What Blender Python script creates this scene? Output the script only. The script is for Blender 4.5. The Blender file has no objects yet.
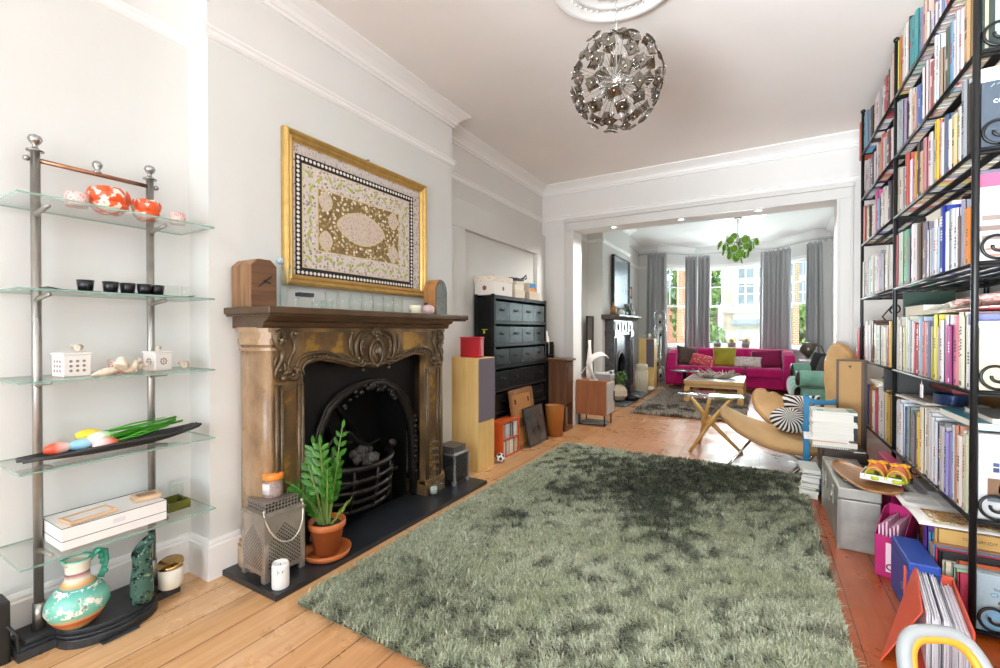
import bpy, bmesh, math, random
import numpy as np
from math import sin, cos, pi, radians, sqrt
from mathutils import Vector, Matrix, Euler, noise as mnoise
SC = bpy.context.scene
COL = SC.collection
random.seed(7)

# ------------------------------------------------------------------ helpers
def lin(c):
    return c / 12.92 if c <= 0.04045 else ((c + 0.055) / 1.055) ** 2.4

def hx(s):
    if isinstance(s, str):
        s = s.lstrip('#')
        return tuple(lin(int(s[i:i + 2], 16) / 255) for i in (0, 2, 4))
    return tuple(s)

class M:
    """collects shapes, then links them as one mesh object"""
    def __init__(s):
        s.v = []; s.f = []; s.m = []; s.s = []
    def add(s, vs, fs, m=0, sm=False, T=None):
        b = len(s.v)
        if T is not None:
            vs = [tuple(T @ Vector(p)) for p in vs]
        s.v += [tuple(p) for p in vs]
        for f in fs:
            s.f.append([i + b for i in f]); s.m.append(m); s.s.append(sm)
        return s
    def box(s, x0, x1, y0, y1, z0, z1, m=0, T=None):
        vs = [(x0, y0, z0), (x1, y0, z0), (x1, y1, z0), (x0, y1, z0), (x0, y0, z1), (x1, y0, z1), (x1, y1, z1), (x0, y1, z1)]
        return s.add(vs, [(0, 3, 2, 1), (4, 5, 6, 7), (0, 1, 5, 4), (1, 2, 6, 5), (2, 3, 7, 6), (3, 0, 4, 7)], m, False, T)
    def cbox(s, c, d, m=0, T=None):
        return s.box(c[0] - d[0] / 2, c[0] + d[0] / 2, c[1] - d[1] / 2, c[1] + d[1] / 2, c[2] - d[2] / 2, c[2] + d[2] / 2, m, T)
    def tube(s, pts, r, n=8, m=0, closed=False, caps=True, sm=True, flat=1.0):
        P = [Vector(p) for p in pts]; k = len(P)
        R = [r] * k if isinstance(r, (int, float)) else list(r)
        vs = []; up = None
        for i in range(k):
            if closed: t = P[(i + 1) % k] - P[i - 1]
            else: t = P[min(i + 1, k - 1)] - P[max(i - 1, 0)]
            if t.length < 1e-9: t = Vector((0, 0, 1))
            t.normalize()
            if up is None:
                a = Vector((0, 0, 1)) if abs(t.z) < .9 else Vector((1, 0, 0))
                up = (a - t * a.dot(t)).normalized()
            else:
                up = up - t * up.dot(t)
                if up.length < 1e-6:
                    a = Vector((1, 0, 0)); up = a - t * a.dot(t)
                up.normalize()
            sd = t.cross(up)
            for j in range(n):
                a = 2 * pi * j / n
                vs.append(P[i] + (sd * cos(a) + up * sin(a) * flat) * R[i])
        fs = []
        for i in range(k if closed else k - 1):
            for j in range(n):
                a = i * n + j; b = i * n + (j + 1) % n
                c = ((i + 1) % k) * n + (j + 1) % n; d = ((i + 1) % k) * n + j
                fs.append((a, b, c, d))
        s.add(vs, fs, m, sm)
        if caps and not closed:
            s.f.append(list(range(len(s.v) - k * n, len(s.v) - k * n + n))[::-1]); s.m.append(m); s.s.append(False)
            s.f.append(list(range(len(s.v) - n, len(s.v)))); s.m.append(m); s.s.append(False)
        return s
    def cyl(s, p0, p1, r0, r1=None, n=16, m=0, caps=True, sm=True):
        return s.tube([p0, p1], [r0, r0 if r1 is None else r1], n, m, False, caps, sm)
    def lathe(s, prof, c=(0, 0, 0), n=24, m=0, sm=True, T=None, arc=None, close=True):
        vs = []; fs = []; k = len(prof)
        a0, a1 = arc if arc else (0, 2 * pi)
        nn = n if not arc else n + 1
        for j in range(nn):
            a = a0 + (a1 - a0) * j / n
            for r, z in prof:
                vs.append((c[0] + r * cos(a), c[1] + r * sin(a), c[2] + z))
        for j in range(n):
            j2 = (j + 1) % n if not arc else j + 1
            for i in range(k - 1):
                fs.append((j * k + i, j2 * k + i, j2 * k + i + 1, j * k + i + 1))
        return s.add(vs, fs, m, sm, T)
    def sphere(s, c, r, nu=16, nv=10, m=0, sm=True, T=None):
        rx, ry, rz = (r, r, r) if isinstance(r, (int, float)) else r
        vs = [(c[0], c[1], c[2] - rz)]; fs = []
        for i in range(1, nv):
            t = -pi / 2 + pi * i / nv
            for j in range(nu):
                a = 2 * pi * j / nu
                vs.append((c[0] + rx * cos(t) * cos(a), c[1] + ry * cos(t) * sin(a), c[2] + rz * sin(t)))
        vs.append((c[0], c[1], c[2] + rz)); L = len(vs) - 1
        for j in range(nu):
            fs.append((0, 1 + (j + 1) % nu, 1 + j))
            fs.append((L, L - nu + j, L - nu + (j + 1) % nu))
        for i in range(nv - 2):
            for j in range(nu):
                a = 1 + i * nu + j; b = 1 + i * nu + (j + 1) % nu
                fs.append((a, b, b + nu, a + nu))
        return s.add(vs, fs, m, sm, T)
    def prism(s, poly, axis, a, b, m=0, sm=False, T=None):
        """poly: 2D points on the two other axes (in x,y,z order), extruded along axis from a to b"""
        n = len(poly)
        def mk(p, t):
            if axis == 'x': return (t, p[0], p[1])
            if axis == 'y': return (p[0], t, p[1])
            return (p[0], p[1], t)
        vs = [mk(p, a) for p in poly] + [mk(p, b) for p in poly]
        s.add(vs, [list(range(n))[::-1], list(range(n, 2 * n))], m, False, T)
        bs = len(s.v) - 2 * n
        for i in range(n):
            j = (i + 1) % n
            s.f.append([bs + i, bs + j, bs + n + j, bs + n + i]); s.m.append(m); s.s.append(sm)
        return s
    def grid(s, fn, nu, nv, m=0, sm=True, wrapu=False):
        vs = [fn(i / nu, j / nv) for j in range(nv + 1) for i in range(nu + (0 if wrapu else 1))]
        w = nu if wrapu else nu + 1; fs = []
        for j in range(nv):
            for i in range(nu):
                i2 = (i + 1) % w
                fs.append((j * w + i, j * w + i2, (j + 1) * w + i2, (j + 1) * w + i))
        return s.add(vs, fs, m, sm)
    def xf(s, T):
        s.v = [tuple(T @ Vector(p)) for p in s.v]; return s
    def build(s, name, mats, parent=None, bevel=0, sub=0, solid=0, loc=None, rot=None, seg=2, fix=True, soff=0.0):
        me = bpy.data.meshes.new(name)
        me.from_pydata(s.v, [], s.f)
        me.polygons.foreach_set('material_index', s.m)
        me.polygons.foreach_set('use_smooth', s.s)
        if not isinstance(mats, (list, tuple)): mats = [mats]
        for q in mats: me.materials.append(q)
        if fix:
            b = bmesh.new(); b.from_mesh(me)
            bmesh.ops.recalc_face_normals(b, faces=b.faces); b.to_mesh(me); b.free()
        o = bpy.data.objects.new(name, me); COL.objects.link(o)
        if parent is not None: o.parent = parent
        if loc is not None: o.location = loc
        if rot is not None: o.rotation_euler = rot
        if solid:
            md = o.modifiers.new('thickness', 'SOLIDIFY'); md.thickness = solid; md.offset = soff
        if bevel:
            md = o.modifiers.new('bevel', 'BEVEL'); md.width = bevel; md.segments = seg; md.limit_method = 'ANGLE'; md.angle_limit = radians(35)
        if sub:
            md = o.modifiers.new('smooth', 'SUBSURF'); md.levels = sub; md.render_levels = sub
        return o

def tag(o, label, cat, group=None):
    o['label'] = label; o['category'] = cat
    if group: o['group'] = group
    return o

def thing(name, label, cat, loc=(0, 0, 0), rz=0, group=None):
    o = bpy.data.objects.new(name, None); COL.objects.link(o)
    o.location = loc; o.rotation_euler = (0, 0, rz); o.empty_display_size = .05
    return tag(o, label, cat, group)

def struct(o):
    o['kind'] = 'structure'; return o

def dup(o, parent=None):
    c = o.copy(); COL.objects.link(c)
    if parent is not None: c.parent = parent
    for ch in list(o.children): dup(ch, c)
    return c

def relabel(o, label, loc=None, rz=None, group=None):
    o['label'] = label
    if loc is not None: o.location = loc
    if rz is not None: o.rotation_euler = (0, 0, rz)
    if group: o['group'] = group
    return o

def text_obj(body, size, name, mat, loc, rot, parent=None, depth=0.0006, align='CENTER', bold=0.0):
    cu = bpy.data.curves.new(name, 'FONT'); cu.body = body; cu.size = size; cu.extrude = depth
    cu.align_x = align; cu.align_y = 'CENTER'; cu.offset = bold
    t = bpy.data.objects.new(name, cu); COL.objects.link(t)
    dg = bpy.context.evaluated_depsgraph_get(); dg.update()
    me = bpy.data.meshes.new_from_object(t.evaluated_get(dg))
    bpy.data.objects.remove(t)
    me.materials.clear(); me.materials.append(mat)
    o = bpy.data.objects.new(name, me); COL.objects.link(o)
    o.location = loc; o.rotation_euler = rot
    if parent is not None: o.parent = parent
    return o

def rotz(a): return Matrix.Rotation(a, 4, 'Z')
def TR(x, y, z): return Matrix.Translation((x, y, z))

# ------------------------------------------------------------------ materials
class NT:
    def __init__(s, name):
        s.mat = bpy.data.materials.new(name); s.mat.use_nodes = True
        s.t = s.mat.node_tree; s.t.nodes.clear()
        s.out = s.n('ShaderNodeOutputMaterial')
    def n(s, typ, **kw):
        d = s.t.nodes.new(typ)
        for k, v in kw.items(): setattr(d, k, v)
        return d
    def l(s, a, b): s.t.links.new(a, b)
    def val(s, sock, v):
        if hasattr(v, 'is_linked') or isinstance(v, bpy.types.NodeSocket): s.l(v, sock)
        else: sock.default_value = v
    def math(s, op, a, b=None, c=None, clamp=False):
        d = s.n('ShaderNodeMath', operation=op); d.use_clamp = clamp
        s.val(d.inputs[0], a)
        if b is not None: s.val(d.inputs[1], b)
        if c is not None: s.val(d.inputs[2], c)
        return d.outputs[0]
    def mix(s, f, a, b):
        d = s.n('ShaderNodeMix', data_type='RGBA')
        s.val(d.inputs[0], f)
        for i, c in ((6, a), (7, b)):
            if isinstance(c, bpy.types.NodeSocket): s.l(c, d.inputs[i])
            else: d.inputs[i].default_value = (*hx(c), 1)
        return d.outputs[2]
    def co(s, scale=(1, 1, 1), kind='Object'):
        tc = s.n('ShaderNodeTexCoord'); mp = s.n('ShaderNodeMapping')
        mp.inputs['Scale'].default_value = scale
        s.l(tc.outputs[kind], mp.inputs[0]); return mp.outputs[0]
    def noise(s, vec, scale, detail=4, rough=.55, out=0):
        d = s.n('ShaderNodeTexNoise'); d.inputs['Scale'].default_value = scale
        d.inputs['Detail'].default_value = detail; d.inputs['Roughness'].default_value = rough
        if vec is not None: s.l(vec, d.inputs['Vector'])
        return d.outputs[out]
    def ramp(s, f, stops, interp='LINEAR'):
        d = s.n('ShaderNodeValToRGB'); d.color_ramp.interpolation = interp
        e = d.color_ramp.elements
        while len(e) < len(stops): e.new(.5)
        for i, (p, c) in enumerate(stops):
            e[i].position = p; e[i].color = (*hx(c), 1)
        s.l(f, d.inputs[0]); return d.outputs[0]
    def step(s, f, a, b):
        d = s.n('ShaderNodeMapRange'); d.clamp = True
        s.val(d.inputs[0], f); d.inputs[1].default_value = a; d.inputs[2].default_value = b
        return d.outputs[0]
    def bsdf(s, color, rough=.5, metal=0, bump=None, bstr=.3, bdist=.01, spec=.5, **kw):
        d = s.n('ShaderNodeBsdfPrincipled')
        if isinstance(color, bpy.types.NodeSocket): s.l(color, d.inputs['Base Color'])
        else: d.inputs['Base Color'].default_value = (*hx(color), 1)
        s.val(d.inputs['Roughness'], rough); s.val(d.inputs['Metallic'], metal)
        d.inputs['Specular IOR Level'].default_value = spec
        for k, v in kw.items():
            q = d.inputs[k.replace('_', ' ')]
            if isinstance(v, str): q.default_value = (*hx(v), 1)
            else: s.val(q, v)
        if bump is not None:
            b = s.n('ShaderNodeBump'); b.inputs['Strength'].default_value = bstr; b.inputs['Distance'].default_value = bdist
            s.l(bump, b.inputs['Height']); s.l(b.outputs[0], d.inputs['Normal'])
        s.l(d.outputs[0], s.out.inputs[0]); s.d = d
        return s.mat

_cache = {}
def P(color, rough=.5, metal=0, var=0.0, vscale=30, bump=0, bscale=80, spec=.5, bdist=.004, **kw):
    """plain procedural surface: base colour with a little mottling and bump"""
    key = (color, rough, metal, var, vscale, bump, bscale, spec, bdist, tuple(sorted(kw.items())))
    if key in _cache: return _cache[key]
    n = NT('surface_%s' % (color if isinstance(color, str) else 'rgb'))
    col = color; v = n.co()
    if var:
        f = n.noise(v, vscale)
        a = hx(color); k = 1 - var
        dark = tuple(x * (1 - var) for x in a); lite = tuple(min(1, x * (1 + var)) for x in a)
        col = n.mix(n.step(f, .3, .7), dark, lite)
    bm = n.noise(v, bscale, 6) if bump else None
    m = n.bsdf(col, rough, metal, bm, bump or .3, bdist, spec, **kw)
    _cache[key] = m
    return m

def glass(name, tint='ffffff', refl=.08, alpha=.06, rough=0.0, edge=None):
    """thin clear glass: mostly transmits, a little mirror reflection stronger at grazing angles"""
    n = NT(name)
    tr = n.n('ShaderNodeBsdfTransparent'); tr.inputs[0].default_value = (*hx(tint), 1)
    gl = n.n('ShaderNodeBsdfGlossy'); gl.inputs['Roughness'].default_value = rough
    gl.inputs[0].default_value = (1, 1, 1, 1)
    lw = n.n('ShaderNodeLayerWeight'); lw.inputs[0].default_value = .5
    f = n.math('MULTIPLY_ADD', n.math('POWER', lw.outputs['Facing'], 4), .55, alpha * .1, clamp=True)
    mx = n.n('ShaderNodeMixShader'); n.l(f, mx.inputs[0]); n.l(tr.outputs[0], mx.inputs[1]); n.l(gl.outputs[0], mx.inputs[2])
    n.l(mx.outputs[0], n.out.inputs[0])
    return n.mat
# ------------------------------------------------------------------ room materials
def wall_mat(name, col, var=.03):
    n = NT(name); v = n.co()
    f = n.noise(v, 1.2, 3); g = n.noise(v, 90, 5)
    a = hx(col)
    c = n.mix(n.step(f, .3, .7), tuple(x * (1 - var) for x in a), tuple(min(1, x * (1 + var)) for x in a))
    return n.bsdf(c, .75, 0, g, .08, .002, .3)
WALL = wall_mat('wall_paint', 'd5d6d2')
WALLB = wall_mat('white_frieze_paint', 'dfdedb')
CEIL = wall_mat('ceiling_paint', 'f0ebe7')
CEIL2 = wall_mat('front_ceiling_paint', 'f0efee')
TRIM = P('edecea', .45, bump=.03, bscale=40)
def floor_mat():
    n = NT('pine_boards')
    tc = n.n('ShaderNodeTexCoord'); sp = n.n('ShaderNodeSeparateXYZ'); n.l(tc.outputs['Object'], sp.inputs[0])
    W = .168
    xs = n.math('DIVIDE', sp.outputs[0], W); pid = n.math('FLOOR', xs); fx = n.math('SUBTRACT', xs, pid)
    wn = n.n('ShaderNodeTexWhiteNoise', noise_dimensions='1D'); n.l(pid, wn.inputs['W'])
    # board joints along the length
    yy = n.math('MULTIPLY_ADD', wn.outputs[0], 7.3, sp.outputs[1]); ys = n.math('DIVIDE', yy, 3.4)
    yid = n.math('FLOOR', ys); fy = n.math('SUBTRACT', ys, yid)
    cmb = n.n('ShaderNodeCombineXYZ'); n.l(pid, cmb.inputs[0]); n.l(yid, cmb.inputs[1])
    wn2 = n.n('ShaderNodeTexWhiteNoise', noise_dimensions='3D'); n.l(cmb.outputs[0], wn2.inputs['Vector'])
    off = n.n('ShaderNodeVectorMath', operation='MULTIPLY_ADD'); n.l(wn2.outputs['Color'], off.inputs[0])
    off.inputs[1].default_value = (20, 20, 20); n.l(tc.outputs['Object'], off.inputs[2])
    mp = n.n('ShaderNodeMapping'); mp.inputs['Scale'].default_value = (26, 1.3, 1); n.l(off.outputs[0], mp.inputs[0])
    g = n.noise(mp.outputs[0], 1.6, 6, .65)
    mp2 = n.n('ShaderNodeMapping'); mp2.inputs['Scale'].default_value = (5, 1.0, 1); n.l(off.outputs[0], mp2.inputs[0])
    knot = n.noise(mp2.outputs[0], 1.0, 3)
    base = n.ramp(g, [(.3, 'b58350'), (.5, 'cfa070'), (.7, 'dfb88c')])
    tint = n.ramp(wn2.outputs[0], [(0, 'b98a58'), (.5, 'd6ab7c'), (1, 'e2bf98')])
    c = n.mix(.45, base, tint)
    # redder varnish on the right, plus bright light left and shade right painted in
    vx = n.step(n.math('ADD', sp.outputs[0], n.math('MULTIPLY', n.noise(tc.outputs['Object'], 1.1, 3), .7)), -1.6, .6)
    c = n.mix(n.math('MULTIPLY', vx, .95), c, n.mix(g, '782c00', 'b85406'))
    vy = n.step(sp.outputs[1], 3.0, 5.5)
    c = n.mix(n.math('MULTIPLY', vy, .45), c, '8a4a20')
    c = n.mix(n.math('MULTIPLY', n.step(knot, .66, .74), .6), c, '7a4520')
    gap = n.math('MAXIMUM', n.math('LESS_THAN', fx, .022), n.math('LESS_THAN', fy, .0016))
    c = n.mix(gap, c, '2c170b')
    wear = n.noise(tc.outputs['Object'], 2.3, 6, .7)
    rough = n.math('MULTIPLY_ADD', n.step(wear, .4, .68), .3, .24)
    return n.bsdf(c, rough, 0, n.math('SUBTRACT', n.math('MULTIPLY', g, .15), gap), .5, .004, .5)
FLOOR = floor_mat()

ZC = 3.05          # ceiling of the near room
ZF = 3.16          # ceiling of the front room
XW = -2.47; XR = 1.16; XB = -2.29; YF = 5.35; YBK = -2.1

def S(name, m, mat, **k): return struct(m.build(name, mat, **k))

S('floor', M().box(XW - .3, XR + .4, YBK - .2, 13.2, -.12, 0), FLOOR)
S('ceiling', M().box(XW - .2, XR + .2, YBK - .1, YF + .3, ZC, ZC + .15), CEIL)
S('ceiling_front', M().box(XW - .2, XR + .5, YF + .3, 13.2, ZF, ZF + .15), CEIL2)
# left wall with the recesses, chimney breast with fire opening
S('wall_left', M().box(XW - .2, XW, YBK, YF + .35, 0, ZC), WALL)
cb = M()
cb.box(XW, XB, 1.16, 1.56, 0, ZC); cb.box(XW, XB, 2.44, 3.12, 0, ZC); cb.box(XW, XB, 1.56, 2.44, 1.0, ZC)
S('wall_chimney', cb, WALL)
# right wall
S('wall_right', M().box(XR, XR + .2, YBK, YF + .35, 0, ZC), WALL)
# wall between the two rooms with the wide opening
wm = M()
wm.box(XW, -2.04, YF, YF + .3, 0, ZC); wm.box(.645, XR, YF, YF + .3, 0, ZC); wm.box(-2.04, .645, YF, YF + .3, 2.46, ZF + .05)
S('wall_opening', wm, WALLB)
# architrave round the opening
def archi():
    m = M()
    for (x0, x1) in ((-2.14, -2.035), (.64, .745)):
        m.box(x0, x1, YF - .022, YF, 0, 2.46)
        xi = x1 if x0 < 0 else x0
        m.box(xi - .012, xi + .012, YF - .034, YF, 0, 2.455)
        xo = x0 if x0 < 0 else x1
        m.box(xo - .012, xo + .012, YF - .034, YF, 0, 2.555)
    m.box(-2.14, .745, YF - .022, YF, 2.455, 2.555)
    m.box(-2.14, .745, YF - .034, YF, 2.45, 2.472)
    m.box(-2.16, .765, YF - .045, YF, 2.555, 2.585)
    m.box(-2.15, .755, YF - .034, YF, 2.585, 2.605)
    return m
S('trim_opening', archi(), P('d3d2ce', .45), bevel=.004)
# recess frame on the left wall beyond the breast (blind arch panel)
rm = M()
rm.box(XW, XW + .05, 3.12, 3.52, 0, 2.16); rm.box(XW, XW + .05, 5.1, YF, 0, 2.16); rm.box(XW, XW + .0499, 3.12, YF, 2.16, 2.42)
S('trim_recess_left', rm, WALL, bevel=.006)
# cornices: profile in (distance from wall, drop from ceiling)
CP = [(0, 0), (.12, 0), (.12, -.012), (.105, -.02), (.09, -.03), (.06, -.05), (.038, -.072), (.03, -.095), (.018, -.1), (.018, -.118), (0, -.12)]
CPs = [(a * .8, b * .75) for a, b in CP]
def sweep(m, path, z, prof, closed=False):
    """sweep a moulding profile (out from wall, height) along wall points; the room lies to the right of travel; corners mitred"""
    n = len(path); k = len(prof); vs = []
    dirs = [(Vector(path[i + 1]) - Vector(path[i])).normalized() for i in range(n - 1)]
    nr = [Vector((d.y, -d.x)) for d in dirs]
    for i, p in enumerate(path):
        if i == 0: o = nr[0]
        elif i == n - 1: o = nr[-1]
        else:
            o = (nr[i - 1] + nr[i]); o = o / (o.length_squared / 2)
        for d, h in prof: vs.append((p[0] + o.x * d, p[1] + o.y * d, z + h))
    fs = []
    for i in range(n - 1):
        for j in range(k):
            j2 = (j + 1) % k
            fs.append([i * k + j, i * k + j2, (i + 1) * k + j2, (i + 1) * k + j])
    fs += [list(range(k)), list(range((n - 1) * k, n * k))[::-1]]
    m.add(vs, fs)
PATH = [(XW, YBK), (XW, 1.16), (XB, 1.16), (XB, 3.12), (XW, 3.12), (XW, YF), (XR, YF), (XR, YBK)]
m = M(); sweep(m, PATH, ZC, CP); S('trim_cornice', m, TRIM)
RP = [(0, .028), (.018, .03), (.03, .022), (.03, .012), (.02, .004), (.02, -.012), (.01, -.022), (0, -.026)]
m = M(); sweep(m, PATH, 2.63, RP); S('trim_picture_rail', m, TRIM)
# painted frieze above the rail on the near recess and breast
m = M()
m.box(XW, XW + .003, YBK, 1.16, 2.655, ZC - .1); m.box(XB, XB + .003, 1.16, 3.12, 2.655, ZC - .1); m.box(XW, XB + .003, 1.157, 1.16, 2.655, ZC - .1)
m.box(XW, XW + .003, 3.12, YF, 2.655, ZC - .1); m.box(XW, XB, 3.12, 3.123, 2.655, ZC - .1)
S('wall_frieze', m, WALLB)
SP = [(0, .19), (.008, .19), (.014, .175), (.014, .165), (.02, .158), (.02, 0), (0, 0)]
def skirt(name, paths):
    m = M()
    for p in paths: sweep(m, p, 0, SP)
    S(name, m, TRIM)
skirt('baseboard_left', [[(XW, YBK), (XW, 1.16), (XB, 1.16), (XB, 1.30)], [(XB, 2.7), (XB, 3.12), (XW, 3.12), (XW, YF), (-2.14, YF)]])
skirt('baseboard_right', [[(.745, YF), (XR, YF), (XR, YBK)]])

# ------------------------------------------------------------------ ceiling roses
def rose(name, label, loc, R):
    t = thing(name, label, 'ceiling rose', loc)
    m = M()
    prof = [(0, -.04), (.05 * R, -.05), (.1 * R, -.045), (.16 * R, -.03), (.2 * R, -.02), (.55 * R, -.016), (.62 * R, -.03), (.66 * R, -.036), (.7 * R, -.028), (.74 * R, -.018), (.8 * R, -.02), (.86 * R, -.04), (.92 * R, -.046), (.97 * R, -.034), (R, -.012), (R * 1.02, 0)]
    m.lathe(prof, n=64); m.build('moulded_ring', TRIM, t)
    lf = M()
    for k in range(8):
        a = 2 * pi * k / 8
        for dd, w, L0, L1, zz in ((0, .085, .2, .54, .034), (pi / 8, .05, .28, .56, .028)):
            d = Vector((cos(a + dd), sin(a + dd), 0)); sd = Vector((-d.y, d.x, 0))
            def fn(u, v):
                rr = (L0 + (L1 - L0) * v) * R
                ww = w * 2 * R * sin(pi * min(1, v * .9 + .08)) ** .7 * (1 + .22 * cos(v * 5 * 2 * pi))
                p = d * rr + sd * ww * (u - .5) * 2
                return (p.x, p.y, -.018 - zz * (1 - (2 * u - 1) ** 2) * .6 * sin(pi * (v * .8 + .1)))
            lf.grid(fn, 6, 14)
    lf.build('leaf_relief', TRIM, t)
    b0 = None
    for k in range(48):
        a = 2 * pi * k / 48
        if b0 is None: b0 = M().sphere((0, 0, 0), .02 * R, 8, 5).build('bead', TRIM, t); c = b0
        else: c = dup(b0, t)
        c.location = (cos(a) * .77 * R, sin(a) * .77 * R, -.02)
    return t
rose('ceiling_rose', 'large white plaster ceiling rose above the smoked glass globe light', (-.645, 2.30, ZC), .36)
rose('ceiling_rose', 'white plaster ceiling rose above the green disc chandelier', (-.33, 8.55, ZF), .47)
# rear wall behind the camera, with an unseen wide window added for daylight
m = M()
m.box(XW, -2.05, YBK - .2, YBK, 0, ZC); m.box(.85, XR, YBK - .2, YBK, 0, ZC); m.box(-2.05, .85, YBK - .2, YBK, 2.75, ZC); m.box(-2.05, .85, YBK - .2, YBK, 0, .35)
S('wall_back', m, WALLB)
m = M()
for x in (-2.05, -1.11, -.15, .79): m.box(x, x + .06, YBK - .14, YBK - .06, .35, 2.75)
for z in (.35, 1.5, 2.69): m.box(-2.05, .85, YBK - .14, YBK - .06, z, z + .06)
S('window_4', m, P('f2f1ee', .35), bevel=.004)
# ------------------------------------------------------------------ front room shell
XL2 = -2.47; XR2 = 1.2; YB2 = 10.75
m = M(); m.box(XL2 - .2, XL2, YF + .35, YB2 + .2, 0, ZF); S('wall_front_left', m, WALL)
m = M(); m.box(XL2, -2.22, 7.15, 7.46, 0, ZF); m.box(XL2, -2.22, 8.34, 8.85, 0, ZF); m.box(XL2, -2.22, 7.46, 8.34, .95, ZF); S('wall_front_chimney', m, WALL)
m = M(); m.box(XR2, XR2 + .2, YF + .3, YB2 + .2, 0, ZF); S('wall_front_right', m, WALLB)
BAY = [(-2.05, YB2), (-1.38, 11.62), (.30, 11.62), (.97, YB2)]
m = M(); m.box(XL2, -2.05, YB2, YB2 + .12, 0, ZF); m.box(.97, XR2, YB2, YB2 + .12, 0, ZF)
m.box(-1.38, .30, 11.62, 11.74, 0, .78); m.box(-1.38, .30, 11.62, 11.74, 2.74, ZF)
def side(p, q, z0, z1):
    d = (Vector(q) - Vector(p)).normalized(); n_ = Vector((-d.y, d.x)) * .12
    m.prism([p, q, (q[0] + n_.x, q[1] + n_.y), (p[0] + n_.x, p[1] + n_.y)], 'z', z0, z1)
for a, b in ((BAY[0], BAY[1]), (BAY[2], BAY[3])):
    side(a, b, 0, .78); side(a, b, 2.74, ZF)
S('wall_front_bay', m, WALLB)
m = M(); sweep(m, [(XL2, YF + .3), (XL2, 7.15), (-2.22, 7.15), (-2.22, 8.85), (XL2, 8.85), (XL2, YB2), (-2.05, YB2)] + [BAY[1], BAY[2], BAY[3]] + [(XR2, YB2), (XR2, YF + .3)], ZF, CP)
S('trim_front_cornice', m, TRIM)
m = M(); sweep(m, [(XL2, YF + .3), (XL2, 7.15), (-2.22, 7.15), (-2.22, 8.85), (XL2, 8.85), (XL2, YB2), (-2.05, YB2)], 2.66, RP); S('trim_front_picture_rail', m, TRIM)
m = M(); sweep(m, [(XR2, YB2), (XR2, YF + .3)], 2.66, RP); S('trim_front_rail_right', m, TRIM)
m = M(); sweep(m, [(XL2, YF + .3), (XL2, 7.15), (-2.22, 7.15), (-2.22, 7.3)], 0, SP); sweep(m, [(-2.22, 8.7), (-2.22, 8.85), (XL2, 8.85), (XL2, YB2), (-2.05, YB2)] + BAY[1:] + [(XR2, YB2), (XR2, YF + .3)], 0, SP)
S('baseboard_front', m, TRIM)
PANE = glass('window_glass', 'f4faf8', alpha=.1)
SASH = P('f2f1ee', .35)
def window(name, p, q, cols):
    """two sash window between plan points p and q; glazing bars in the upper sash only"""
    d = Vector((q[0] - p[0], q[1] - p[1])); W = d.length; ang = math.atan2(d.y, d.x)
    T = TR(p[0], p[1], 0) @ rotz(ang)
    m = M(); z0, z1, zm = .78, 2.74, 1.77
    m.box(0, .07, .0, .11, z0, z1); m.box(W - .07, W, .0, .11, z0, z1); m.box(0, W, 0, .11, z1 - .07, z1)
    m.box(-.01, W + .01, -.09, .11, z0 - .005, z0 + .035)
    for (a, b, y) in ((zm - .02, z1 - .07, .06), (z0 + .035, zm + .02, .025)):
        m.box(.07, .115, y, y + .04, a, b); m.box(W - .115, W - .07, y, y + .04, a, b)
        m.box(.07, W - .07, y, y + .04, b - .045, b); m.box(.07, W - .07, y, y + .04, a, a + (.045 if y > .05 else .08))
    zq = (zm + z1 - .07) / 2
    for k in range(1, cols):
        x = .1 + (W - .2) * k / cols
        m.box(x - .011, x + .011, .065, .09, zm, z1 - .08)
    m.box(.1, W - .1, .065, .09, zq - .011, zq + .011)
    m.xf(T); o = S(name, m, SASH, bevel=.004)
    g = M(); g.box(.11, W - .11, .078, .080, zm, z1 - .1); g.box(.11, W - .11, .043, .045, z0 + .1, zm); g.xf(T)
    pn = g.build('pane', PANE, o)
    return o
window('window_1', (-1.38 + .02, 11.62), (.30 - .02, 11.62), 6)
window('window_2', (-2.05 + .05, YB2 + .07), (-1.38 - .03, 11.62 - .05), 3)
window('window_3', (.30 + .03, 11.62 - .05), (.97 - .05, YB2 + .07), 3)

# ------------------------------------------------------------------ outside the bay
BRICK = None
def brick_mat():
    n = NT('red_brick'); v = n.co((1, 1, 1))
    b = n.n('ShaderNodeTexBrick'); b.inputs['Scale'].default_value = 6
    sp = n.n('ShaderNodeSeparateXYZ'); n.l(v, sp.inputs[0]); cb = n.n('ShaderNodeCombineXYZ')
    n.l(n.math('ADD', sp.outputs[0], sp.outputs[1]), cb.inputs[0]); n.l(sp.outputs[2], cb.inputs[1]); n.l(cb.outputs[0], b.inputs[0])
    for i, c in enumerate(('b9623c', 'cf7d52', 'd8cfc4')): b.inputs[1 + i].default_value = (*hx(c), 1)
    return n.bsdf(b.outputs[0], .85)
BRICK = brick_mat()
t = thing('brick_pier', 'orange brick pier outside the left bay window', 'pier', (-1.80, 12.35, -.6))
m = M(); m.box(-.07, .08, 0, .3, 0, 4.2); m.build('shaft', BRICK, t)
m = M(); m.box(-.1, .11, -.03, .33, 4.2, 4.35); m.build('coping', P('d9d2c4', .8), t, bevel=.02)
t = thing('brick_pier', 'orange brick pier outside the right bay window', 'pier', (.73, 12.5, -.6))
m = M(); m.box(-.06, .05, 0, .3, 0, 4.2); m.build('shaft', BRICK, t)
m = M(); m.box(-.09, .08, -.03, .33, 4.2, 4.35); m.build('coping', P('d9d2c4', .8), t, bevel=.02)
S('ground_street', M().box(-30, 30, 12, 60, -1.0, -.6), P('a9a59e', .9, var=.1))
CREAM = P('efe6cc', .8, var=.03, vscale=2)
t = thing('rendered_house', 'cream rendered house across the street, seen through the centre window', 'house', (-1.5, 24, -.6))
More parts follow.
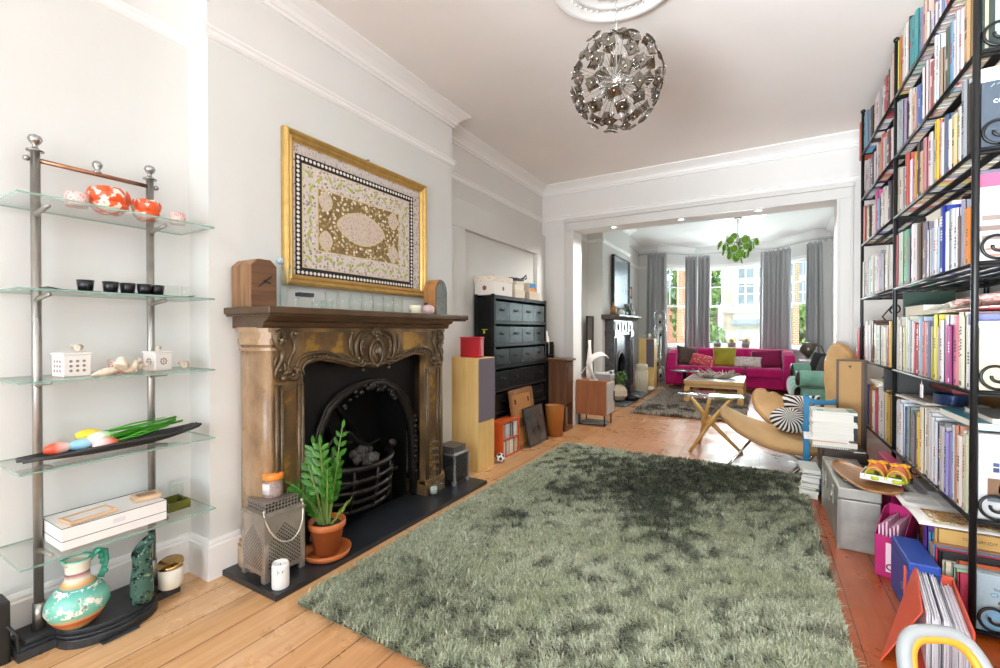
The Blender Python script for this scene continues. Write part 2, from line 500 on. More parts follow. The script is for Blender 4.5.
m = M(); m.box(-.05, 9, 0, 5, 0, 8.2); m.box(.42, 4.2, -.5, .1, 0, 7.6); m.build('wall', CREAM, t)
m = M(); m.box(.3, 4.35, -.62, .1, 2.6, 2.78); m.box(-.1, 9, -.1, .05, 2.62, 2.76); m.build('string_course', P('dcd9d2', .7), t)
m = M(); m.box(.35, 1.7, -.95, -.5, 2.0, 2.1); m.prism([(-.95, 2.1), (-.5, 2.1), (-.5, 2.32)], 'x', .35, 1.7); m.build('door_canopy', P('9a9a98', .7), t)
def hwin(x, z, w, h, y=-.5):
    f = M()
    f.box(x, x + w, y - .04, y + .05, z - .08, z); f.box(x, x + w, y - .04, y + .05, z + h, z + h + .08)
    for xx in (x - .08, x + w / 2 - .025, x + w): f.box(xx, xx + (.05 if xx > x and xx < x + w - .01 else .08), y - .04, y + .05, z - .08, z + h + .08)
    f.box(x, x + w, y - .03, y + .05, z + h * .5 - .03, z + h * .5 + .03)
    o = f.build('window', P('fbfbf8', .5), t)
    g = M(); g.box(x, x + w, y - .015, y - .005, z, z + h); g.build('pane', P('8f9799', .1, var=.2, vscale=2), o)
hwin(.62, 4.2, .62, 1.4); hwin(1.45, 4.2, .62, 1.4); hwin(.62, 3.0, .62, .95); hwin(1.45, 3.0, .62, .95); hwin(2.4, 4.2, .8, 1.4); hwin(2.4, 3.0, .8, .95); hwin(.62, .55, .5, 1.2); hwin(2.4, .5, .7, 1.3); hwin(4.6, 3, .8, 1.4, 0); hwin(5.0, .6, .9, 1.5, 0)
t = thing('brick_house', 'small brick house with slate roof behind the street trees', 'house', (-4.6, 23, -.6))
m = M(); m.box(0, 2.7, 0, 3, 0, 3.2); m.build('wall', BRICK, t)
m = M(); m.prism([(-.2, 3.2), (3.2, 3.2), (1.5, 4.4)], 'x', -.2, 2.9); m.build('roof', P('7d8288', .8), t)
hwin(1.9, 1.2, .6, 1.2, 0)
LEAF = []
for c in ('5f7f3a', '7f9c4c', 'a3b46a'):
    LEAF.append(P(c, .6, Subsurface_Weight=0.0))
def tree(label, loc, h, r, n, seed, leaf=.12, zc=None):
    rnd = random.Random(seed)
    t = thing('street_tree', label, 'tree', loc)
    m = M(); m.tube([(0, 0, 0), (.03, .02, h * .4), (-.03, .05, h * .75)], [.09, .07, .03], 8)
    for k in range(7):
        a = rnd.uniform(0, 6.28); z = h * rnd.uniform(.35, .7)
        m.tube([(0, 0, z), (cos(a) * r * .4, sin(a) * r * .4, z + .3), (cos(a) * r * .8, sin(a) * r * .8, z + .5)], [.04, .025, .01], 5)
    m.build('trunk', P('6b5b48', .9), t)
    m = M()
    for k in range(n):
        while 1:
            p = Vector((rnd.uniform(-1, 1), rnd.uniform(-1, 1), rnd.uniform(-1, 1)))
            if .3 < p.length < 1 and mnoise.noise(p * 2.2 + Vector((seed, 0, 0))) > -.18: break
        c = Vector((p.x * r, p.y * r, h * .62 + p.z * h * .40))
        q = Euler((rnd.uniform(0, 6), rnd.uniform(0, 6), rnd.uniform(0, 6))).to_matrix().to_4x4()
        s_ = leaf * rnd.uniform(.6, 1.2)
        m.add([(-s_, 0, 0), (0, -s_ * .5, .02), (s_, 0, 0), (0, s_ * .5, .02)], [(0, 1, 2, 3)], rnd.randrange(3), False, TR(*c) @ q)
    m.build('foliage', LEAF, t, fix=False)
tree('tall light green street tree left of the cream house', (-2.2, 17.5, -.6), 5.6, 1.0, 3600, 3)
tree('low bushy shrub at the foot of the street tree', (-1.55, 16.5, -.6), 2.1, .62, 1500, 5, .09)
tree('green shrub seen beside the brick pier of the right window', (1.05, 14.2, -.6), 2.6, .5, 1300, 8, .08)

# ------------------------------------------------------------------ curtains on a bay pole
def curtain_mat():
    n = NT('grey_linen'); v = n.co((1, 1, 1))
    f = n.noise(v, 220, 3)
    c = n.mix(f, 'a2a2a3', 'bcbcbd')
    return n.bsdf(c, .8, 0, f, .15, .002, .2, Sheen_Weight=.25)
CURT = curtain_mat()
def curtain(label, p, q, zt, folds, seed, flare=1.08):
    rnd = random.Random(seed)
    d = Vector((q[0] - p[0], q[1] - p[1], 0)); W = d.length; e = d.normalized(); nn = Vector((-e.y, e.x, 0))
    t = thing('curtain', label, 'curtain', (p[0], p[1], 0), 0, 'grey curtains in the bay')
    ph = [rnd.uniform(0, 6.28) for _ in range(6)]
    def fn(u, v):
        z = zt * (1 - v) + .02 * v
        sp = 1 + (flare - 1) * v
        uu = (u - .5) * sp + .5 + .012 * sin(v * 4 + ph[0])
        a = folds * 2 * pi * (u + .03 * sin(u * 9 + ph[1]) + .02 * v * sin(u * 5 + ph[2]))
        amp = .048 * (.55 + .45 * min(1, v * 6)) * (1 + .3 * sin(u * 7 + ph[3]))
        dd = amp * math.copysign(abs(sin(a)) ** .8, sin(a)) + .014 * sin(2.3 * a + ph[4] + v * 2)
        o = e * (uu * W) + nn * dd
        return (o.x, o.y, z)
    m = M(); m.grid(fn, folds * 14, 26); m.build('drape', CURT, t, solid=.004)
    hd = M()
    for k in range(folds * 2):
        u = (k + .5) / (folds * 2)
        pp = e * (u * W) + nn * (.02 * (-1) ** k)
        hd.cyl((pp.x, pp.y, zt - .10), (pp.x, pp.y, zt + .035), .016, .012, 6)
    hd.build('pleat_heading', CURT, t)
    return t
curtain('grey pleated curtain left of the bay beside the globe floor lamp', (-2.25, 10.62), (-1.83, 10.62), 2.93, 4, 1)
curtain('grey curtain at left bay post, its left half', (-1.51, 11.19), (-1.275, 11.29), 2.90, 3, 2)
curtain('grey curtain at left bay post, its right half next to the trees', (-1.25, 11.30), (-1.0, 11.3), 2.90, 3, 3)
curtain('grey curtain at right bay post, half next to the cream house', (0, 11.3), (.27, 11.3), 2.90, 3, 4)
curtain('grey curtain at right bay post, half next to the brick pier', (.28, 11.26), (.55, 11.1), 2.90, 3, 5)
curtain('rightmost grey curtain hanging beside the right wall', (.79, 10.56), (1.02, 10.5), 2.88, 3, 6, 1.25)
t = thing('curtain_pole', 'thin steel curtain pole bent round the bay', 'curtain pole', (0, 0, 2.955))
m = M(); pp = [(-2.42, 10.62, 0), (-2.0, 10.62, 0), (-1.86, 10.72, 0), (-1.36, 11.27, 0), (-1.25, 11.31, 0), (.22, 11.31, 0), (.34, 11.25, 0), (.80, 10.62, 0), (.92, 10.54, 0), (1.16, 10.52, 0)]
m.tube(pp, .011, 8); m.build('pole', P('b9bbbd', .3, 1), t)
m = M(); m.sphere((-2.43, 10.62, 0), .026); m.build('finial', P('b9bbbd', .3, 1), t)
m = M(); m.sphere((1.165, 10.52, 0), .026); m.build('finial', P('b9bbbd', .3, 1), t)
for (x, y, yy) in ((-1.98, 10.62, 10.75), (-.5, 11.31, 11.62), (1.1, 10.525, 10.75)):
    m = M(); m.tube([(x, y, 0), (x, yy, 0)], .008, 6); m.cyl((x, yy - .006, 0), (x, yy, 0), .025, n=12); m.build('bracket', P('b9bbbd', .3, 1), t)

# right wall pictures in the front room
for (yy, z0, z1, lab) in ((9.55, 1.72, 2.25, 'pale framed picture on the front room right wall, the upper one'), (9.55, 1.02, 1.55, 'pale pink framed picture on the front room right wall, the lower one')):
    t = thing('framed_picture', lab, 'picture', (XR2, yy, (z0 + z1) / 2))
    h = (z1 - z0) / 2
    m = M()
    for b in ((-.03, 0, -.22, -.195, -h, h), (-.03, 0, .195, .22, -h, h), (-.03, 0, -.195, .195, h - .025, h), (-.03, 0, -.195, .195, -h, -h + .025)): m.box(*b)
    m.build('frame', P('d8d5d0', .4), t)
    m = M(); m.box(-.012, -.004, -.195, .195, -h + .025, h - .025); m.build('print', P('d9c4c6' if z0 < 1.5 else 'b8bcc0', .5, var=.15, vscale=9), t)
# ------------------------------------------------------------------ soft furnishing helpers
def velvet(name, c1, c2, sheen=.6):
    n = NT(name); v = n.co()
    f = n.noise(v, 5, 5, .6); g = n.noise(v, 300, 2)
    c = n.mix(n.step(f, .3, .7), c1, c2)
    return n.bsdf(c, .75, 0, g, .15, .002, .2, Sheen_Weight=sheen, Sheen_Roughness=.35)
MAGENTA = velvet('magenta_velvet', 'a80f58', 'c41c6e', .3)
GREENV = velvet('green_velvet', '5f9080', '86b3a2', .5)
def pillow_mesh(m, w, h, t, T, n=14, mi=0, pinch=.07):
    def fn(sgn):
        def f(u, v):
            x = 2 * u - 1; y = 2 * v - 1
            th = t / 2 * max(0, (1 - x ** 4) * (1 - y ** 4)) ** .45
            px = x * (1 - pinch * (1 - abs(y) ** 2) * abs(x) ** 3); py = y * (1 - pinch * (1 - abs(x) ** 2) * abs(y) ** 3)
            p = T @ Vector((px * w / 2, sgn * th, py * h / 2))
            return tuple(p)
        return f
    m.grid(fn(-1), n, n, mi); m.grid(fn(1), n, n, mi)
    return m
def weld(o, d=.0005):
    md = o.modifiers.new('weld', 'WELD'); md.merge_threshold = d
    return o
def cushion(label, loc, w, h, t, mat, rx=-18, rz=0, ry=0, name='cushion', group='cushions on the magenta sofa', extra=None):
    """scatter cushion standing on its lower edge, leaning back"""
    T = TR(*loc) @ rotz(radians(rz)) @ Matrix.Rotation(radians(rx), 4, 'X') @ Matrix.Rotation(radians(ry), 4, 'Y') @ TR(0, 0, h / 2)
    m = pillow_mesh(M(), w, h, t, Matrix.Identity(4))
    o = m.build(name, mat); weld(o); o.matrix_world = T
    return tag(o, label, 'cushion', group)

# ------------------------------------------------------------------ magenta sofa
t = thing('sofa', 'long magenta velvet sofa facing the room below the bay', 'sofa', (-.57, 10.0, 0))
HW = 1.15
def side_arm(sg):
    m = M()
    pf = [(-.12, .07), (.86, .07), (.86, .74), (.72, .79), (.5, .80), (.3, .78), (.12, .72), (-.0, .62), (-.08, .52), (-.12, .42)]
    x0, x1 = (HW - .2, HW) if sg > 0 else (-HW, -HW + .2)
    m.prism(pf, 'x', x0, x1)
    return m
side_arm(-1).build('armrest', MAGENTA, t, bevel=.05, seg=4); side_arm(1).build('armrest', MAGENTA, t, bevel=.05, seg=4)
m = M(); m.box(-HW + .19, HW - .19, -.10, .8, .08, .3); m.build('base', MAGENTA, t, bevel=.02)
m = M(); m.prism([(.55, .1), (.86, .1), (.86, .8), (.74, .82), (.62, .79), (.55, .45)], 'x', -HW + .05, HW - .05); m.build('backrest', MAGENTA, t, bevel=.04, seg=4)
cw = (2 * HW - .4) / 3
for k in range(3):
    m = M(); x0 = -HW + .2 + k * cw
    m.box(x0 + .004, x0 + cw - .004, -.14, .6, .28, .47); m.build('seat_cushion', MAGENTA, t, bevel=.05, seg=4)
for k in range(3):
    m = M(); x0 = -HW + .2 + k * cw
    pillow_mesh(m, cw - .01, .40, .2, TR(x0 + cw / 2, .56, .62) @ Matrix.Rotation(radians(-12), 4, 'X'), pinch=.02); weld(m.build('back_cushion', MAGENTA, t))
for x in (-HW + .08, HW - .08, HW - .5, -HW + .5):
    for y in (-.05, .78):
        m = M(); m.cyl((x, y, 0), (x, y, .09), .016, n=10); m.build('leg', P('c8c9cb', .2, 1), t)
def pattern_cushion(name, base, spots, sc):
    n = NT(name); v = n.co()
    d = n.n('ShaderNodeTexVoronoi'); d.inputs['Scale'].default_value = sc; n.l(v, d.inputs['Vector'])
    f = n.step(d.outputs['Distance'], .28, .33)
    d2 = n.n('ShaderNodeTexVoronoi'); d2.inputs['Scale'].default_value = sc * .55; n.l(v, d2.inputs['Vector'])
    c = n.mix(f, spots[0], base); c = n.mix(n.step(d2.outputs['Distance'], .22, .26), spots[1], c)
    return n.bsdf(c, .8)
cushion('dark brown fur cushion in the left corner of the magenta sofa', (-1.33, 10.22, .46), .46, .44, .16, P('57413d', .9, var=.35, vscale=25, bump=.6, bscale=90), -28, 32, 12)
cushion('coral patterned cushion lying low on the magenta sofa', (-1.06, 10.10, .455), .50, .28, .15, pattern_cushion('coral_print', 'c9495a', ('e8b8a0', 'd87c5c'), 22), -35, 0, 14)
cushion('square yellow green velvet cushion in the middle of the magenta sofa', (-.63, 10.17, .46), .44, .42, .15, velvet('olive_velvet', '8f8526', 'b0a33a', .5), -16, 0)
cushion('small white cushion with grey zigzag print on the magenta sofa', (-.21, 10.10, .46), .50, .24, .13, pattern_cushion('zigzag_print', 'cfc3bd', ('8d837f', 'e8e2dc'), 30), -28, 0)
cushion('plum velvet cushion leaning in the right corner of the magenta sofa', (.12, 10.2, .46), .56, .38, .15, velvet('plum_velvet', '6e1238', '8a1c4a', .4), -25, -8, -6)

# ------------------------------------------------------------------ low tables
t = thing('side_table', 'small round dark side table in front of the sofa left end', 'side table', (-1.25, 9.2, 0))
m = M(); m.lathe([(0, .415), (.25, .415), (.262, .422), (.262, .432), (.25, .44), (0, .44)], n=40); m.build('tabletop', P('6f7076', .15, .3), t)
m = M(); m.lathe([(0, 0), (.16, 0), (.16, .012), (.05, .022), (.035, .05), (.035, .39), (.07, .415), (0, .415)], n=24); m.build('pedestal', P('1d1d1f', .3), t)
OAK = None
def wood(name, c1, c2, sc=(3, 3, 14), rough=.4, axis=2, bump=.08):
    n = NT(name); s_ = [26, 26, 26]; s_[axis] = 1.8; v = n.co(tuple(s_))
    f = n.noise(v, 1.1, 6, .65); g = n.noise(n.co((2, 2, 2)), 1.5, 2)
    c = n.mix(n.step(f, .3, .7), c1, c2)
    c = n.mix(n.math('MULTIPLY', n.step(g, .45, .7), .3), c, tuple(x * .6 for x in hx(c1)))
    return n.bsdf(c, rough, 0, f, bump, .003)
OAK = wood('honey_oak', 'b98a45', 'd2a863', rough=.4); OAKX = wood('honey_oak_cross', 'a98046', 'c9a262', axis=0)
t = thing('coffee_table', 'square oak coffee table with pale stone inset top on the shaggy rug', 'coffee table', (-.65, 8.55, 0))
hw, hd = .44, .65
m = M(); m.box(-hw, hw, -hd, hd, .325, .385); m.build('frame_top', OAKX, t, bevel=.006)
m = M(); m.box(-hw + .03, hw - .03, -hd + .03, hd - .03, .38, .388); m.build('stone_inset', P('b9ada6', .25, var=.15, vscale=12), t)
m = M(); m.box(-hw + .02, hw - .02, -hd + .02, hd - .02, .27, .325); m.build('apron', OAKX, t, bevel=.004)
for x in (-hw + .05, hw - .05):
    for y in (-hd + .05, hd - .05):
        m = M(); m.box(x - .045, x + .045, y - .045, y + .045, 0, .275); m.build('leg', OAK, t, bevel=.004)
# driftwood bowl
t = thing('driftwood_bowl', 'wide bowl of bleached driftwood twigs on the coffee table', 'bowl', (-.68, 8.5, .388))
rnd = random.Random(4)
m = M()
m.lathe([(0, .0), (.13, .004), (.15, .02), (.13, .014), (0, .01)], n=24); m.build('core', P('b7aea2', .8, var=.2), t)
for q in range(4):
    m = M()
    for k in range(14):
        a = rnd.uniform(0, 6.28); b = a + rnd.uniform(.4, .9)
        r0 = rnd.uniform(.08, .16); r1 = rnd.uniform(.26, .42)
        m.tube([(r0 * cos(a), r0 * sin(a) * .7, rnd.uniform(.006, .02)), ((r0 + r1) / 2 * cos((a + b) / 2), (r0 + r1) / 2 * sin((a + b) / 2) * .7, rnd.uniform(.015, .06)), (r1 * cos(b), r1 * sin(b) * .7, rnd.uniform(.06, .15))], [.013, .012, .004], 6)
    m.build('twig_ring', P(('c9c0b4', 'b0a698', '9a9086', 'd8d0c4')[q], .85, var=.2, vscale=40), t)

# glass table with crossed oak legs
t = thing('glass_side_table', 'round glass table on crossed oak legs beside the tan chair', 'side table', (-.43, 4.95, 0))
m = M(); m.lathe([(0, .545), (.30, .545), (.308, .55), (.308, .553), (.30, .558), (0, .558)], n=64)
n = NT('table_glass'); tr = n.n('ShaderNodeBsdfTransparent'); tr.inputs[0].default_value = (.88, .96, .93, 1)
gl = n.n('ShaderNodeBsdfGlossy'); gl.inputs['Roughness'].default_value = .02; lw = n.n('ShaderNodeLayerWeight'); lw.inputs[0].default_value = .5
mx = n.n('ShaderNodeMixShader'); n.l(n.math('MULTIPLY_ADD', n.math('POWER', lw.outputs['Facing'], 3), .8, .06), mx.inputs[0]); n.l(tr.outputs[0], mx.inputs[1]); n.l(gl.outputs[0], mx.inputs[2]); n.l(mx.outputs[0], n.out.inputs[0])
m.build('tabletop', n.mat, t)
for k in range(3):
    a = radians(-125 + 120 * k); b = a + radians(158)
    p0 = Vector((.29 * cos(a), .23 * sin(a), 0)); p1 = Vector((.25 * cos(b), .22 * sin(b), .545))
    h_ = Vector((.035 * cos(a + 1.57) - .02, .035 * sin(a + 1.57), .29))
    m = M(); m.tube([p0, p0.lerp(h_, .8), h_, h_.lerp(p1, .25), p1], [.015, .021, .03, .022, .017], 10); m.build('leg', OAK, t)
m = M(); m.sphere((-.02, 0, .29), (.045, .045, .06)); m.build('hub', OAK, t)

# ------------------------------------------------------------------ tan leather petal lounge chair
def leather(c, name):
    n = NT(name); v = n.co(); f = n.noise(v, 7, 4); g = n.noise(v, 160, 4)
    a = hx(c)
    return n.bsdf(n.mix(n.step(f, .3, .7), tuple(x * .88 for x in a), tuple(min(1, x * 1.1) for x in a)), .42, 0, g, .12, .002, .4)
TAN = leather('c09c6c', 'tan_leather'); TAN2 = leather('a37c4c', 'tan_leather_welt')
chair = thing('lounge_chair', 'tan leather petal lounge chair on thin chrome legs', 'armchair', (.25, 4.85, 0))
CH = Vector((.25, 4.85, 0))
def petal(name, spine, widths, side_dir, cup, th=.05):
    """leaf shaped padded shell along a spine with half widths; cup raises the edges along the shell normal"""
    K = len(spine); S_ = [Vector(p) - CH for p in spine]
    def at_(v):
        x = v * (K - 1); i = min(int(x), K - 2); f = x - i
        a = S_[max(i - 1, 0)]; b = S_[i]; c = S_[i + 1]; d = S_[min(i + 2, K - 1)]
        p = .5 * ((2 * b) + (c - a) * f + (2 * a - 5 * b + 4 * c - d) * f * f + (3 * b - a - 3 * c + d) * f ** 3)
        w = widths[i] * (1 - f) + widths[i + 1] * f
        return p, w
    sd = Vector(side_dir).normalized()
    def fn(u, v):
        p, w = at_(v); p2, _ = at_(min(1, v + .02)); p1, _ = at_(max(0, v - .02))
        tg = (p2 - p1).normalized(); nm = sd.cross(tg).normalized()
        x = 2 * u - 1
        q = p + sd * (w * x) + nm * (cup * w * x * x)
        return tuple(q)
    m = M(); m.grid(fn, 16, 28); o = m.build(name, TAN, chair, solid=th, sub=1)
    # welt along the edge
    pts = [fn(0, v / 28) for v in range(29)] + [fn(1, v / 28) for v in range(28, -1, -1)]
    w = M(); w.tube(pts, th * .34, 8, 0, True); w.build('welt', TAN2, o)
    return o
petal('seat', [(-.30, 4.72, .47), (-.26, 4.72, .435), (-.12, 4.73, .36), (.05, 4.75, .30), (.22, 4.78, .262), (.42, 4.82, .25), (.62, 4.88, .28)], [.03, .14, .23, .29, .31, .30, .24], (0.12, 1, 0.10), .18)
petal('arm_wing', [(.075, 5.22, .585), (.08, 5.22, .565), (.12, 5.19, .48), (.20, 5.12, .38), (.30, 5.02, .29)], [.03, .11, .18, .23, .24], (1, .15, -.3), .12)
petal('backrest', [(.60, 5.0, 1.07), (.605, 5.0, 1.04), (.62, 4.99, .90), (.63, 4.98, .74), (.62, 4.96, .58), (.58, 4.92, .40), (.52, 4.88, .27)], [.01, .07, .17, .19, .15, .14, .2], (.62, -.78, 0), .14)
CHROME = P('d5d6d8', .12, 1)
def leg(pts, r=.011):
    m = M(); m.tube([Vector(p) - CH for p in pts], r, 10); m.build('leg', CHROME, chair)
leg([(-.02, 4.62, .28), (-.245, 4.365, .012)])
leg([(.08, 5.0, .28), (.04, 5.05, .16), (.06, 5.02, .14), (.34, 4.70, .05), (.22, 4.45, .012)])
leg([(.5, 4.8, .22), (.37, 4.66, .07), (.24, 4.43, .012)])
leg([(.5, 5.0, .24), (.64, 5.25, .012)])
m = M(); m.cyl((.0, 0, .19), (.0, 0, .235), .10, .13, 20); m.build('swivel_plate', CHROME, chair)
def zebra():
    n = NT('zebra_print'); tc = n.n('ShaderNodeTexCoord'); v = tc.outputs['Object']
    nz = n.noise(v, 3.5, 2, .5, out=1); ad = n.n('ShaderNodeVectorMath', operation='MULTIPLY_ADD'); n.l(nz, ad.inputs[0]); ad.inputs[1].default_value = (.12, .12, .12); sb = n.n('ShaderNodeVectorMath', operation='SUBTRACT'); n.l(v, sb.inputs[0]); sb.inputs[1].default_value = (.06, .06, .06); n.l(sb.outputs[0], ad.inputs[2])
    sp = n.n('ShaderNodeSeparateXYZ'); n.l(ad.outputs[0], sp.inputs[0])
    ang = n.math('ARCTAN2', sp.outputs[2], sp.outputs[0])
    s_ = n.math('SINE', n.math('MULTIPLY', ang, 21))
    return n.bsdf(n.mix(n.step(s_, -.12, .05), 'ded9d2', '1c1a19'), .8)
ZEB = zebra()
o = M().sphere((0, 0, 0), (.155, .075, .115), 28, 16).build('cushion', ZEB, None, loc=(.23, 4.77, .395), rot=(radians(-32), radians(8), radians(8))); tag(o, 'round zebra print cushion at the front of the tan lounge chair', 'cushion', 'zebra cushions on the tan chair')
cushion('zebra print cushion behind the other one on the tan lounge chair', (.36, 5.0, .31), .32, .30, .14, ZEB, -20, 15, name='cushion', group='zebra cushions on the tan chair')

# ------------------------------------------------------------------ green velvet chaise
t = thing('chaise_longue', 'green velvet chaise longue with rolled arms along the right wall', 'chaise', (.75, 8.3, 0))
m = M()
def pad(u, v):
    a = 2 * pi * u; y = -.75 + 1.55 * v
    rr = 1 - .12 * (2 * v - 1) ** 6
    cx, cz = .31 * rr, .16 * rr
    ca, sa = cos(a), sin(a)
    x = cx * math.copysign(abs(ca) ** .6, ca); z = cz * math.copysign(abs(sa) ** .6, sa)
    tuft = .018 * sin(v * 26) * sin(x * 18)
    return (x - .06, y, .30 + z + (tuft if sa > 0 else 0))
m.grid(pad, 36, 40, wrapu=True); m.build('seat', GREENV, t, sub=1)
m = M(); m.box(-.3, .36, -.7, .75, .06, .2); m.build('base', P('3a2418', .4), t, bevel=.02)
for (y, z, l) in ((.72, .52, 'far'), (-.62, .50, 'near')):
    m = M(); m.cyl((-.27, y, z), (.4, y, z), .13, .13, 24); m.box(-.25, .4, y - .06, y + .08, .2, z); m.build('arm_roll', GREENV, t, bevel=.03)
    m = M(); m.lathe([(0, -.02), (.11, -.02), (.13, 0), (.11, .02), (.05, .03), (0, .035)], n=24, T=TR(-.28, y, z) @ Matrix.Rotation(radians(-90), 4, 'Y')); m.tube([(-.29, y, z - .1), (-.3, y, .2), (-.29, y, .0)], [.04, .035, .03], 10); m.build('carved_front', P('2e1c14', .35), t)
m = M(); m.box(.3, .42, -.7, .8, .2, .78); m.build('backrest', GREENV, t, bevel=.05, seg=3)
cushion('dark brown fur cushion against the green chaise back', (.86, 8.55, .46), .5, .36, .16, P('3b2f2c', .95, var=.4, vscale=20, bump=.8, bscale=70), -20, -70, 0, group='cushions on the green chaise')
cushion('black cushion at the far end of the green chaise', (.82, 8.85, .46), .42, .40, .16, P('1f1b1d', .9, var=.3, vscale=25, bump=.5), -20, -50, 0, group='cushions on the green chaise')
# dark reading lamp with metal shade behind chaise
t = thing('floor_lamp', 'reading lamp with tilted bronze shade behind the green chaise', 'lamp', (.95, 9.35, 0))
BRZ = P('6f655c', .3, .8)
m = M(); m.lathe([(0, 0), (.14, 0), (.14, .015), (.02, .03), (0, .03)], n=24); m.build('base', BRZ, t)
m = M(); m.tube([(0, 0, .02), (0, 0, .8), (-.05, 0, .93), (-.15, 0, .95)], .011, 8); m.build('pole', BRZ, t)
m = M(); m.lathe([(.085, -.10), (.15, .08), (.146, .08), (.081, -.10)], n=28, T=TR(-.24, 0, .88) @ Matrix.Rotation(radians(115), 4, 'Y')); m.build('lamp_shade', BRZ, t, solid=.002)
t = thing('low_console', 'low pale lilac console behind the sofa right end', 'console', (.86, 10.25, 0))
m = M(); m.box(-.22, .28, -.3, .25, .60, .64); m.build('tabletop', P('d9ccd6', .3), t, bevel=.006)
m = M(); m.box(-.2, .26, -.28, .23, .04, .60); m.build('body', P('cf9fb8', .5), t, bevel=.004)

# ------------------------------------------------------------------ globe floor lamp, speaker, drum stool
CLEAR = glass('clear_glass', 'fcfefd', alpha=.25)
BOWLG = glass('bowl_glass', 'f8fbfa', alpha=.6)
t = thing('floor_lamp', 'tall chrome floor lamp with clear glass globes left of the sofa', 'lamp', (-1.82, 9.75, 0))
m = M(); m.lathe([(0, 0), (.15, 0), (.15, .018), (.02, .03), (0, .03)], n=28); m.build('base', P('9b958d', .3, .9), t)
m = M(); m.cyl((-.03, 0, .02), (-.03, 0, 1.42), .010, n=10); m.cyl((.03, 0, .02), (.03, 0, 1.14), .010, n=10); m.build('pole', CHROME, t)
for (x, z, r) in ((.02, 1.50, .125), (.03, 1.24, .125), (-.19, 1.10, .115), (-.04, .60, .11), (.03, .36, .10)):
    m = M(); m.sphere((x, -.02, z), r, 24, 14); g = m.build('glass_globe', BOWLG, t)
    m = M(); m.sphere((x, -.02, z - .01), (.035, .035, .05), 12, 8); m.build('bulb', P('e9e2d2', .3), g)
    m = M(); m.lathe([(0, -.04), (.016, -.035), (.024, -.005), (.02, .02), (0, .025)], c=(x, -.02, z - r), n=14); m.build('lamp_holder', P('26262a', .35, .6), g)
m = M(); m.tube([(-.03, 0, .92), (-.1, -.01, .95), (-.19, -.02, .98)], .008, 8); m.build('arm', CHROME, t)
BIRCH = wood('birch_veneer', 'd8b06a', 'e8c684', rough=.45)
GRILLE = P('6a6069', .85, bump=.3, bscale=300)
def speaker(name, label, x0, x1, y0, y1, h, zg):
    t = thing(name, label, 'speaker', ((x0 + x1) / 2, (y0 + y1) / 2, 0), 0, 'pair of wooden floor speakers')
    a = (x1 - x0) / 2; b = (y1 - y0) / 2
    m = M(); m.box(-a, a, -b, b, 0, h); m.build('cabinet', BIRCH, t, bevel=.004)
    return t, a, b
t, a, b = speaker('floor_speaker', 'birch floor speaker in the front room by the drum stool', -2.15, -1.84, 9.35, 9.62, 1.03, 0)
m = M(); m.box(-.0, a - .004, -b - .012, -b + .002, .46, 1.02); m.build('grille', GRILLE, t, bevel=.004)
t = thing('drum_stool', 'cream ribbed ceramic drum stool in front of the far speaker', 'stool', (-1.99, 8.92, 0))
m = M(); n_ = 48
pf = [(.0, .0), (.10, .0), (.116, .03), (.116, .42), (.108, .44), (.112, .45), (.112, .53), (.09, .548), (0, .55)]
m.lathe(pf, n=40); m.build('body', P('d9cdb4', .5, var=.08, vscale=12), t)
m = M()
for k in range(20):
    a_ = 2 * pi * k / 20; m.tube([(.114 * cos(a_), .114 * sin(a_), .04), (.114 * cos(a_), .114 * sin(a_), .41)], .010, 6)
m.build('ribs', P('d9cdb4', .5, var=.08, vscale=12), t)
t = thing('pouffe', 'flat cream cushion on the floor by the globe lamp', 'floor cushion', (-1.97, 9.12, 0))
m = M(); pillow_mesh(m, .34, .34, .09, TR(.0, 0, .045) @ Matrix.Rotation(radians(90), 4, 'X')); weld(m.build('cover', P('d6c9b2', .8), t))

# ------------------------------------------------------------------ front room fireplace
IRON = P('5d5d60', .32, .85, var=.25, vscale=18, bump=.12, bscale=30)
BLACK = P('161616', .45, .3, bump=.1)
DWOOD = P('463c35', .4, var=.2, vscale=12)
fx, fy = -2.22, 7.9
t = thing('cast_iron_fireplace', 'polished cast iron fireplace in the front room', 'fireplace', (fx, fy, 0))
m = M(); m.box(0, .16, -.62, -.44, 0, 1.2); m.box(0, .17, -.63, -.43, 0, .16); m.box(0, .175, -.635, -.425, 1.1, 1.2); m.tube([(.165, -.53, .2), (.165, -.53, 1.08)], .02, 8); m.build('jamb', IRON, t, bevel=.006)
m = M(); m.box(0, .16, .44, .62, 0, 1.2); m.box(0, .17, .43, .63, 0, .16); m.box(0, .175, .425, .635, 1.1, 1.2); m.tube([(.165, .53, .2), (.165, .53, 1.08)], .02, 8); m.build('jamb', IRON, t, bevel=.006)
m = M(); m.box(0, .15, -.62, .62, 1.12, 1.38)
for k in range(3):
    y = -.4 + .4 * k
    m.box(.14, .165, y - .17, y + .17, 1.17, 1.35); m.lathe([(0, .02), (.04, .018), (.06, .005), (.075, .012), (.08, 0)], n=18, T=TR(.16, y, 1.26) @ Matrix.Rotation(radians(90), 4, 'Y'))
m.build('frieze', IRON, t, bevel=.008)
m = M(); m.prism([(-.02, 1.38), (.18, 1.38), (.22, 1.41), (.28, 1.43), (.28, 1.46), (-.02, 1.46)], 'y', -.76, .76); m.build('mantel_shelf', DWOOD, t, bevel=.004)
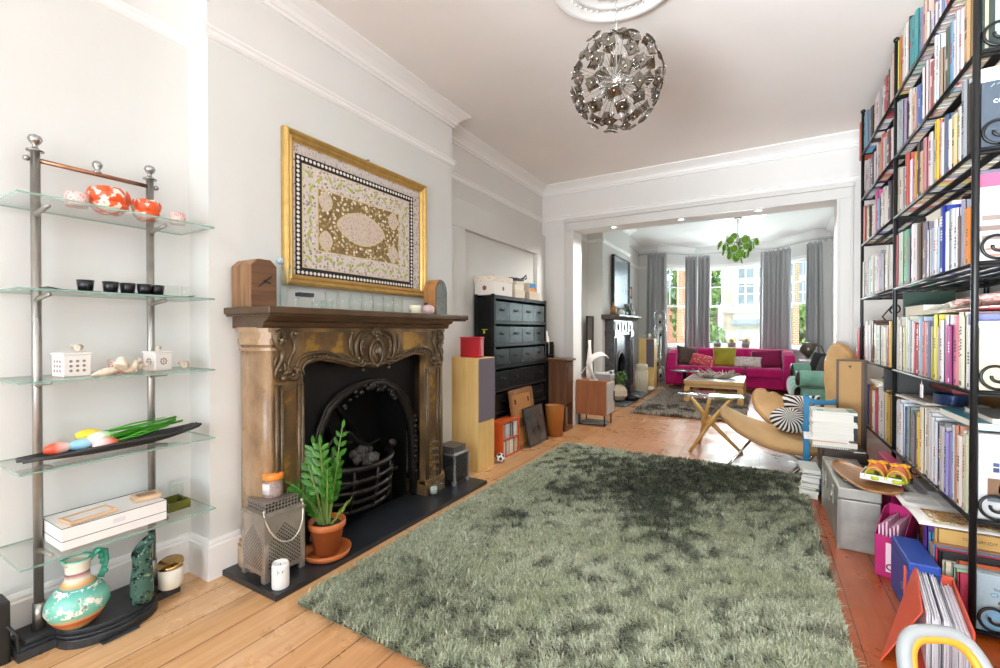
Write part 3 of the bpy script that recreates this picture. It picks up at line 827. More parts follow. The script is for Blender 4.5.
# arched insert
ap = [(-.26, .0)] + [(-.26 * cos(pi * k / 16), .55 + .27 * sin(pi * k / 16)) for k in range(17)] + [(.26, 0)]
m = M()
out = [(-.44, 0)] + ap[:9] + [(0, 1.12), (-.44, 1.12)]
out2 = [(.44, 0), (.44, 1.12), (0, 1.12)] + ap[8:]
m.prism(out, 'x', .03, .09); m.prism(out2, 'x', .03, .09); m.build('arched_plate', IRON, t)
m = M(); m.tube([(.095, p[0], p[1]) for p in ap], .022, 8); m.build('arch_moulding', IRON, t)
m = M(); m.box(-.24, -.02, -.43, .43, 0, .94); m.build('firebox', BLACK, t)
m = M()
for k in range(7): m.tube([(.05, -.2 + .066 * k, .08), (.09, -.2 + .066 * k, .2), (.05, -.2 + .066 * k, .3)], .009, 6)
m.build('grate', BLACK, t)
o = tag(M().box(0, .42, -.9, .95, 0, .03).build('hearth_slab', P('4d5256', .5, var=.2, vscale=6), None, bevel=.004, loc=(fx, fy, 0)), 'grey slate hearth slab under the front room fireplace', 'hearth')
# things on and around it
o = thing('wall_mirror', 'tall dark framed panel above the front room mantel', 'mirror', (fx + .02, 8.12, 2.05))
m = M(); h_ = .45; w_ = .53
m.box(0, .05, -w_, -w_ + .03, -h_, h_); m.box(0, .05, w_ - .03, w_, -h_, h_); m.box(0, .05, -w_, w_, h_ - .03, h_); m.box(0, .05, -w_, w_, -h_, -h_ + .03); m.build('frame', P('17181b', .4), o)
m = M(); m.box(.005, .03, -w_ + .03, w_ - .03, -h_ + .03, h_ - .03); m.build('panel', P('8d98a3', .22, .6), o)
for z, lab in ((2.02, 'small brown framed picture right of the panel, the upper one'), (1.66, 'small brown framed picture right of the panel, the lower one')):
    o = thing('small_picture', lab, 'picture', (XL2 + .012, 9.75, z))
    m = M(); m.box(0, .03, -.2, .2, -.13, .13); m.build('frame', P('4a2a1c', .4), o, bevel=.004)
    m = M(); m.box(.03, .034, -.14, .14, -.08, .08); m.build('print', P('c08f78', .6, var=.2, vscale=20), o)
o = thing('planter', 'faceted stone planter with a small green plant by the front hearth', 'plant', (-2.02, 7.38, .03))
m = M(); m.sphere((0, 0, .145), (.15, .15, .145), 7, 5, sm=False); m.build('pot', P('c9b9a4', .8, var=.08), o)
m = M(); rnd = random.Random(9)
for k in range(60):
    a_ = rnd.uniform(0, 6.28); r_ = rnd.uniform(.02, .13); z_ = rnd.uniform(.26, .48)
    q = Euler((rnd.uniform(-1, 1), rnd.uniform(-1, 1), a_)).to_matrix().to_4x4()
    m.add([(-.045, 0, 0), (0, -.02, .008), (.045, 0, 0), (0, .02, .008)], [(0, 1, 2, 3)], 0, False, TR(r_ * cos(a_), r_ * sin(a_), z_) @ q)
m.build('leaves', P('4f7a35', .5), o, fix=False)
m = M()
for k in range(6): m.tube([(0, 0, .2), (.03 * cos(k), .03 * sin(k), .32), (.08 * cos(k), .08 * sin(k), .44)], .006, 5)
m.build('stems', P('6d7d45', .6), o)
o = tag(M().lathe([(0, 0), (.1, 0), (.13, .03), (.12, .07), (.05, .09), (0, .09)], n=24).build('black_dish', BLACK, None, loc=(-1.86, 7.62, .03)), 'low black lidded dish on the edge of the front hearth', 'dish')
# mantel ornaments
def bottle(m, h, r):
    m.lathe([(0, 0), (r, 0), (r, h * .6), (r * .35, h * .75), (r * .35, h), (0, h)], n=16)
    return m
for (y, name, lab, mat, h, r) in ((7.28, 'amber_bottle', 'amber bottle at the near end of the front room mantel', P('8a5a2a', .2), .2, .05), (7.75, 'vase', 'small white vase on the front room mantel', P('d8d6d0', .3), .13, .06), (8.0, 'glass_jar', 'grey glass jar in the middle of the front room mantel', P('8c9499', .1), .11, .055), (8.25, 'vase', 'dark green vase on the front room mantel', P('2f4a42', .2), .18, .05)):
    tag(bottle(M(), h, r).build(name, mat, None, loc=(-2.08, y, 1.46)), lab, name.split('_')[-1])
o = thing('mantel_clock', 'round white clock at the far end of the front room mantel', 'clock', (-2.1, 8.48, 1.46))
m = M(); m.lathe([(0, -.03), (.11, -.03), (.12, 0), (.11, .03), (0, .03)], n=28, T=TR(0, 0, .13) @ Matrix.Rotation(radians(62), 4, 'Y')); m.box(-.03, .03, -.06, .06, 0, .03); m.build('case', P('cfcac2', .4), o)
m = M(); m.lathe([(0, .032), (.088, .032), (.088, .036), (0, .036)], n=28, T=TR(0, 0, .13) @ Matrix.Rotation(radians(62), 4, 'Y')); m.build('dial', P('4a4540', .5), o)
# plants on the bay sill
for k, (x, lab, c, fl) in enumerate(((-.86, 'spiky grey plant on the bay sill nearest the trees', '8d9087', None), (-.56, 'plant with yellow flowers on the bay sill, the middle of three', '9a9a62', 'd9b23c'), (-.28, 'plant with orange flowers on the bay sill nearest the right curtain', '948a62', 'd98a4a'))):
    o = thing('potted_plant', lab, 'plant', (x, 11.5, .815), 0, 'plants on the bay sill')
    m = M(); m.lathe([(0, 0), (.07, 0), (.095, .11), (.085, .11), (.07, .09), (0, .09)], n=20); m.build('pot', P('8c8a86', .7), o)
    rnd = random.Random(20 + k); m = M(); f = M()
    for q in range(34):
        a_ = rnd.uniform(0, 6.28); e_ = rnd.uniform(.2, 1.3); L = rnd.uniform(.08, .16)
        d = Vector((cos(a_) * cos(e_), sin(a_) * cos(e_), sin(e_))); sd = Vector((-sin(a_), cos(a_), 0)) * .012
        b0 = Vector((0, 0, .1)); b1 = b0 + d * L * .6; b2 = b0 + d * L + Vector((0, 0, -.02))
        m.add([b0 - sd, b0 + sd, b1 + sd * 1.4, b1 - sd * 1.4, b2], [(0, 1, 2, 3), (3, 2, 4)])
        if q % 3 == 0: f.sphere(b2, .018, 8, 5)
    m.build('leaves', P(c, .6), o, fix=False)
    if fl: f.build('flowers', P(fl, .6), o)
# ------------------------------------------------------------------ near fireplace
def bronze_marble():
    n = NT('bronzed_marble'); v = n.co()
    f = n.noise(v, 4, 6, .6); g = n.noise(v, 14, 6, .7)
    c = n.ramp(f, [(.3, '473726'), (.48, '6b5438'), (.62, '8c6d44'), (.75, 'a9854f')])
    c = n.mix(n.math('MULTIPLY', n.step(g, .55, .75), .5), c, '3a2d20')
    return n.bsdf(c, .3, .25, g, .08, .004, .6)
BRM = bronze_marble()
def tan_marble():
    n = NT('tan_marble'); v = n.co((1, 1, .5)); f = n.noise(v, 5, 6, .65); g = n.noise(n.co(), 22, 5, .7)
    c = n.ramp(f, [(.3, '7a6048'), (.5, '9a7d5e'), (.7, 'b79a78')])
    c = n.mix(n.math('MULTIPLY', n.step(g, .6, .72), .6), c, '6b4426')
    return n.bsdf(c, .25, 0, g, .04, .004, .6)
TANM = tan_marble()
CARVE = P('5e4c36', .28, .45, var=.3, vscale=40, bump=.15, bscale=60)
SHELFM = P('54402e', .25, .1, var=.2, vscale=10)
def patina():
    n = NT('worn_gilt_patina'); v = n.co(); f = n.noise(v, 6, 5, .6)
    return n.bsdf(n.ramp(f, [(.38, '5a4630'), (.5, '6e5434'), (.58, '9a7434'), (.7, 'ad8545')]), .28, .3, f, .08, .004)
GOLDPATCH = patina()
fp = thing('fireplace_surround', 'carved bronze brown marble fireplace with black cast iron grate', 'fireplace', (-2.29, 2.0, 0))
O_ = Vector((2.29, -2.0, 0))     # world -> local
LOC = TR(2.29, -2.0, 0)
def fbuild(m, name, mat, **k):
    m.xf(LOC); return m.build(name, mat, fp, **k)
XF = -2.05
ytop = [(1.497, .955), (1.488, .985), (1.50, 1.008), (1.534, 1.027), (1.594, 1.036), (1.655, 1.031), (1.737, 1.013), (1.80, .995), (1.845, .983), (1.90, .985), (1.952, .977), (2.0, .970),
        (2.05, .979), (2.10, .988), (2.155, .985), (2.20, .998), (2.263, 1.015), (2.345, 1.032), (2.406, 1.036), (2.45, 1.027), (2.475, 1.008), (2.482, .985), (2.473, .955)]
m = M()
m.prism([(1.325, .1)] + [(1.497, .1)] + ytop[:12] + [(2.0, 1.215), (1.325, 1.215)], 'x', XF - .05, XF)
m.prism([(2.675, .1), (2.675, 1.215), (2.0, 1.215)] + ytop[11:] + [(2.473, .1)], 'x', XF - .05, XF)
fbuild(m, 'front_slab', BRM, bevel=.003)
# returns: rounded outer pilaster on the near end, flat on the far end
for sg, y0 in ((-1, 1.325), (1, 2.675)):
    m = M(); k = 14; pts = []
    for i in range(k + 1):
        a = pi * i / k
        pts.append((-2.17 - .115 * cos(a), y0 + sg * (.045 * sin(a) ** .8)))
    poly = pts + [(-2.05, y0 - sg * .04), (-2.29, y0 - sg * .04)]
    m.prism(poly, 'z', .02, 1.215, sm=True)
    for z0, z1, g in ((.02, .13, .02), (.13, .15, .012), (1.10, 1.115, .01), (1.13, 1.16, .016), (1.16, 1.19, .008), (1.19, 1.215, .022)):
        pp = [(p[0] * 1.0, y0 + sg * ((p[1] - y0) * sg * 1 + g)) for p in pts]
        pp = [(-2.29, y0 + sg * g)] + pp[1:-1] + [(-2.045, y0 + sg * g), (-2.045, y0 - sg * .04), (-2.29, y0 - sg * .04)]
        m.prism(pp, 'z', z0, z1)
    fbuild(m, 'side_pilaster', TANM)
    m = M(); ya, yb = (1.315, 1.50) if sg < 0 else (2.468, 2.685)
    m.box(-2.29, -2.035, ya, yb, .02, .10); m.box(-2.29, -2.042, ya + .005, yb - .005, .10, .13); fbuild(m, 'plinth_block', BRM, bevel=.004)
    # sunk panel of the jamb with raised beads
    yc0, yc1 = (1.385, 1.455) if sg < 0 else (2.52, 2.59)
    m = M(); m.box(XF - .004, XF + .002, yc0, yc1, .2, .9); fbuild(m, 'jamb_panel', GOLDPATCH)
    m = M()
    for y in ((1.345, 1.372, 1.468, 1.487) if sg < 0 else (2.485, 2.503, 2.606, 2.64)):
        m.tube([(XF + .004, y, .14), (XF + .006, y, .5), (XF + .004, y, .93)], .0095, 8)
    fbuild(m, 'jamb_bead', CARVE)
m = M()
m.box(XF - .002, XF + .003, 1.50, 1.755, 1.075, 1.19); fbuild(m, 'frieze_panel', GOLDPATCH, bevel=.002)
m = M(); m.box(XF - .002, XF + .003, 2.25, 2.50, 1.075, 1.19); fbuild(m, 'frieze_panel', GOLDPATCH, bevel=.002)
# carving -------------------------------------------------
def sc(pts, r=.012, taper=True, n=8, x=.008):
    """carved scroll tube through (y,z) points with swelling ends"""
    K = 6; P_ = []
    q = [Vector((p[0], p[1])) for p in pts]
    for i in range(len(q) - 1):
        a = q[max(i - 1, 0)]; b = q[i]; c = q[i + 1]; d = q[min(i + 2, len(q) - 1)]
        for j in range(K):
            f = j / K
            P_.append(.5 * ((2 * b) + (c - a) * f + (2 * a - 5 * b + 4 * c - d) * f * f + (3 * b - a - 3 * c + d) * f ** 3))
    P_.append(q[-1]); N_ = len(P_)
    rr = [r * (.45 + .55 * sin(pi * min(1, (i + 1) / N_ * 1.15))) if taper else r for i in range(N_)]
    return [(XF + x, p.x, p.y) for p in P_], rr
def carve(curves, name):
    m = M()
    for c in curves:
        pts, r = c[0], c[1]
        p, rr = sc(pts, r); m.tube(p, rr, 8)
    for c in curves:
        if len(c) > 2 and c[2]:
            for e in (c[0][0], c[0][-1]): m.sphere((XF + .012, e[0], e[1]), c[1] * 1.25, 10, 7)
    return m
def mir(c): return [([(4.0 - y, z) for y, z in k[0]],) + tuple(k[1:]) for k in c]
arch = [([(p[0], p[1] + .016) for p in ytop], .012), ([(1.455, .985), (1.462, 1.04), (1.513, 1.073), (1.586, 1.083), (1.663, 1.073), (1.745, 1.046), (1.832, 1.026), (1.885, 1.01)], .011, True)]
left = [([(1.372, 1.15), (1.384, 1.17), (1.365, 1.195), (1.342, 1.175), (1.345, 1.13), (1.372, 1.098), (1.372, 1.06), (1.35, 1.02), (1.339, .98), (1.355, .955), (1.38, .962)], .015, True),
        ([(1.335, 1.20), (1.332, 1.15), (1.352, 1.12)], .010), ([(1.345, 1.07), (1.335, 1.04), (1.34, 1.01)], .009),
        ([(1.448, 1.185), (1.432, 1.195), (1.425, 1.175), (1.442, 1.14), (1.44, 1.10), (1.418, 1.06), (1.408, 1.025), (1.42, 1.0), (1.445, 1.005)], .011, True),
        ([(1.395, .99), (1.41, .965), (1.44, .955), (1.462, .97), (1.47, .99), (1.455, .998)], .014, True), ([(1.385, 1.04), (1.39, 1.0), (1.38, .98)], .010),
        ([(1.40, 1.02), (1.425, .985), (1.415, .96)], .010)]
cart = [([(1.905, 1.0), (1.862, 1.03), (1.842, 1.075), (1.845, 1.13), (1.875, 1.175), (1.93, 1.198), (1.975, 1.19)], .013, True),
        ([(1.93, 1.17), (1.89, 1.145), (1.878, 1.09), (1.895, 1.04), (1.94, 1.0)], .010),
        ([(1.81, 1.183), (1.798, 1.15), (1.80, 1.09), (1.822, 1.05), (1.86, 1.035)], .010, True),
        ([(1.74, 1.062), (1.79, 1.045), (1.84, 1.03)], .008)]
m = carve(arch, 'x'); 
for i in range(14):
    t_ = i / 13; y = 1.53 + t_ * .33; z = 1.062 - .065 * max(0, t_ - .3)
    m.sphere((XF + .012, y, z), .007, 8, 5); m.sphere((XF + .012, 4 - y, z), .007, 8, 5)
q = mir([arch[1]]); p, rr = sc(q[0][0], .011); m.tube(p, rr, 8)
fbuild(m, 'arch_moulding', CARVE)
m = carve(left, 'x')
for (y, z, r) in ((1.362, 1.135, .013), (1.352, 1.16, .01), (1.36, 1.005, .012), (1.43, .975, .014), (1.395, 1.0, .012), (1.41, 1.0, .01)): m.sphere((XF + .012, y, z), r, 10, 7)
fbuild(m, 'corner_carving', CARVE)
m = carve(mir(left), 'x'); fbuild(m, 'corner_carving', CARVE)
m = carve(cart, 'x')
for k in mir(cart): p, rr = sc(k[0], k[1]); m.tube(p, rr, 8)
ov = [(2.0 + .052 * cos(2 * pi * k / 24), 1.066 + .075 * sin(2 * pi * k / 24)) for k in range(24)]
m.tube([(XF + .012, y, z) for y, z in ov], .011, 8, closed=True)
m.sphere((XF + .004, 2.0, 1.066), (.03, .042, .064), 18, 10)
for k in range(9):
    a = -2.2 + .3 * k; m.tube([(XF + .03, 2.0, 1.04), (XF + .034, 2.0 + .028 * sin(a * .6), 1.06 + .03 * cos(a * .6)), (XF + .02, 2.0 + .036 * sin(a * .6), 1.06 + .05 * cos(a * .6))], [.006, .007, .003], 6)
for (y, z, r) in ((2.0, 1.19, .02), (1.975, 1.175, .013), (2.025, 1.175, .013), (2.0, 1.165, .014), (1.985, 1.207, .01), (2.015, 1.207, .01), (2.0, .985, .016), (1.98, .995, .011), (2.02, .995, .011)): m.sphere((XF + .014, y, z), r, 12, 8)
for k in range(7):
    for s_ in (-1, 1):
        a = -1.1 + .37 * k; m.sphere((XF + .012, 2 + s_ * (.098 + .014 * cos(a)), 1.06 + .105 * sin(a)), .0095, 8, 5)
fbuild(m, 'cartouche', CARVE)
# foot carving low on the jambs
for y in (1.42, 2.57):
    m = M()
    for k in range(5):
        z = .17 + .05 * k; p, rr = sc([(y - .05, z), (y, z + .02), (y + .045, z + .005), (y + .03, z - .02)], .011); m.tube(p, rr, 8)
        m.sphere((XF + .01, y - .02, z + .02), .013, 8, 6)
    fbuild(m, 'jamb_carving', CARVE)
# mantel shelf and cornice
m = M(); m.prism([(-2.29, 1.212), (-2.045, 1.212), (-2.035, 1.222), (-2.03, 1.24), (-2.005, 1.25), (-1.985, 1.27), (-1.975, 1.272), (-2.29, 1.272)], 'y', 1.27, 2.73); fbuild(m, 'mantel_cornice', SHELFM)
m = M(); m.box(-2.289, -1.915, 1.225, 2.825, 1.278, 1.312); m.box(-2.289, -1.93, 1.235, 2.815, 1.268, 1.28); fbuild(m, 'mantel_shelf', SHELFM, bevel=.011, seg=3)
# cast iron insert
CIRON = P('1c1b1a', .38, .5, var=.2, vscale=30, bump=.12, bscale=50)
CIRON2 = P('2b2622', .35, .6, var=.3, vscale=40, bump=.2, bscale=60)
archp = [(1.705, .03), (1.70, .35), (1.703, .56), (1.73, .65), (1.785, .74), (1.87, .81), (1.97, .85), (2.1, .868), (2.22, .85), (2.32, .80), (2.41, .71), (2.47, .6), (2.505, .45), (2.515, .25), (2.52, .03)]
archp = [(y - .06, z) for y, z in archp]
m = M()
m.prism([(1.49, .03)] + archp[:8] + [(2.04, 1.05), (1.49, 1.05)], 'x', -2.19, -2.15)
m.prism([(2.48, .03), (2.48, 1.05), (2.04, 1.05)] + archp[7:], 'x', -2.19, -2.15)
fbuild(m, 'insert_plate', CIRON)
m = M(); p = [(-2.142, y, z) for y, z in archp]; m.tube(p, .026, 10); m.tube([(-2.13, y + (.022 if y > 2.04 else -.022) * (1 if z < .8 else .3), z + (.02 if z > .7 else 0)) for y, z in archp], .012, 8)
rnd = random.Random(2)
for k in range(26):
    t_ = rnd.uniform(-1, 1); y = 2.03 + .22 * t_; z = .845 - .10 * t_ * t_ + rnd.uniform(-.02, .022)
    m.sphere((-2.115 + rnd.uniform(-.01, .01), y, z), rnd.uniform(.009, .019), 8, 6)
m.sphere((-2.11, 2.03, .85), (.02, .028, .028), 12, 8)
for k in range(12):
    z = .2 + .036 * k; m.sphere((-2.115, 2.452 - .012 * (k % 2), z), .012 + .006 * ((k * 7) % 3 == 0), 8, 6)
fbuild(m, 'insert_arch', CIRON2)
m = M()
m.box(-2.45, -2.44, 1.57, 2.43, .0, .99)
m.box(-2.44, -2.19, 1.565, 1.58, 0, .99); m.box(-2.44, -2.19, 2.42, 2.435, 0, .99); m.box(-2.44, -2.19, 1.57, 2.43, .0, .03)
fbuild(m, 'firebox', CIRON)
m = M()   # fluted iron back
for k in range(3): m.cyl((-2.425, 1.8 + .25 * k, .3), (-2.425, 1.68 + .085 * k, .95), .02, n=10)
fbuild(m, 'fire_back', CIRON)
# basket grate with bowed bars
def bow(z, d, y0=1.70, y1=2.25):
    yc = (y0 + y1) / 2; h = (y1 - y0) / 2
    return [(-2.20 + d * (1 - ((y - yc) / h) ** 2) ** .5 if abs(y - yc) < h else -2.20, y, z + .02 * ((y - yc) / h) ** 2) for y in [y0 + (y1 - y0) * i / 20 for i in range(21)]]
gr = M()
for z, d, r in ((.375, .165, .018), (.30, .16, .013), (.235, .15, .015), (.175, .135, .012), (.115, .115, .015)): gr.tube(bow(z, d), r, 8)
m = gr
for i in (5, 11, 16):
    pts = [bow(z, d)[i] for z, d in ((.375, .168), (.3, .165), (.235, .155), (.175, .14), (.115, .12))]
    m.tube(pts, .009, 6)
    m.sphere(pts[1], .022, 10, 7); m.sphere(pts[2], .018, 10, 7)
for y in (1.70, 2.25): m.tube([(-2.19, y, .05), (-2.17, y, .2), (-2.18, y, .36), (-2.16, y, .44), (-2.14, y - .02 if y > 2 else y + .02, .46)], [.02, .016, .016, .022, .012], 8); m.sphere((-2.15, y, .44), .03, 10, 7)
fbuild(m, 'fire_grate', CIRON2)
m = M(); m.prism([(-2.36, .15), (-2.06, .29), (-2.06, .31), (-2.36, .33)], 'y', 1.74, 2.21); fbuild(m, 'grate_tray', CIRON)
m = M(); p, rr = sc([(1.75, .40), (1.80, .50), (1.88, .56), (1.96, .55), (2.03, .49), (2.12, .445), (2.22, .46)], .018, x=-.19); m.tube(p, rr, 8); p, rr = sc([(1.76, .37), (1.83, .46), (1.9, .5), (1.98, .49)], .013, x=-.185); m.tube(p, rr, 8); fbuild(m, 'grate_scroll', CIRON2)
# coals
COAL = P('4a4642', .8, 0, var=.4, vscale=60, bump=.5, bscale=90)
rnd = random.Random(11); c0 = None
for k in range(26):
    a = rnd.uniform(0, 1); y = 1.79 + .38 * rnd.random(); x = -2.31 + .2 * rnd.random() * (1 - ((y - 1.98) / .26) ** 2 * .5); z = .345 + .045 * rnd.random() + (.03 if x < -2.22 else 0)
    if c0 is None:
        m = M(); m.sphere((0, 0, 0), (.036, .031, .026), 9, 6, sm=False)
        m.v = [tuple(Vector(p) * (1 + .3 * mnoise.noise(Vector(p) * 40))) for p in m.v]
        c0 = m.build('coal', COAL); c = c0
        tag(c, 'grey lump of coal heaped in the iron fire grate', 'coal', 'coals in the fire grate')
    else: c = dup(c0)
    c.location = (x, y, z); c.rotation_euler = (rnd.uniform(0, 6), rnd.uniform(0, 6), rnd.uniform(0, 6)); s_ = rnd.uniform(.75, 1.15); c.scale = (s_, s_, s_)
# hearth slab
SLATE = P('25282c', .32, var=.25, vscale=7, bump=.05, bscale=30)
o = M().box(-2.289, -1.84, 1.205, 2.97, 0, .028).build('hearth_slab', SLATE, None, bevel=.003); tag(o, 'black slate hearth slab with lanterns and a plant on it', 'hearth')
HZ = .0285
# ------------------------------------------------------------------ mantel things
MZ = 1.3125
RW = wood('rough_oak_beam', '6b4a30', 'a5805a', rough=.6, bump=.25)
RWD = wood('rough_oak_face', '442c1c', '7d5534', rough=.6, bump=.3, axis=1)
t = thing('wooden_clock', 'chunky rustic wooden block clock at the left end of the mantel', 'clock', (-2.175, 1.315, MZ))
def rprof(w, h, r, k=5):
    p = [(-w / 2, 0), (w / 2, 0)]
    for i in range(k + 1): a = pi / 2 * i / k; p.append((w / 2 - r + r * cos(a), h - r + r * sin(a)))
    for i in range(k + 1): a = pi / 2 + pi / 2 * i / k; p.append((-w / 2 + r + r * cos(a), h - r + r * sin(a)))
    return p
m = M(); m.prism(rprof(.13, .235, .032, 1), 'x', -.09, .075); m.build('block', RW, t, bevel=.006)
m = M(); m.prism([(p[0] * .97, p[1] * .985 + .002) for p in rprof(.13, .235, .032, 1)], 'x', .075, .083); m.build('face', RWD, t)
m = M(); m.tube([(.087, -.03, .10), (.087, .035, .155)], .003, 6); m.tube([(.087, .005, .125), (.087, .03, .12)], .003, 6); m.cyl((.083, 0, .127), (.091, 0, .127), .007, n=10); m.build('clock_hands', P('161412', .4), t)
t = thing('glass_vase', 'tall clear cut glass vase beside the wooden clock', 'vase', (-2.2, 1.47, MZ))
m = M(); m.lathe([(0, .004), (.035, .004), (.032, .06), (.038, .16), (.05, .235), (.053, .235), (.041, .158), (.036, .06), (.04, 0), (0, 0)], n=12, sm=False); m.build('body', CLEAR, t)
m = M(); m.sphere((0, 0, .255), .02, 12, 8); m.tube([(0, 0, .02), (0, 0, .25)], .003, 6); m.build('swizzle_stick', P('aebfcb', .2), t)
t = thing('perfume_bottle', 'small square clear bottle with a flat black cap on the mantel', 'bottle', (-2.04, 1.50, MZ))
m = M(); m.box(-.03, .03, -.035, .035, 0, .06); m.build('body', CLEAR, t, bevel=.008)
m = M(); m.box(-.02, .02, -.042, .042, .062, .082); m.build('cap', P('33373a', .4), t, bevel=.002)
def tumbler(y, x, lab, r=.036, h=.105, g='drinking glasses on the mantel'):
    o = M().lathe([(0, .008), (r * .85, .008), (r - .002, h), (r, h), (r * .88, 0), (0, 0)], n=24).build('drinking_glass', CLEAR, None, loc=(x, y, MZ))
    return tag(o, lab, 'glass', g)
ords = ['first', 'second', 'third', 'fourth', 'fifth', 'sixth', 'seventh']
for k in range(7):
    tumbler(1.70 + .089 * k, -2.08, '%s clear tumbler from the left in the row under the gold frame' % ords[k])
for k, y in enumerate((1.575, 1.63)):
    o = M().lathe([(0, .004), (.028, .004), (.034, .02), (.03, .045), (.032, .045), (.037, .02), (.03, 0), (0, 0)], n=16).build('tealight_holder', CLEAR, None, loc=(-2.03, y, MZ))
    tag(o, ('low faceted glass tealight holder next to the black capped bottle', 'low faceted glass tealight holder next to the first tumbler')[k], 'candle holder', 'glass tealight holders on the mantel')
o = M().lathe([(0, 0), (.038, 0), (.042, .055), (.036, .062), (.03, .05), (0, .048)], n=24).build('candle', P('e9e3c8', .5), None, loc=(-2.06, 2.38, MZ)); tag(o, 'short cream pillar candle on the right part of the mantel', 'candle')
t = thing('rose_quartz', 'pale pink stone with a small dark knob beside the cream candle', 'stone', (-2.06, 2.52, MZ))
m = M(); m.sphere((0, 0, .035), (.045, .05, .038), 12, 8, sm=False); m.v = [tuple(Vector(p) + Vector((1, 1, 0)) * .006 * mnoise.noise(Vector(p) * 30)) for p in m.v]; m.build('stone', P('dfc2c2', .4, var=.08), t)
m = M(); m.sphere((-.01, -.01, .078), .012, 10, 7); m.build('knob', P('3a3436', .4), t)
t = thing('slate_clock', 'half round wooden clock with mirror face at the right end of the mantel', 'clock', (-2.13, 2.70, MZ))
pf = [(-.075, 0), (.075, 0)] + [(.075 * cos(pi * k / 16), .17 + .1 * sin(pi * k / 16)) for k in range(17)]
m = M(); m.prism(pf, 'x', -.06, .05); m.build('block', wood('warm_oak', '8a5a30', 'c08a52', rough=.5), t, bevel=.004)
m = M(); m.prism([(a * .86, b * .93 + .01) for a, b in pf], 'x', .05, .056); m.build('face', P('9a9d9c', .15, .9, var=.2, vscale=30), t)
# ------------------------------------------------------------------ framed embroidered textile
GOLD = P('c8a460', .36, .65, var=.12, vscale=20, bump=.08, bscale=40)
t = thing('framed_textile', 'embroidered textile with black beaded border in a gold frame above the fireplace', 'picture', (XB, 2.14, 1.89))
W2, H2 = .605, .437
def fr(m, w, h, a, b, x0, x1):
    m.box(x0, x1, -w, -w + a, -h, h); m.box(x0, x1, w - a, w, -h, h); m.box(x0, x1, -w + a, w - a, h - b, h); m.box(x0, x1, -w + a, w - a, -h, -h + b)
def mitre(m, prof, w, h):
    """picture moulding: (inset, depth) profile mitred round a rectangle"""
    k = len(prof); vs = []
    for sy, sz in ((-1, -1), (1, -1), (1, 1), (-1, 1)):
        for a, x in prof: vs.append((x, sy * (w - a), sz * (h - a)))
    fs = []
    for c in range(4):
        d = (c + 1) % 4
        for i in range(k): j = (i + 1) % k; fs.append((c * k + i, d * k + i, d * k + j, c * k + j))
    m.add(vs, fs)
m = M(); mitre(m, [(0, .002), (0, .03), (.006, .042), (.016, .046), (.026, .04), (.034, .03), (.044, .034), (.05, .03), (.058, .018), (.064, .018), (.066, .002)], W2, H2); m.build('frame', GOLD, t)
def embro(name, cols, scale, base):
    n = NT(name); v = n.co()
    d = n.n('ShaderNodeTexVoronoi'); d.inputs['Scale'].default_value = scale; n.l(v, d.inputs['Vector'])
    wn = n.n('ShaderNodeTexWhiteNoise', noise_dimensions='3D'); n.l(d.outputs['Position'], wn.inputs[0])
    c = n.ramp(wn.outputs[0], [(i / len(cols), c) for i, c in enumerate(cols)], 'CONSTANT')
    f = n.step(d.outputs['Distance'], .42, .5)
    q = n.mix(f, c, base); g = n.noise(v, 400, 2)
    return n.bsdf(n.mix(n.math('MULTIPLY', g, .25), q, '8a7f76'), .85, 0, d.outputs['Distance'], .25, .002, .2)
E_CREAM = embro('cream_embroidery', ['d8ccc2', 'c8b7b4', 'b89aa0', 'e2d8cf', '7f7a5c', 'cdbfb4', '97808c', 'b9938a'], 60, 'd6cbbf')
E_GOLD = embro('gold_embroidery', ['b49a6a', 'd8c8a0', '9a8050', 'c8b48a', 'e0d4b8', '6a5430', 'efe4cc'], 52, '83693f')
E_MED = embro('medallion_embroidery', ['d8c4b0', 'c9b0a0', 'b8a8b0', 'd0bca4', 'a8949c'], 90, 'd2c0ac')
BLK = P('1d1b1b', .85); PEARL = P('e4ddd2', .4); LFG = P('a3ac52', .7); CORD = P('c9b888', .6, bump=.3, bscale=200)
m = M(); m.box(.004, .012, -W2 + .06, W2 - .06, -H2 + .06, H2 - .06, 0)
def loc(y, z): return (y - 2.12, z - 1.89)
X0 = .012
def rect(y0, y1, z0, z1, mi, x1):
    a, b = loc(y0, z0); c, d = loc(y1, z1); m.box(X0, x1, a, c, b, d, mi)
rect(1.595, 2.59, 1.512, 2.205, 1, .0135); rect(1.638, 2.547, 1.562, 2.162, 5, .0142); rect(1.643, 2.542, 1.567, 2.157, 0, .0146)
rect(1.742, 2.434, 1.672, 2.047, 5, .0150); rect(1.748, 2.428, 1.678, 2.041, 2, .0154)
def ogee(cy, cz, w, h, x1, mi, rim=1.0):
    p = []
    for k in range(40):
        a = 2 * pi * k / 40; r = (abs(cos(a)) ** 1.7 + abs(sin(a)) ** 1.7) ** (-1 / 1.7)
        y = w * r * cos(a) * rim; z = h * r * sin(a) * rim * (1 - .12 * abs(cos(a)) ** 3 * abs(sin(a)))
        p.append((cy - 2.12 + y, cz - 1.89 + z))
    m.prism(p, 'x', X0, x1, mi)
ogee(2.085, 1.862, .205, .108, .0160, 5); ogee(2.085, 1.862, .195, .100, .0166, 3)
for cy, cz in ((1.80, 1.978), (1.80, 1.742), (2.374, 1.978), (2.374, 1.742)):
    ogee(cy, cz, .05, .062, .0160, 5, 1.0); ogee(cy, cz, .044, .056, .0166, 3)
def bead(y, z, r=.0105):
    a, b = loc(y, z); k = 8
    m.add([(.0137, a + r * cos(2 * pi * i / k), b + r * 1.0 * sin(2 * pi * i / k)) for i in range(k)] + [(.017, a, b)], [(i, (i + 1) % k, k) for i in range(k)], 4, True)
ny = 36; nz = 25
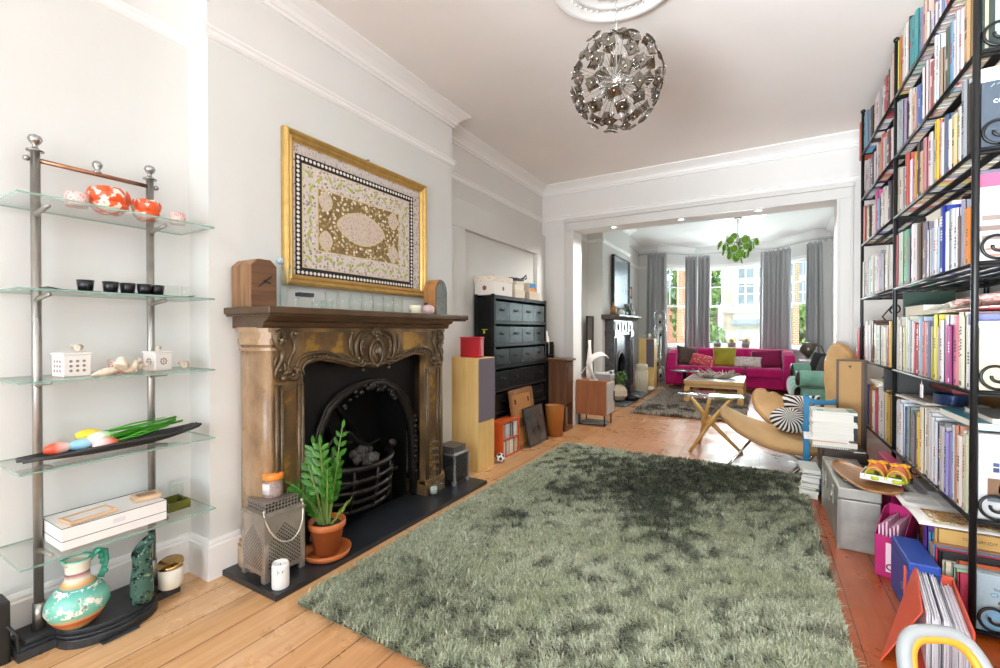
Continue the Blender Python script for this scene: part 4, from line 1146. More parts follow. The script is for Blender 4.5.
for i in range(ny): y = 1.614 + (2.571 - 1.614) * i / (ny - 1); bead(y, 1.534); bead(y, 2.187)
for i in range(1, nz): z = 1.534 + (2.187 - 1.534) * i / nz; bead(1.6135, z); bead(2.5715, z)
rnd = random.Random(5)
def leafp(y, z, a, L=.036):
    c, d = loc(y, z); ca, sa = cos(a), sin(a)
    pts = [(-1, 0), (-.3, .32), (.4, .3), (1, -.1), (.3, -.22), (-.4, -.1)]
    m.add([(.0149, c + L * (p * ca - q * sa), d + L * (p * sa + q * ca)) for p, q in pts], [list(range(6))], 6)
for i in range(12):
    y = 1.68 + .83 * i / 11
    for z in (1.617, 2.105): leafp(y, z + rnd.uniform(-.012, .012), (.7 if i % 2 else -.7) + rnd.uniform(-.3, .3))
for i in range(6):
    z = 1.70 + .33 * i / 5
    for y in (1.69, 2.49): leafp(y + rnd.uniform(-.01, .01), z, (1.2 if i % 2 else 2.0))
o = m.build('embroidery', [E_CREAM, BLK, E_GOLD, E_MED, PEARL, CORD, LFG], t, fix=False)
m = M(); rnd = random.Random(6)    # cut fringe along the top edge
for i in range(150):
    y = -.5 + i / 149 * 1.02; m.tube([(.0145, y, .362), (.016, y + rnd.uniform(-.004, .004), .335 + rnd.uniform(-.004, .008)), (.0145, y + rnd.uniform(-.006, .006), .315)], .0026, 4)
f = m.build('fringe', P('d9cfc8', .8, var=.15, vscale=60), t); f['kind'] = 'stuff'
m = M(); m.cyl((.0, .02, H2 + .01), (.02, .02, H2 + .01), .008, n=10); m.build('hanging_hook', P('8a8a8a', .4, .8), t)

# ------------------------------------------------------------------ hearth things
def lantern_mat(name, base, dark, metal, rough, size):
    """punched metal: rows of diamond holes inside a pointed arch"""
    n = NT(name); tc = n.n('ShaderNodeTexCoord'); sp = n.n('ShaderNodeSeparateXYZ'); n.l(tc.outputs['Object'], sp.inputs[0])
    ge = n.n('ShaderNodeSeparateXYZ'); n.l(tc.outputs['Normal'], ge.inputs[0])
    ax = n.math('GREATER_THAN', n.math('ABSOLUTE', ge.outputs[0]), .5)
    h = n.math('ADD', n.math('MULTIPLY', sp.outputs[1], ax), n.math('MULTIPLY', sp.outputs[0], n.math('SUBTRACT', 1, ax)))
    z = sp.outputs[2]; k = 1 / size
    a = n.math('MULTIPLY', n.math('ADD', h, z), k); b = n.math('MULTIPLY', n.math('SUBTRACT', h, z), k)
    fa = n.math('ABSOLUTE', n.math('SUBTRACT', n.math('FRACT', a), .5)); fb = n.math('ABSOLUTE', n.math('SUBTRACT', n.math('FRACT', b), .5))
    hole = n.math('MULTIPLY', n.math('LESS_THAN', fa, .27), n.math('LESS_THAN', fb, .27))
    top = n.math('SUBTRACT', .262, n.math('MULTIPLY', n.math('ABSOLUTE', h), 1.15))
    arch_ = n.math('MULTIPLY', n.math('LESS_THAN', z, top), n.math('MULTIPLY', n.math('LESS_THAN', n.math('ABSOLUTE', h), .078), n.math('GREATER_THAN', z, .05)))
    side_ = n.math('LESS_THAN', n.math('ABSOLUTE', ge.outputs[2]), .5)
    f = n.math('MULTIPLY', n.math('MULTIPLY', hole, arch_), side_)
    nz = n.noise(tc.outputs['Object'], 16, 5)
    c = n.mix(n.step(nz, .35, .65), base, tuple(x * .75 for x in hx(base)))
    return n.bsdf(n.mix(f, c, dark), n.math('ADD', rough, n.math('MULTIPLY', f, .5)), n.math('MULTIPLY', n.math('SUBTRACT', 1, f), metal), nz, .1, .003)
PUNCH = lantern_mat('punched_metal', 'c6bcb0', '1a1714', .8, .34, .0185)
def dots(name, base, dark):
    n = NT(name); tc = n.n('ShaderNodeTexCoord'); d = n.n('ShaderNodeTexVoronoi'); d.inputs['Scale'].default_value = 62; d.inputs['Randomness'].default_value = .15
    n.l(tc.outputs['Object'], d.inputs['Vector']); f = n.math('LESS_THAN', d.outputs['Distance'], .36)
    return n.bsdf(n.mix(f, base, dark), .4, n.math('MULTIPLY', n.math('SUBTRACT', 1, f), .8))
PUNCH2 = dots('pierced_lid', 'aaa298', '1a1714')
def lantern(name, label, loc_, rz, w, h, mats, handle=True):
    t = thing(name, label, 'lantern', loc_, rz, 'metal lanterns on the hearth')
    b, lid, edge = mats; a = w / 2
    m = M(); m.box(-a + .003, a - .003, -a + .003, a - .003, .03, h); m.build('body', b, t)
    for sx in (-1, 1):
        for sy in (-1, 1):
            m = M()
            m.prism([(sx * a, sy * a), (sx * (a - .016), sy * a), (sx * (a - .016), sy * (a - .004)), (sx * (a - .004), sy * (a - .004)), (sx * (a - .004), sy * (a - .016)), (sx * a, sy * (a - .016))], 'z', .025, h)
            m.prism([(sx * a, sy * a), (sx * (a - .03), sy * a), (sx * (a - .03), sy * (a - .02)), (sx * (a - .02), sy * (a - .03)), (sx * a, sy * (a - .03))], 'z', 0, .03)
            m.build('corner_frame', edge, t, bevel=.002)
    m = M(); m.box(-a - .004, a + .004, -a - .004, a + .004, h, h + .006); m.prism([(-a, h + .006), (a, h + .006), (a * .82, h + .014), (-a * .82, h + .014)], 'y', -a, a); m.build('shoulder', edge, t)
    q = a * .8
    m = M(); m.box(-q, q, -q, q, h + .012, h + .058); m.build('pierced_top', lid, t, bevel=.002)
    m = M(); m.box(-q - .004, q + .004, -q - .004, q + .004, h + .056, h + .062); m.build('lid', lid, t, bevel=.002)
    if handle:
        m = M(); pts = []
        for k in range(21):
            a_ = pi * k / 20; y = q * 1.18 * cos(a_)
            pts.append((q + .006 + .05 * sin(a_), y, h + .03 - .155 * sin(a_)))
        m.tube(pts, .004, 6); m.build('handle', P('cfc6b8', .3, .7), t)
        m = M(); m.sphere((q + .008, q * 1.15, h + .03), .009, 8, 6); m.sphere((q + .008, -q * 1.15, h + .03), .009, 8, 6); m.build('handle_stud', edge, t)
    return t
EDGE = P('bdb4a8', .35, .8, var=.15, vscale=20)
lantern('lantern', 'tall pierced metal lantern with an orange lidded jar on top', (-2.062, 1.338, HZ), radians(-4), .205, .30, (PUNCH, PUNCH2, EDGE))
ETCH = P('55565a', .22, .85, var=.35, vscale=55, bump=.2, bscale=60)
lantern('lantern', 'dark etched metal lantern at the far end of the hearth beside the glass bowl', (-2.068, 2.82, HZ), radians(0), .19, .225, (ETCH, dots('etched_lid', '77726c', '26221f'), P('aeb0b2', .25, .8)), False)
t = thing('spice_jar', 'small jar of pink salt with an orange lid standing on the lantern', 'jar', (-2.06, 1.335, HZ + .3625))
m = M(); m.lathe([(0, 0), (.043, 0), (.045, .01), (.045, .075), (.040, .085), (0, .085)], n=28); m.build('contents', P('a98d88', .5, var=.35, vscale=90), t)
m = M(); m.lathe([(.0465, .002), (.0465, .08), (.0455, .08), (.0455, .002)], n=28); m.build('glass', CLEAR, t)
m = M(); m.lathe([(.047, .018), (.047, .07)], n=18, arc=(-2.6, -.9), sm=True); m.build('label', P('ded6d4', .5), t, solid=.0006)
m = M(); m.lathe([(0, .083), (.046, .083), (.047, .09), (.047, .108), (.043, .113), (0, .113)], n=32); m.build('lid', P('e0822a', .4), t)
t = thing('pillar_candle', 'white pillar candle with a lettered band standing before the lantern', 'candle', (-1.895, 1.262, HZ))
m = M(); m.lathe([(0, 0), (.036, 0), (.037, .004), (.037, .095), (.034, .112), (.028, .104), (.012, .098), (0, .097)], n=32); m.build('wax', P('eceae6', .4, Subsurface_Weight=.1), t)
m = M(); m.tube([(0, 0, .095), (.002, 0, .108)], .0015, 5); m.build('wick', P('2a2623', .8), t)
o = text_obj('Joy', .022, 'lettering', P('55524f', .5), (.036 * cos(-.6), .036 * sin(-.6), .083), (radians(90), 0, radians(90) - .6), t)
# glass bowl with tealight
t = thing('glass_bowl', 'round clear glass bowl holding a tealight near the far lantern', 'bowl', (-2.02, 2.53, HZ))
m = M(); m.lathe([(0, .006), (.03, .006), (.055, .03), (.064, .06), (.052, .1), (.055, .102), (.068, .06), (.058, .026), (.032, 0), (0, 0)], n=32); m.build('bowl', BOWLG, t)
m = M(); m.lathe([(0, .007), (.026, .007), (.026, .05), (0, .05)], n=20); m.build('tealight', P('d9d7d3', .35), t)
# pot plant
t = thing('zz_plant', 'glossy green leafy plant in a terracotta pot on the hearth', 'plant', (-1.955, 1.565, HZ))
TERRA = P('b5632f', .55, var=.08, vscale=20); LEAFG = P('376f20', .28, var=.25, vscale=30); LEAFY = P('8aa63c', .35); STEM = P('6f8440', .5)
m = M(); m.lathe([(0, .004), (.062, .004), (.083, .135), (.090, .135), (.093, .142), (.093, .17), (.086, .17), (.080, .15), (0, .148)], n=40, c=(0, 0, .012)); m.build('pot', TERRA, t)
m = M(); m.lathe([(0, .155), (.05, .158), (.0795, .152)], n=24, c=(0, 0, .008)); m.build('soil', P('3a2a20', .95, bump=.6, bscale=60), t)
R_ = Vector((.865, .502, 0)); F_ = Vector((-.502, .865, 0)) * -1    # across and towards the room
def frond(r, f, z, n, L, bend, seed, lm=LEAFG):
    rnd = random.Random(seed); b = Vector((0, 0, .15)) + R_ * r * .12 + F_ * f * .12
    tip = R_ * r + F_ * f + Vector((0, 0, z)); mid = b.lerp(tip, .5) + Vector((0, 0, bend))
    st = M(); P_ = [(b * (1 - s_) ** 2 + mid * 2 * s_ * (1 - s_) + tip * s_ * s_) for s_ in [i / 12 for i in range(13)]]
    st.tube(P_, [.008 * (1 - .7 * i / 12) for i in range(13)], 7); so_ = st.build('stem', STEM, t)
    m = M()
    for i in range(n):
        s_ = .32 + .66 * i / (n - 1); p = b * (1 - s_) ** 2 + mid * 2 * s_ * (1 - s_) + tip * s_ * s_
        tg = ((mid - b) * (1 - s_) + (tip - mid) * s_).normalized()
        sd = tg.cross(Vector((0, 0, 1)) + F_ * .4).normalized()
        for sg in ((-1, 1) if i < n - 1 else (1,)):
            d = (sd * sg * (.9 if i < n - 1 else .1) + tg * (.75 if i < n - 1 else 1) + Vector((0, 0, rnd.uniform(-.1, .25)))).normalized()
            ll = L * (.75 + .35 * sin(pi * s_)) * rnd.uniform(.9, 1.1); w = ll * .20
            up = d.cross(sd * sg if i < n - 1 else sd)
            if up.length < .1: up = Vector((0, 0, 1))
            up.normalize(); ws = d.cross(up).normalized()
            q = []
            for (a, wd) in ((0, .1), (.2, .75), (.45, 1), (.7, .8), (.9, .35), (1, .02)):
                c = p + d * ll * a + up * (-.10 * ll * a * a)
                q += [c + ws * w * wd + up * w * .25 * wd, c, c - ws * w * wd + up * w * .25 * wd]
            fs = []
            for j in range(5): fs += [(3 * j, 3 * j + 1, 3 * j + 4, 3 * j + 3), (3 * j + 1, 3 * j + 2, 3 * j + 5, 3 * j + 4)]
            m.add(q, fs, 0, True)
    m.build('leaflets', lm, t, fix=False)
for a in ((-.285, .03, .56, 9, .080, .17, 1), (.065, -.05, .66, 7, .06, .05, 2), (-.07, .0, .58, 7, .072, .08, 3), (.03, .07, .47, 6, .062, .05, 4), (-.15, .09, .40, 6, .066, .08, 5), (.07, .02, .50, 7, .06, .05, 6), (-.05, .12, .33, 5, .06, .05, 7), (-.18, -.06, .52, 7, .07, .12, 8), (.0, -.09, .50, 6, .062, .04, 9), (-.10, .05, .30, 5, .062, .04, 10), (-.27, -.02, .40, 7, .074, .14, 13), (-.20, .10, .34, 6, .07, .1, 14), (-.02, .04, .60, 7, .066, .06, 15), (-.12, .02, .54, 7, .07, .1, 16)): frond(*a)
frond(.135, .05, .30, 3, .06, .0, 12, LEAFY)
o = tag(M().lathe([(0, 0), (.098, 0), (.112, .008), (.122, .036), (.116, .036), (.106, .012), (0, .011)], n=48).build('plant_saucer', TERRA, None, loc=(-1.955, 1.565, HZ)), 'wide terracotta saucer under the pot plant on the hearth', 'saucer')
t = thing('dried_flower', 'dried pink brown leaf lying behind the terracotta pot', 'leaf', (-2.075, 1.56, HZ))
m = M(); m.grid(lambda u, v: (.03 * sin(v * 3), (u - .5) * .06 * sin(pi * (.1 + .85 * v)), .02 + v * .11 + .01 * sin(u * 6)), 6, 10); m.build('leaf', P('a8846a', .7, var=.2), t, solid=.002)
# ------------------------------------------------------------------ glass display stand
STEEL = P('a3a09a', .34, .85, var=.12, vscale=14)
STEELB = P('a9a8a4', .22, .9)
def shelf_glass():
    n = NT('shelf_glass'); tc = n.n('ShaderNodeTexCoord'); sp = n.n('ShaderNodeSeparateXYZ'); n.l(tc.outputs['Normal'], sp.inputs[0])
    edge = n.math('LESS_THAN', n.math('ABSOLUTE', sp.outputs[2]), .5)
    tr = n.n('ShaderNodeBsdfTransparent'); tr.inputs[0].default_value = (.965, .985, .977, 1)
    gl = n.n('ShaderNodeBsdfGlossy'); gl.inputs['Roughness'].default_value = .01
    lw = n.n('ShaderNodeLayerWeight'); lw.inputs[0].default_value = .5
    f = n.math('MULTIPLY_ADD', n.math('POWER', lw.outputs['Facing'], 5), .8, .03)
    m1 = n.n('ShaderNodeMixShader'); n.l(f, m1.inputs[0]); n.l(tr.outputs[0], m1.inputs[1]); n.l(gl.outputs[0], m1.inputs[2])
    d = n.n('ShaderNodeBsdfPrincipled'); d.inputs['Base Color'].default_value = (*hx('96bcae'), 1); d.inputs['Roughness'].default_value = .1
    t2 = n.n('ShaderNodeBsdfTransparent'); t2.inputs[0].default_value = (*hx('b4d6ca'), 1)
    m3 = n.n('ShaderNodeMixShader'); m3.inputs[0].default_value = .6; n.l(t2.outputs[0], m3.inputs[1]); n.l(d.outputs[0], m3.inputs[2])
    m2 = n.n('ShaderNodeMixShader'); n.l(edge, m2.inputs[0]); n.l(m1.outputs[0], m2.inputs[1]); n.l(m3.outputs[0], m2.inputs[2]); n.l(m2.outputs[0], n.out.inputs[0])
    return n.mat
SGL = shelf_glass()
SX, SY = -2.385, .775
st = thing('display_stand', 'metal display stand with five glass shelves on a black plinth in the left recess', 'shelf unit', (SX, SY, 0))
GREY = P('35373a', .4, .3, var=.3, vscale=25, bump=.1, bscale=50)
def plan(g):
    p = [(-.065, -.262 + g), (.085 - g, -.262 + g), (.085 - g, -.162 + g * .3)]
    for k in range(17):
        a = -pi / 2 + pi * k / 16
        p.append((.085 - g + (.125) * cos(a) ** .9 if cos(a) > 0 else .085 - g, (.162 - g * .3) * sin(a)))
    p += [(.085 - g, .162 - g * .3), (.085 - g, .262 - g), (-.065, .262 - g)]
    return p
m = M(); m.prism(plan(0), 'z', 0, .034); m.prism(plan(.012), 'z', .034, .044); m.prism(plan(.026), 'z', .044, .06); m.box(.17, .23, -.07, .05, .003, .012); m.build('base', GREY, st, bevel=.003)
for y in (-.185, .185):
    m = M(); m.cyl((0, y, .055), (0, y, 1.88), .0145, n=20); m.cyl((0, y, .055), (0, y, .16), .018, n=20); m.build('post', STEEL, st)
    m = M(); m.lathe([(0, 0), (.026, 0), (.026, .004), (.015, .008), (.008, .016), (.008, .024), (.017, .034), (.022, .046), (.017, .058), (0, .066)], c=(0, y, 1.88), n=20); m.build('finial', STEELB, st)
    m = M(); m.sphere((0, y + (.024 if y > 0 else -.024), 1.848), .011, 12, 8); m.cyl((0, y, 1.848), (0, y + (.02 if y > 0 else -.02), 1.848), .005, n=8); m.build('screw_knob', STEELB, st)
m = M(); m.cyl((0, -.19, 1.848), (0, .19, 1.848), .009, n=14); m.build('cross_bar', P('a8785e', .25, .8), st)  # orange reflections put into the bar's colour
m = M(); m.lathe([(0, 0), (.014, 0), (.014, .006), (.007, .012), (.016, .026), (.018, .036), (.012, .048), (0, .052)], c=(0, 0, 1.853), n=18); m.build('finial', STEELB, st)
SZ = [.387, .71, 1.02, 1.342, 1.667]
for z in SZ:
    m = M(); m.box(-.068, .235, -.288, .34, z - .003, z + .004); m.build('glass_shelf', SGL, st, fix=False)
    for y in (-.185, .185):
        m = M(); m.tube([(0, y, z - .03), (.04, y, z - .02), (.14, y, z - .0115)], [.011, .009, .007], 10); m.sphere((.14, y, z - .0115), .0075, 8, 6); m.build('bracket', STEEL, st)
def top(i): return SZ[i] + .0045
# --- top shelf
PINKM = P('c98a86', .5, 0, var=.0)
def mosaic(name, a, b, sc):
    n = NT(name); v = n.co(); d = n.n('ShaderNodeTexVoronoi'); d.inputs['Scale'].default_value = sc; n.l(v, d.inputs['Vector'])
    return n.bsdf(n.mix(n.step(d.outputs['Distance'], .3, .4), a, b), .4, 0, d.outputs['Distance'], .3, .003)
PMOS = mosaic('pink_mosaic', 'c47a78', 'e2c4be', 110)
def tealight(label, loc, r=.03, h=.05, mat=PMOS):
    t = thing('tealight_holder', label, 'candle holder', loc, 0, 'pink mosaic tealight holders')
    m = M(); m.lathe([(0, 0), (r * .93, 0), (r, .006), (r, h), (r - .004, h), (r - .004, .02), (0, .02)], n=28); m.build('holder', mat, t)
    m = M(); m.lathe([(0, .02), (r - .006, .02), (r - .006, h * .7), (0, h * .7)], n=20); m.build('wax', P('e6d2cc', .5), t)
tealight('pink mosaic tealight holder left of the orange bowls on the top glass shelf', (-2.26, .672, top(4)), .034, .052)
tealight('pink mosaic tealight holder alone at the right end of the top glass shelf', (-2.25, 1.01, top(4)))
def petalmat():
    n = NT('orange_petal_print'); v = n.co(); f = n.noise(v, 32, 3, .5)
    return n.bsdf(n.mix(n.step(f, .54, .58), 'dd5624', 'efdccb'), .35)
ORG = petalmat()
def petalbowl(label, loc, r, h):
    t = thing('flower_bowl', label, 'bowl', loc, 0, 'orange flower bowls on the top shelf')
    m = M()
    for ring, (rr, n_, z0, hh, ti) in enumerate(((r * .35, 5, .0, h * .72, .3), (r * .6, 6, 0, h * .85, .5), (r * .8, 7, .0, h * .8, .8))):
        for k in range(n_):
            a = 2 * pi * k / n_ + ring * .5
            def fn(u, v, a=a, rr=rr, hh=hh, ti=ti):
                w = (u - .5) * 1.35 * sin(pi * (.18 + .72 * v)) * (2 * pi / n_)
                rad = rr * (.55 + .6 * sin(pi * .5 * min(1, v * 1.1)) * (1 + .1 * ti)) - .25 * rr * v ** 4
                return (rad * cos(a + w), rad * sin(a + w), z0 + hh * v + .003)
            m.grid(fn, 7, 7)
    m.lathe([(0, 0), (r * .5, 0), (r * .8, h * .25), (r * .75, h * .4)], n=24)
    m.build('petals', ORG, t, solid=.003)
    m = M(); m.sphere((0, 0, h * .42), (r * .3, r * .3, h * .36), 14, 9); m.build('bud', P('e06a3a', .4), t)
petalbowl('larger orange and white flower shaped bowl on the top glass shelf', (-2.275, .775, top(4)), .078, .115)
petalbowl('smaller orange and white flower shaped bowl beside the larger one', (-2.28, .905, top(4)), .060, .098)
# --- second shelf: tray of black cups
t = thing('serving_tray', 'long black tray carrying five black cups on the second glass shelf', 'tray', (-2.27, .82, top(3)))
m = M(); m.box(-.045, .045, -.20, .215, 0, .006); m.prism([(-.2, .006), (-.24, .014), (-.24, .011), (-.2, .0)], 'x', -.045, .045); m.prism([(.215, .006), (.25, .012), (.25, .009), (.215, .0)], 'x', -.045, .045); m.build('tray', P('232526', .4), t, bevel=.002)
BCUP = P('1b1c1e', .3, 0, var=.6, vscale=120)
for k, y in enumerate((.70, .775, .835, .89, .94)):
    o = M().lathe([(0, .003), (.02, .003), (.024, .043), (.027, .043), (.022, 0), (0, 0)], n=24).build('cup', BCUP, None, loc=(-2.275 + .01 * (k % 2), y, top(3) + .0065))
    tag(o, ['small black cup at the left end of the black tray', 'second black cup from the left on the black tray', 'middle black cup on the black tray', 'second black cup from the right on the black tray', 'small black cup at the right end of the black tray'][k], 'cup', 'black cups on the tray')
for k, y in enumerate((1.0, 1.055)):
    o = M().lathe([(0, .003), (.019, .003), (.021, .06), (.022, .06), (.02, 0), (0, 0)], n=20).build('shot_glass', CLEAR, None, loc=(-2.32, y + .02, top(3) + .0065 * 0))
    tag(o, ('clear shot glass next to the right end of the black tray', 'clear shot glass at the right end of the second glass shelf')[k], 'glass', 'clear shot glasses on the second shelf')
# --- third shelf: pierced white boxes, shell
WCER = P('e6e4e0', .3); HOLE = P('8d7f74', .8)
def pbox(label, loc, rz, w, d, h, flower):
    t = thing('pierced_box', label, 'box', loc, rz, 'white pierced ceramic boxes')
    m = M(); m.box(-w / 2, w / 2, -d / 2, d / 2, 0, h); m.build('body', WCER, t, bevel=.003)
    m = M(); m.box(-w / 2 - .003, w / 2 + .003, -d / 2 - .003, d / 2 + .003, h, h + .009); m.build('lid', WCER, t, bevel=.003)
    m = M()
    T = Matrix.Rotation(radians(90), 4, 'Y')
    pts = [(y, z) for y in (-.02, 0, .02) for z in (.022, .04, .058)] if not flower else [(.012 * cos(a), .04 + .012 * sin(a)) for a in [k * pi / 4 for k in range(8)]] + [(0, .04)]
    for y, z in pts:
        m.cyl((w / 2 - .002, y, z), (w / 2 + .0008, y, z), .0055 if not flower else .0042, n=8)
        m.cyl((y * w / d, -d / 2 + .002, z), (y * w / d, -d / 2 - .0008, z), .0055 if not flower else .0042, n=8)
    hb = m.build('pierced_holes', HOLE, t); hb['kind'] = 'stuff'
    return t
pbox('white pierced ceramic box with a grid of holes at the left of the third shelf', (-2.30, .665, top(2)), .12, .085, .085, .082, False)
pbox('white pierced ceramic box with flower shaped holes near the right post', (-2.31, .955, top(2)), .2, .075, .072, .075, True)
SHELL = P('c9bba6', .5, var=.3, vscale=60, bump=.2)
def snail(label, loc, r, rz=0):
    m = M(); pts = []; rr = []
    for k in range(46):
        a = k * .33; q = .93 ** k
        pts.append((r * q * cos(a) * .8, r * q * sin(a) * .8, r * .75 + r * .5 * (1 - q))); rr.append(r * .62 * q)
    m.tube(pts, rr, 10); o = m.build('sea_shell', SHELL, None, loc=loc, rot=(0, 0, rz)); return tag(o, label, 'shell', 'sea shells on the display stand')
snail('round snail shell lying on the left pierced box lid', (-2.30, .675, top(2) + .0915), .023)
snail('small round shell lying on the lid of the box with flower holes', (-2.31, .95, top(2) + .0845), .017)
snail('pale round shell at the right end of the third shelf', (-2.30, 1.045, top(2)), .026)
m = M(); pts = []; rr = []
for k in range(60):
    a = k * .52; q = .955 ** k
    pts.append((.022 * q * cos(a), -.03 + .105 * (1 - q) * 1.25, .03 + .022 * q * sin(a))); rr.append(.024 * q)
m.tube(pts, rr, 10); m.lathe([(0, 0), (.012, .02), (.018, .05), (.006, .09), (0, .1)], n=12, T=TR(0, -.02, .02) @ Matrix.Rotation(radians(100), 4, 'X'))
for k in range(12):
    a = k * .9; m.cyl((.02 * cos(a), -.02 + .008 * k, .03 + .018 * sin(a)), (.036 * cos(a), -.02 + .008 * k, .032 + .034 * sin(a)), .006, .001, 6)
o = m.build('conch_shell', P('ddd0bd', .5, var=.2, vscale=50), None, loc=(-2.245, .815, top(2)), rot=(0, 0, .15)); tag(o, 'spiky cream conch shell lying between the two pierced boxes', 'shell')
tealight('deep pink mosaic tealight holder behind the conch shell', (-2.345, .825, top(2)), .034, .052, mosaic('rose_mosaic', 'c2706e', 'e6cdc6', 110))
# --- fourth shelf: slatted boat dish of painted tulips
t = thing('boat_dish', 'long black boat shaped dish of slats on the fourth glass shelf', 'dish', (-2.27, .82, top(1)))
BL = P('2c2b2b', .45)
rnd = random.Random(3)
for k in range(12):
    f = (k - 5.5) / 5.5; m = M(); pts = []
    for j in range(15):
        v = j / 14; y = -.29 + .56 * v + rnd.uniform(-.012, .012) * (j in (0, 14)) * 2
        w = .062 * sin(pi * (.14 + .72 * v)) + .008
        pts.append((f * w, y, .006 + .03 * (f * f) * sin(pi * v) + .055 * (abs(v - .5) * 2) ** 2.5 * (.75 if v > .5 else .3)))
    m.tube(pts, .0065, 6); m.build('slat', BL, t)
TG = P('3f9a1e', .35, var=.15, vscale=60)
cols = [('coral red painted tulip with white tip at the left end of the boat dish', 'e2502e', 'f2ddd6', .0, -.20, .045, 0), ('yellow painted tulip standing highest in the boat dish', 'e8c22e', 'f0d858', -.02, -.105, .075, 1), ('pale green and white painted tulip over the black boat dish', '9fd08a', 'eef0e8', .005, -.075, .062, 2), ('pink and coral painted tulip at the front of the boat dish', 'e2603c', 'f0c8c4', .035, -.07, .040, 3), ('light blue painted tulip between the other tulip heads', '8fc4e0', 'b8dcec', .0, -.13, .045, 4)]
for lab, c1, c2, x, y, z, q in cols:
    tt = thing('wooden_tulip', lab, 'flower', (-2.27 + x, .82 + y, top(1) + z), 0, 'painted tulips in the boat dish')
    m = M(); L = .34 - .04 * q if q else .42
    ex = -x * .6 + .006 * (q - 2)
    m.tube([(0, 0, 0), (ex * .5, L * .5, .012 - z * .1), (ex, L, .045 - z * .35)], .0055, 8); m.tube([(0, .03, 0), (ex * .5 + .012, L * .45, .02), (ex + .01, L * .85, .05 - z * .3)], [.004, .009, .003], 6, flat=.4); m.build('stem', TG, tt)
    nt_ = NT('tulip_paint'); sp_ = nt_.n('ShaderNodeSeparateXYZ'); nt_.l(nt_.co(), sp_.inputs[0]); 
    pm = nt_.bsdf(nt_.mix(nt_.step(sp_.outputs[1], -.02, .02), c1 if q in (0, 1, 4) else c2, c2 if q in (0, 1, 4) else c1), .3)
    m = M(); m.lathe([(0, -.045), (.012, -.042), (.021, -.02), (.023, .0), (.018, .02), (.008, .034), (0, .036)], n=20, T=Matrix.Rotation(radians(-90), 4, 'X') @ rotz(.3)); m.build('bloom', pm, tt)
m = M(); rnd = random.Random(8)
# --- fifth shelf: white box with black piping
t = thing('white_box', 'long white box with thin black piping on the lowest glass shelf', 'box', (-2.305, .775, top(0)))
m = M(); m.box(-.105, .105, -.17, .165, 0, .082); m.build('body', P('eceae6', .45), t, bevel=.002)
m = M()
for z in (.034, .0825):
    pts = [(-.1055, -.1705, z), (.1055, -.1705, z), (.1055, .1655, z), (-.1055, .1655, z)]; m.tube(pts, .0013, 5, closed=True)
m.build('piping', P('2b2b2b', .5), t)
m = M(); m.box(.1053, .1058, -.02, .02, .048, .066); m.build('crest', P('d9d8dc', .5), t)
BOXZ = top(0) + .0845
LW = wood('light_beech', 'c9a27c', 'dcbb98', axis=1, rough=.5)
t = thing('photo_holder', 'flat pale wooden frame with a white panel lying on the left of the white box', 'frame', (-2.26, .70, BOXZ), .12)
m = M()
for b in ((-.045, .045, -.075, -.065, 0, .013), (-.045, .045, .065, .075, 0, .013), (-.045, -.035, -.065, .065, 0, .013), (.035, .045, -.065, .065, 0, .013)): m.box(*b)
m.build('wooden_frame', LW, t, bevel=.002)
m = M(); m.box(-.035, .035, -.065, .065, .002, .008); m.build('panel', P('dfdcda', .3, var=.06, vscale=50), t)
t = thing('wooden_pad', 'small pale wooden block lying on the right end of the white box', 'block', (-2.29, .90, BOXZ), -.1)
m = M(); m.box(-.038, .038, -.045, .045, 0, .018); m.build('block', LW, t, bevel=.002)
m = M(); m.box(-.02, .02, -.032, .032, .018, .0195); m.build('inlay', P('8e7257', .5), t)
t = thing('olive_dish', 'square olive green glass dish right of the white box', 'dish', (-2.31, 1.015, top(0)))
OLV = P('5d5f22', .1, Coat_Weight=.5)
m = M(); m.box(-.055, .055, -.045, .045, 0, .01)
for b in ((-.055, .055, -.045, -.037, .01, .04), (-.055, .055, .037, .045, .01, .04), (-.055, -.047, -.037, .037, .01, .04), (.047, .055, -.037, .037, .01, .04)): m.box(*b)
m.build('dish', OLV, t, bevel=.002)
m = M()
for k in range(5): m.box(-.04, .04, -.03 + .014 * k, -.023 + .014 * k, .010, .013)
m.build('ridges', P('3a3c16', .15), t)
for k, (x, y) in enumerate(((-2.40, .97), (-2.39, 1.06))):
    o = M().lathe([(0, .004), (.028, .004), (.03, .09), (.0315, .09), (.03, 0), (0, 0)], n=24).build('drinking_glass', CLEAR, None, loc=(x, y, top(0))); tag(o, ('clear tumbler behind the right end of the white box', 'clear tumbler behind the olive glass dish')[k], 'glass', 'clear tumblers on the lowest shelf')
# --- on the plinth
def jugmat():
    n = NT('painted_majolica'); v = n.co(); sp = n.n('ShaderNodeSeparateXYZ'); n.l(v, sp.inputs[0])
    f = n.noise(v, 16, 5, .65); z = n.math('ADD', sp.outputs[2], n.math('MULTIPLY', f, .012))
    c = n.ramp(n.math('DIVIDE', z, .27), [(0, '3f9c8a'), (.10, 'c98a4a'), (.17, 'b8503c'), (.2, 'd8a868'), (.26, '6bb8a4'), (.45, '7cc4b0'), (.6, '3f9c92'), (.63, 'd99a50'), (.70, 'dfd6c0'), (.78, '8e4a5a'), (.80, 'e6e0d2'), (.93, 'e6e0d2'), (.97, '3fa88e')])
    g = n.noise(v, 22, 5, .7); band = n.math('MULTIPLY', n.math('GREATER_THAN', z, .075), n.math('LESS_THAN', z, .16))
    c = n.mix(n.math('MULTIPLY', n.step(g, .50, .56), band), c, 'e9e6da')
    h = n.noise(v, 60, 3, .6); c = n.mix(n.math('MULTIPLY', n.math('MULTIPLY', n.step(h, .60, .63), band), n.step(g, .46, .6)), c, '23302e')
    return n.bsdf(c, .22, 0, g, .04, .003, .5)
JUG = jugmat()
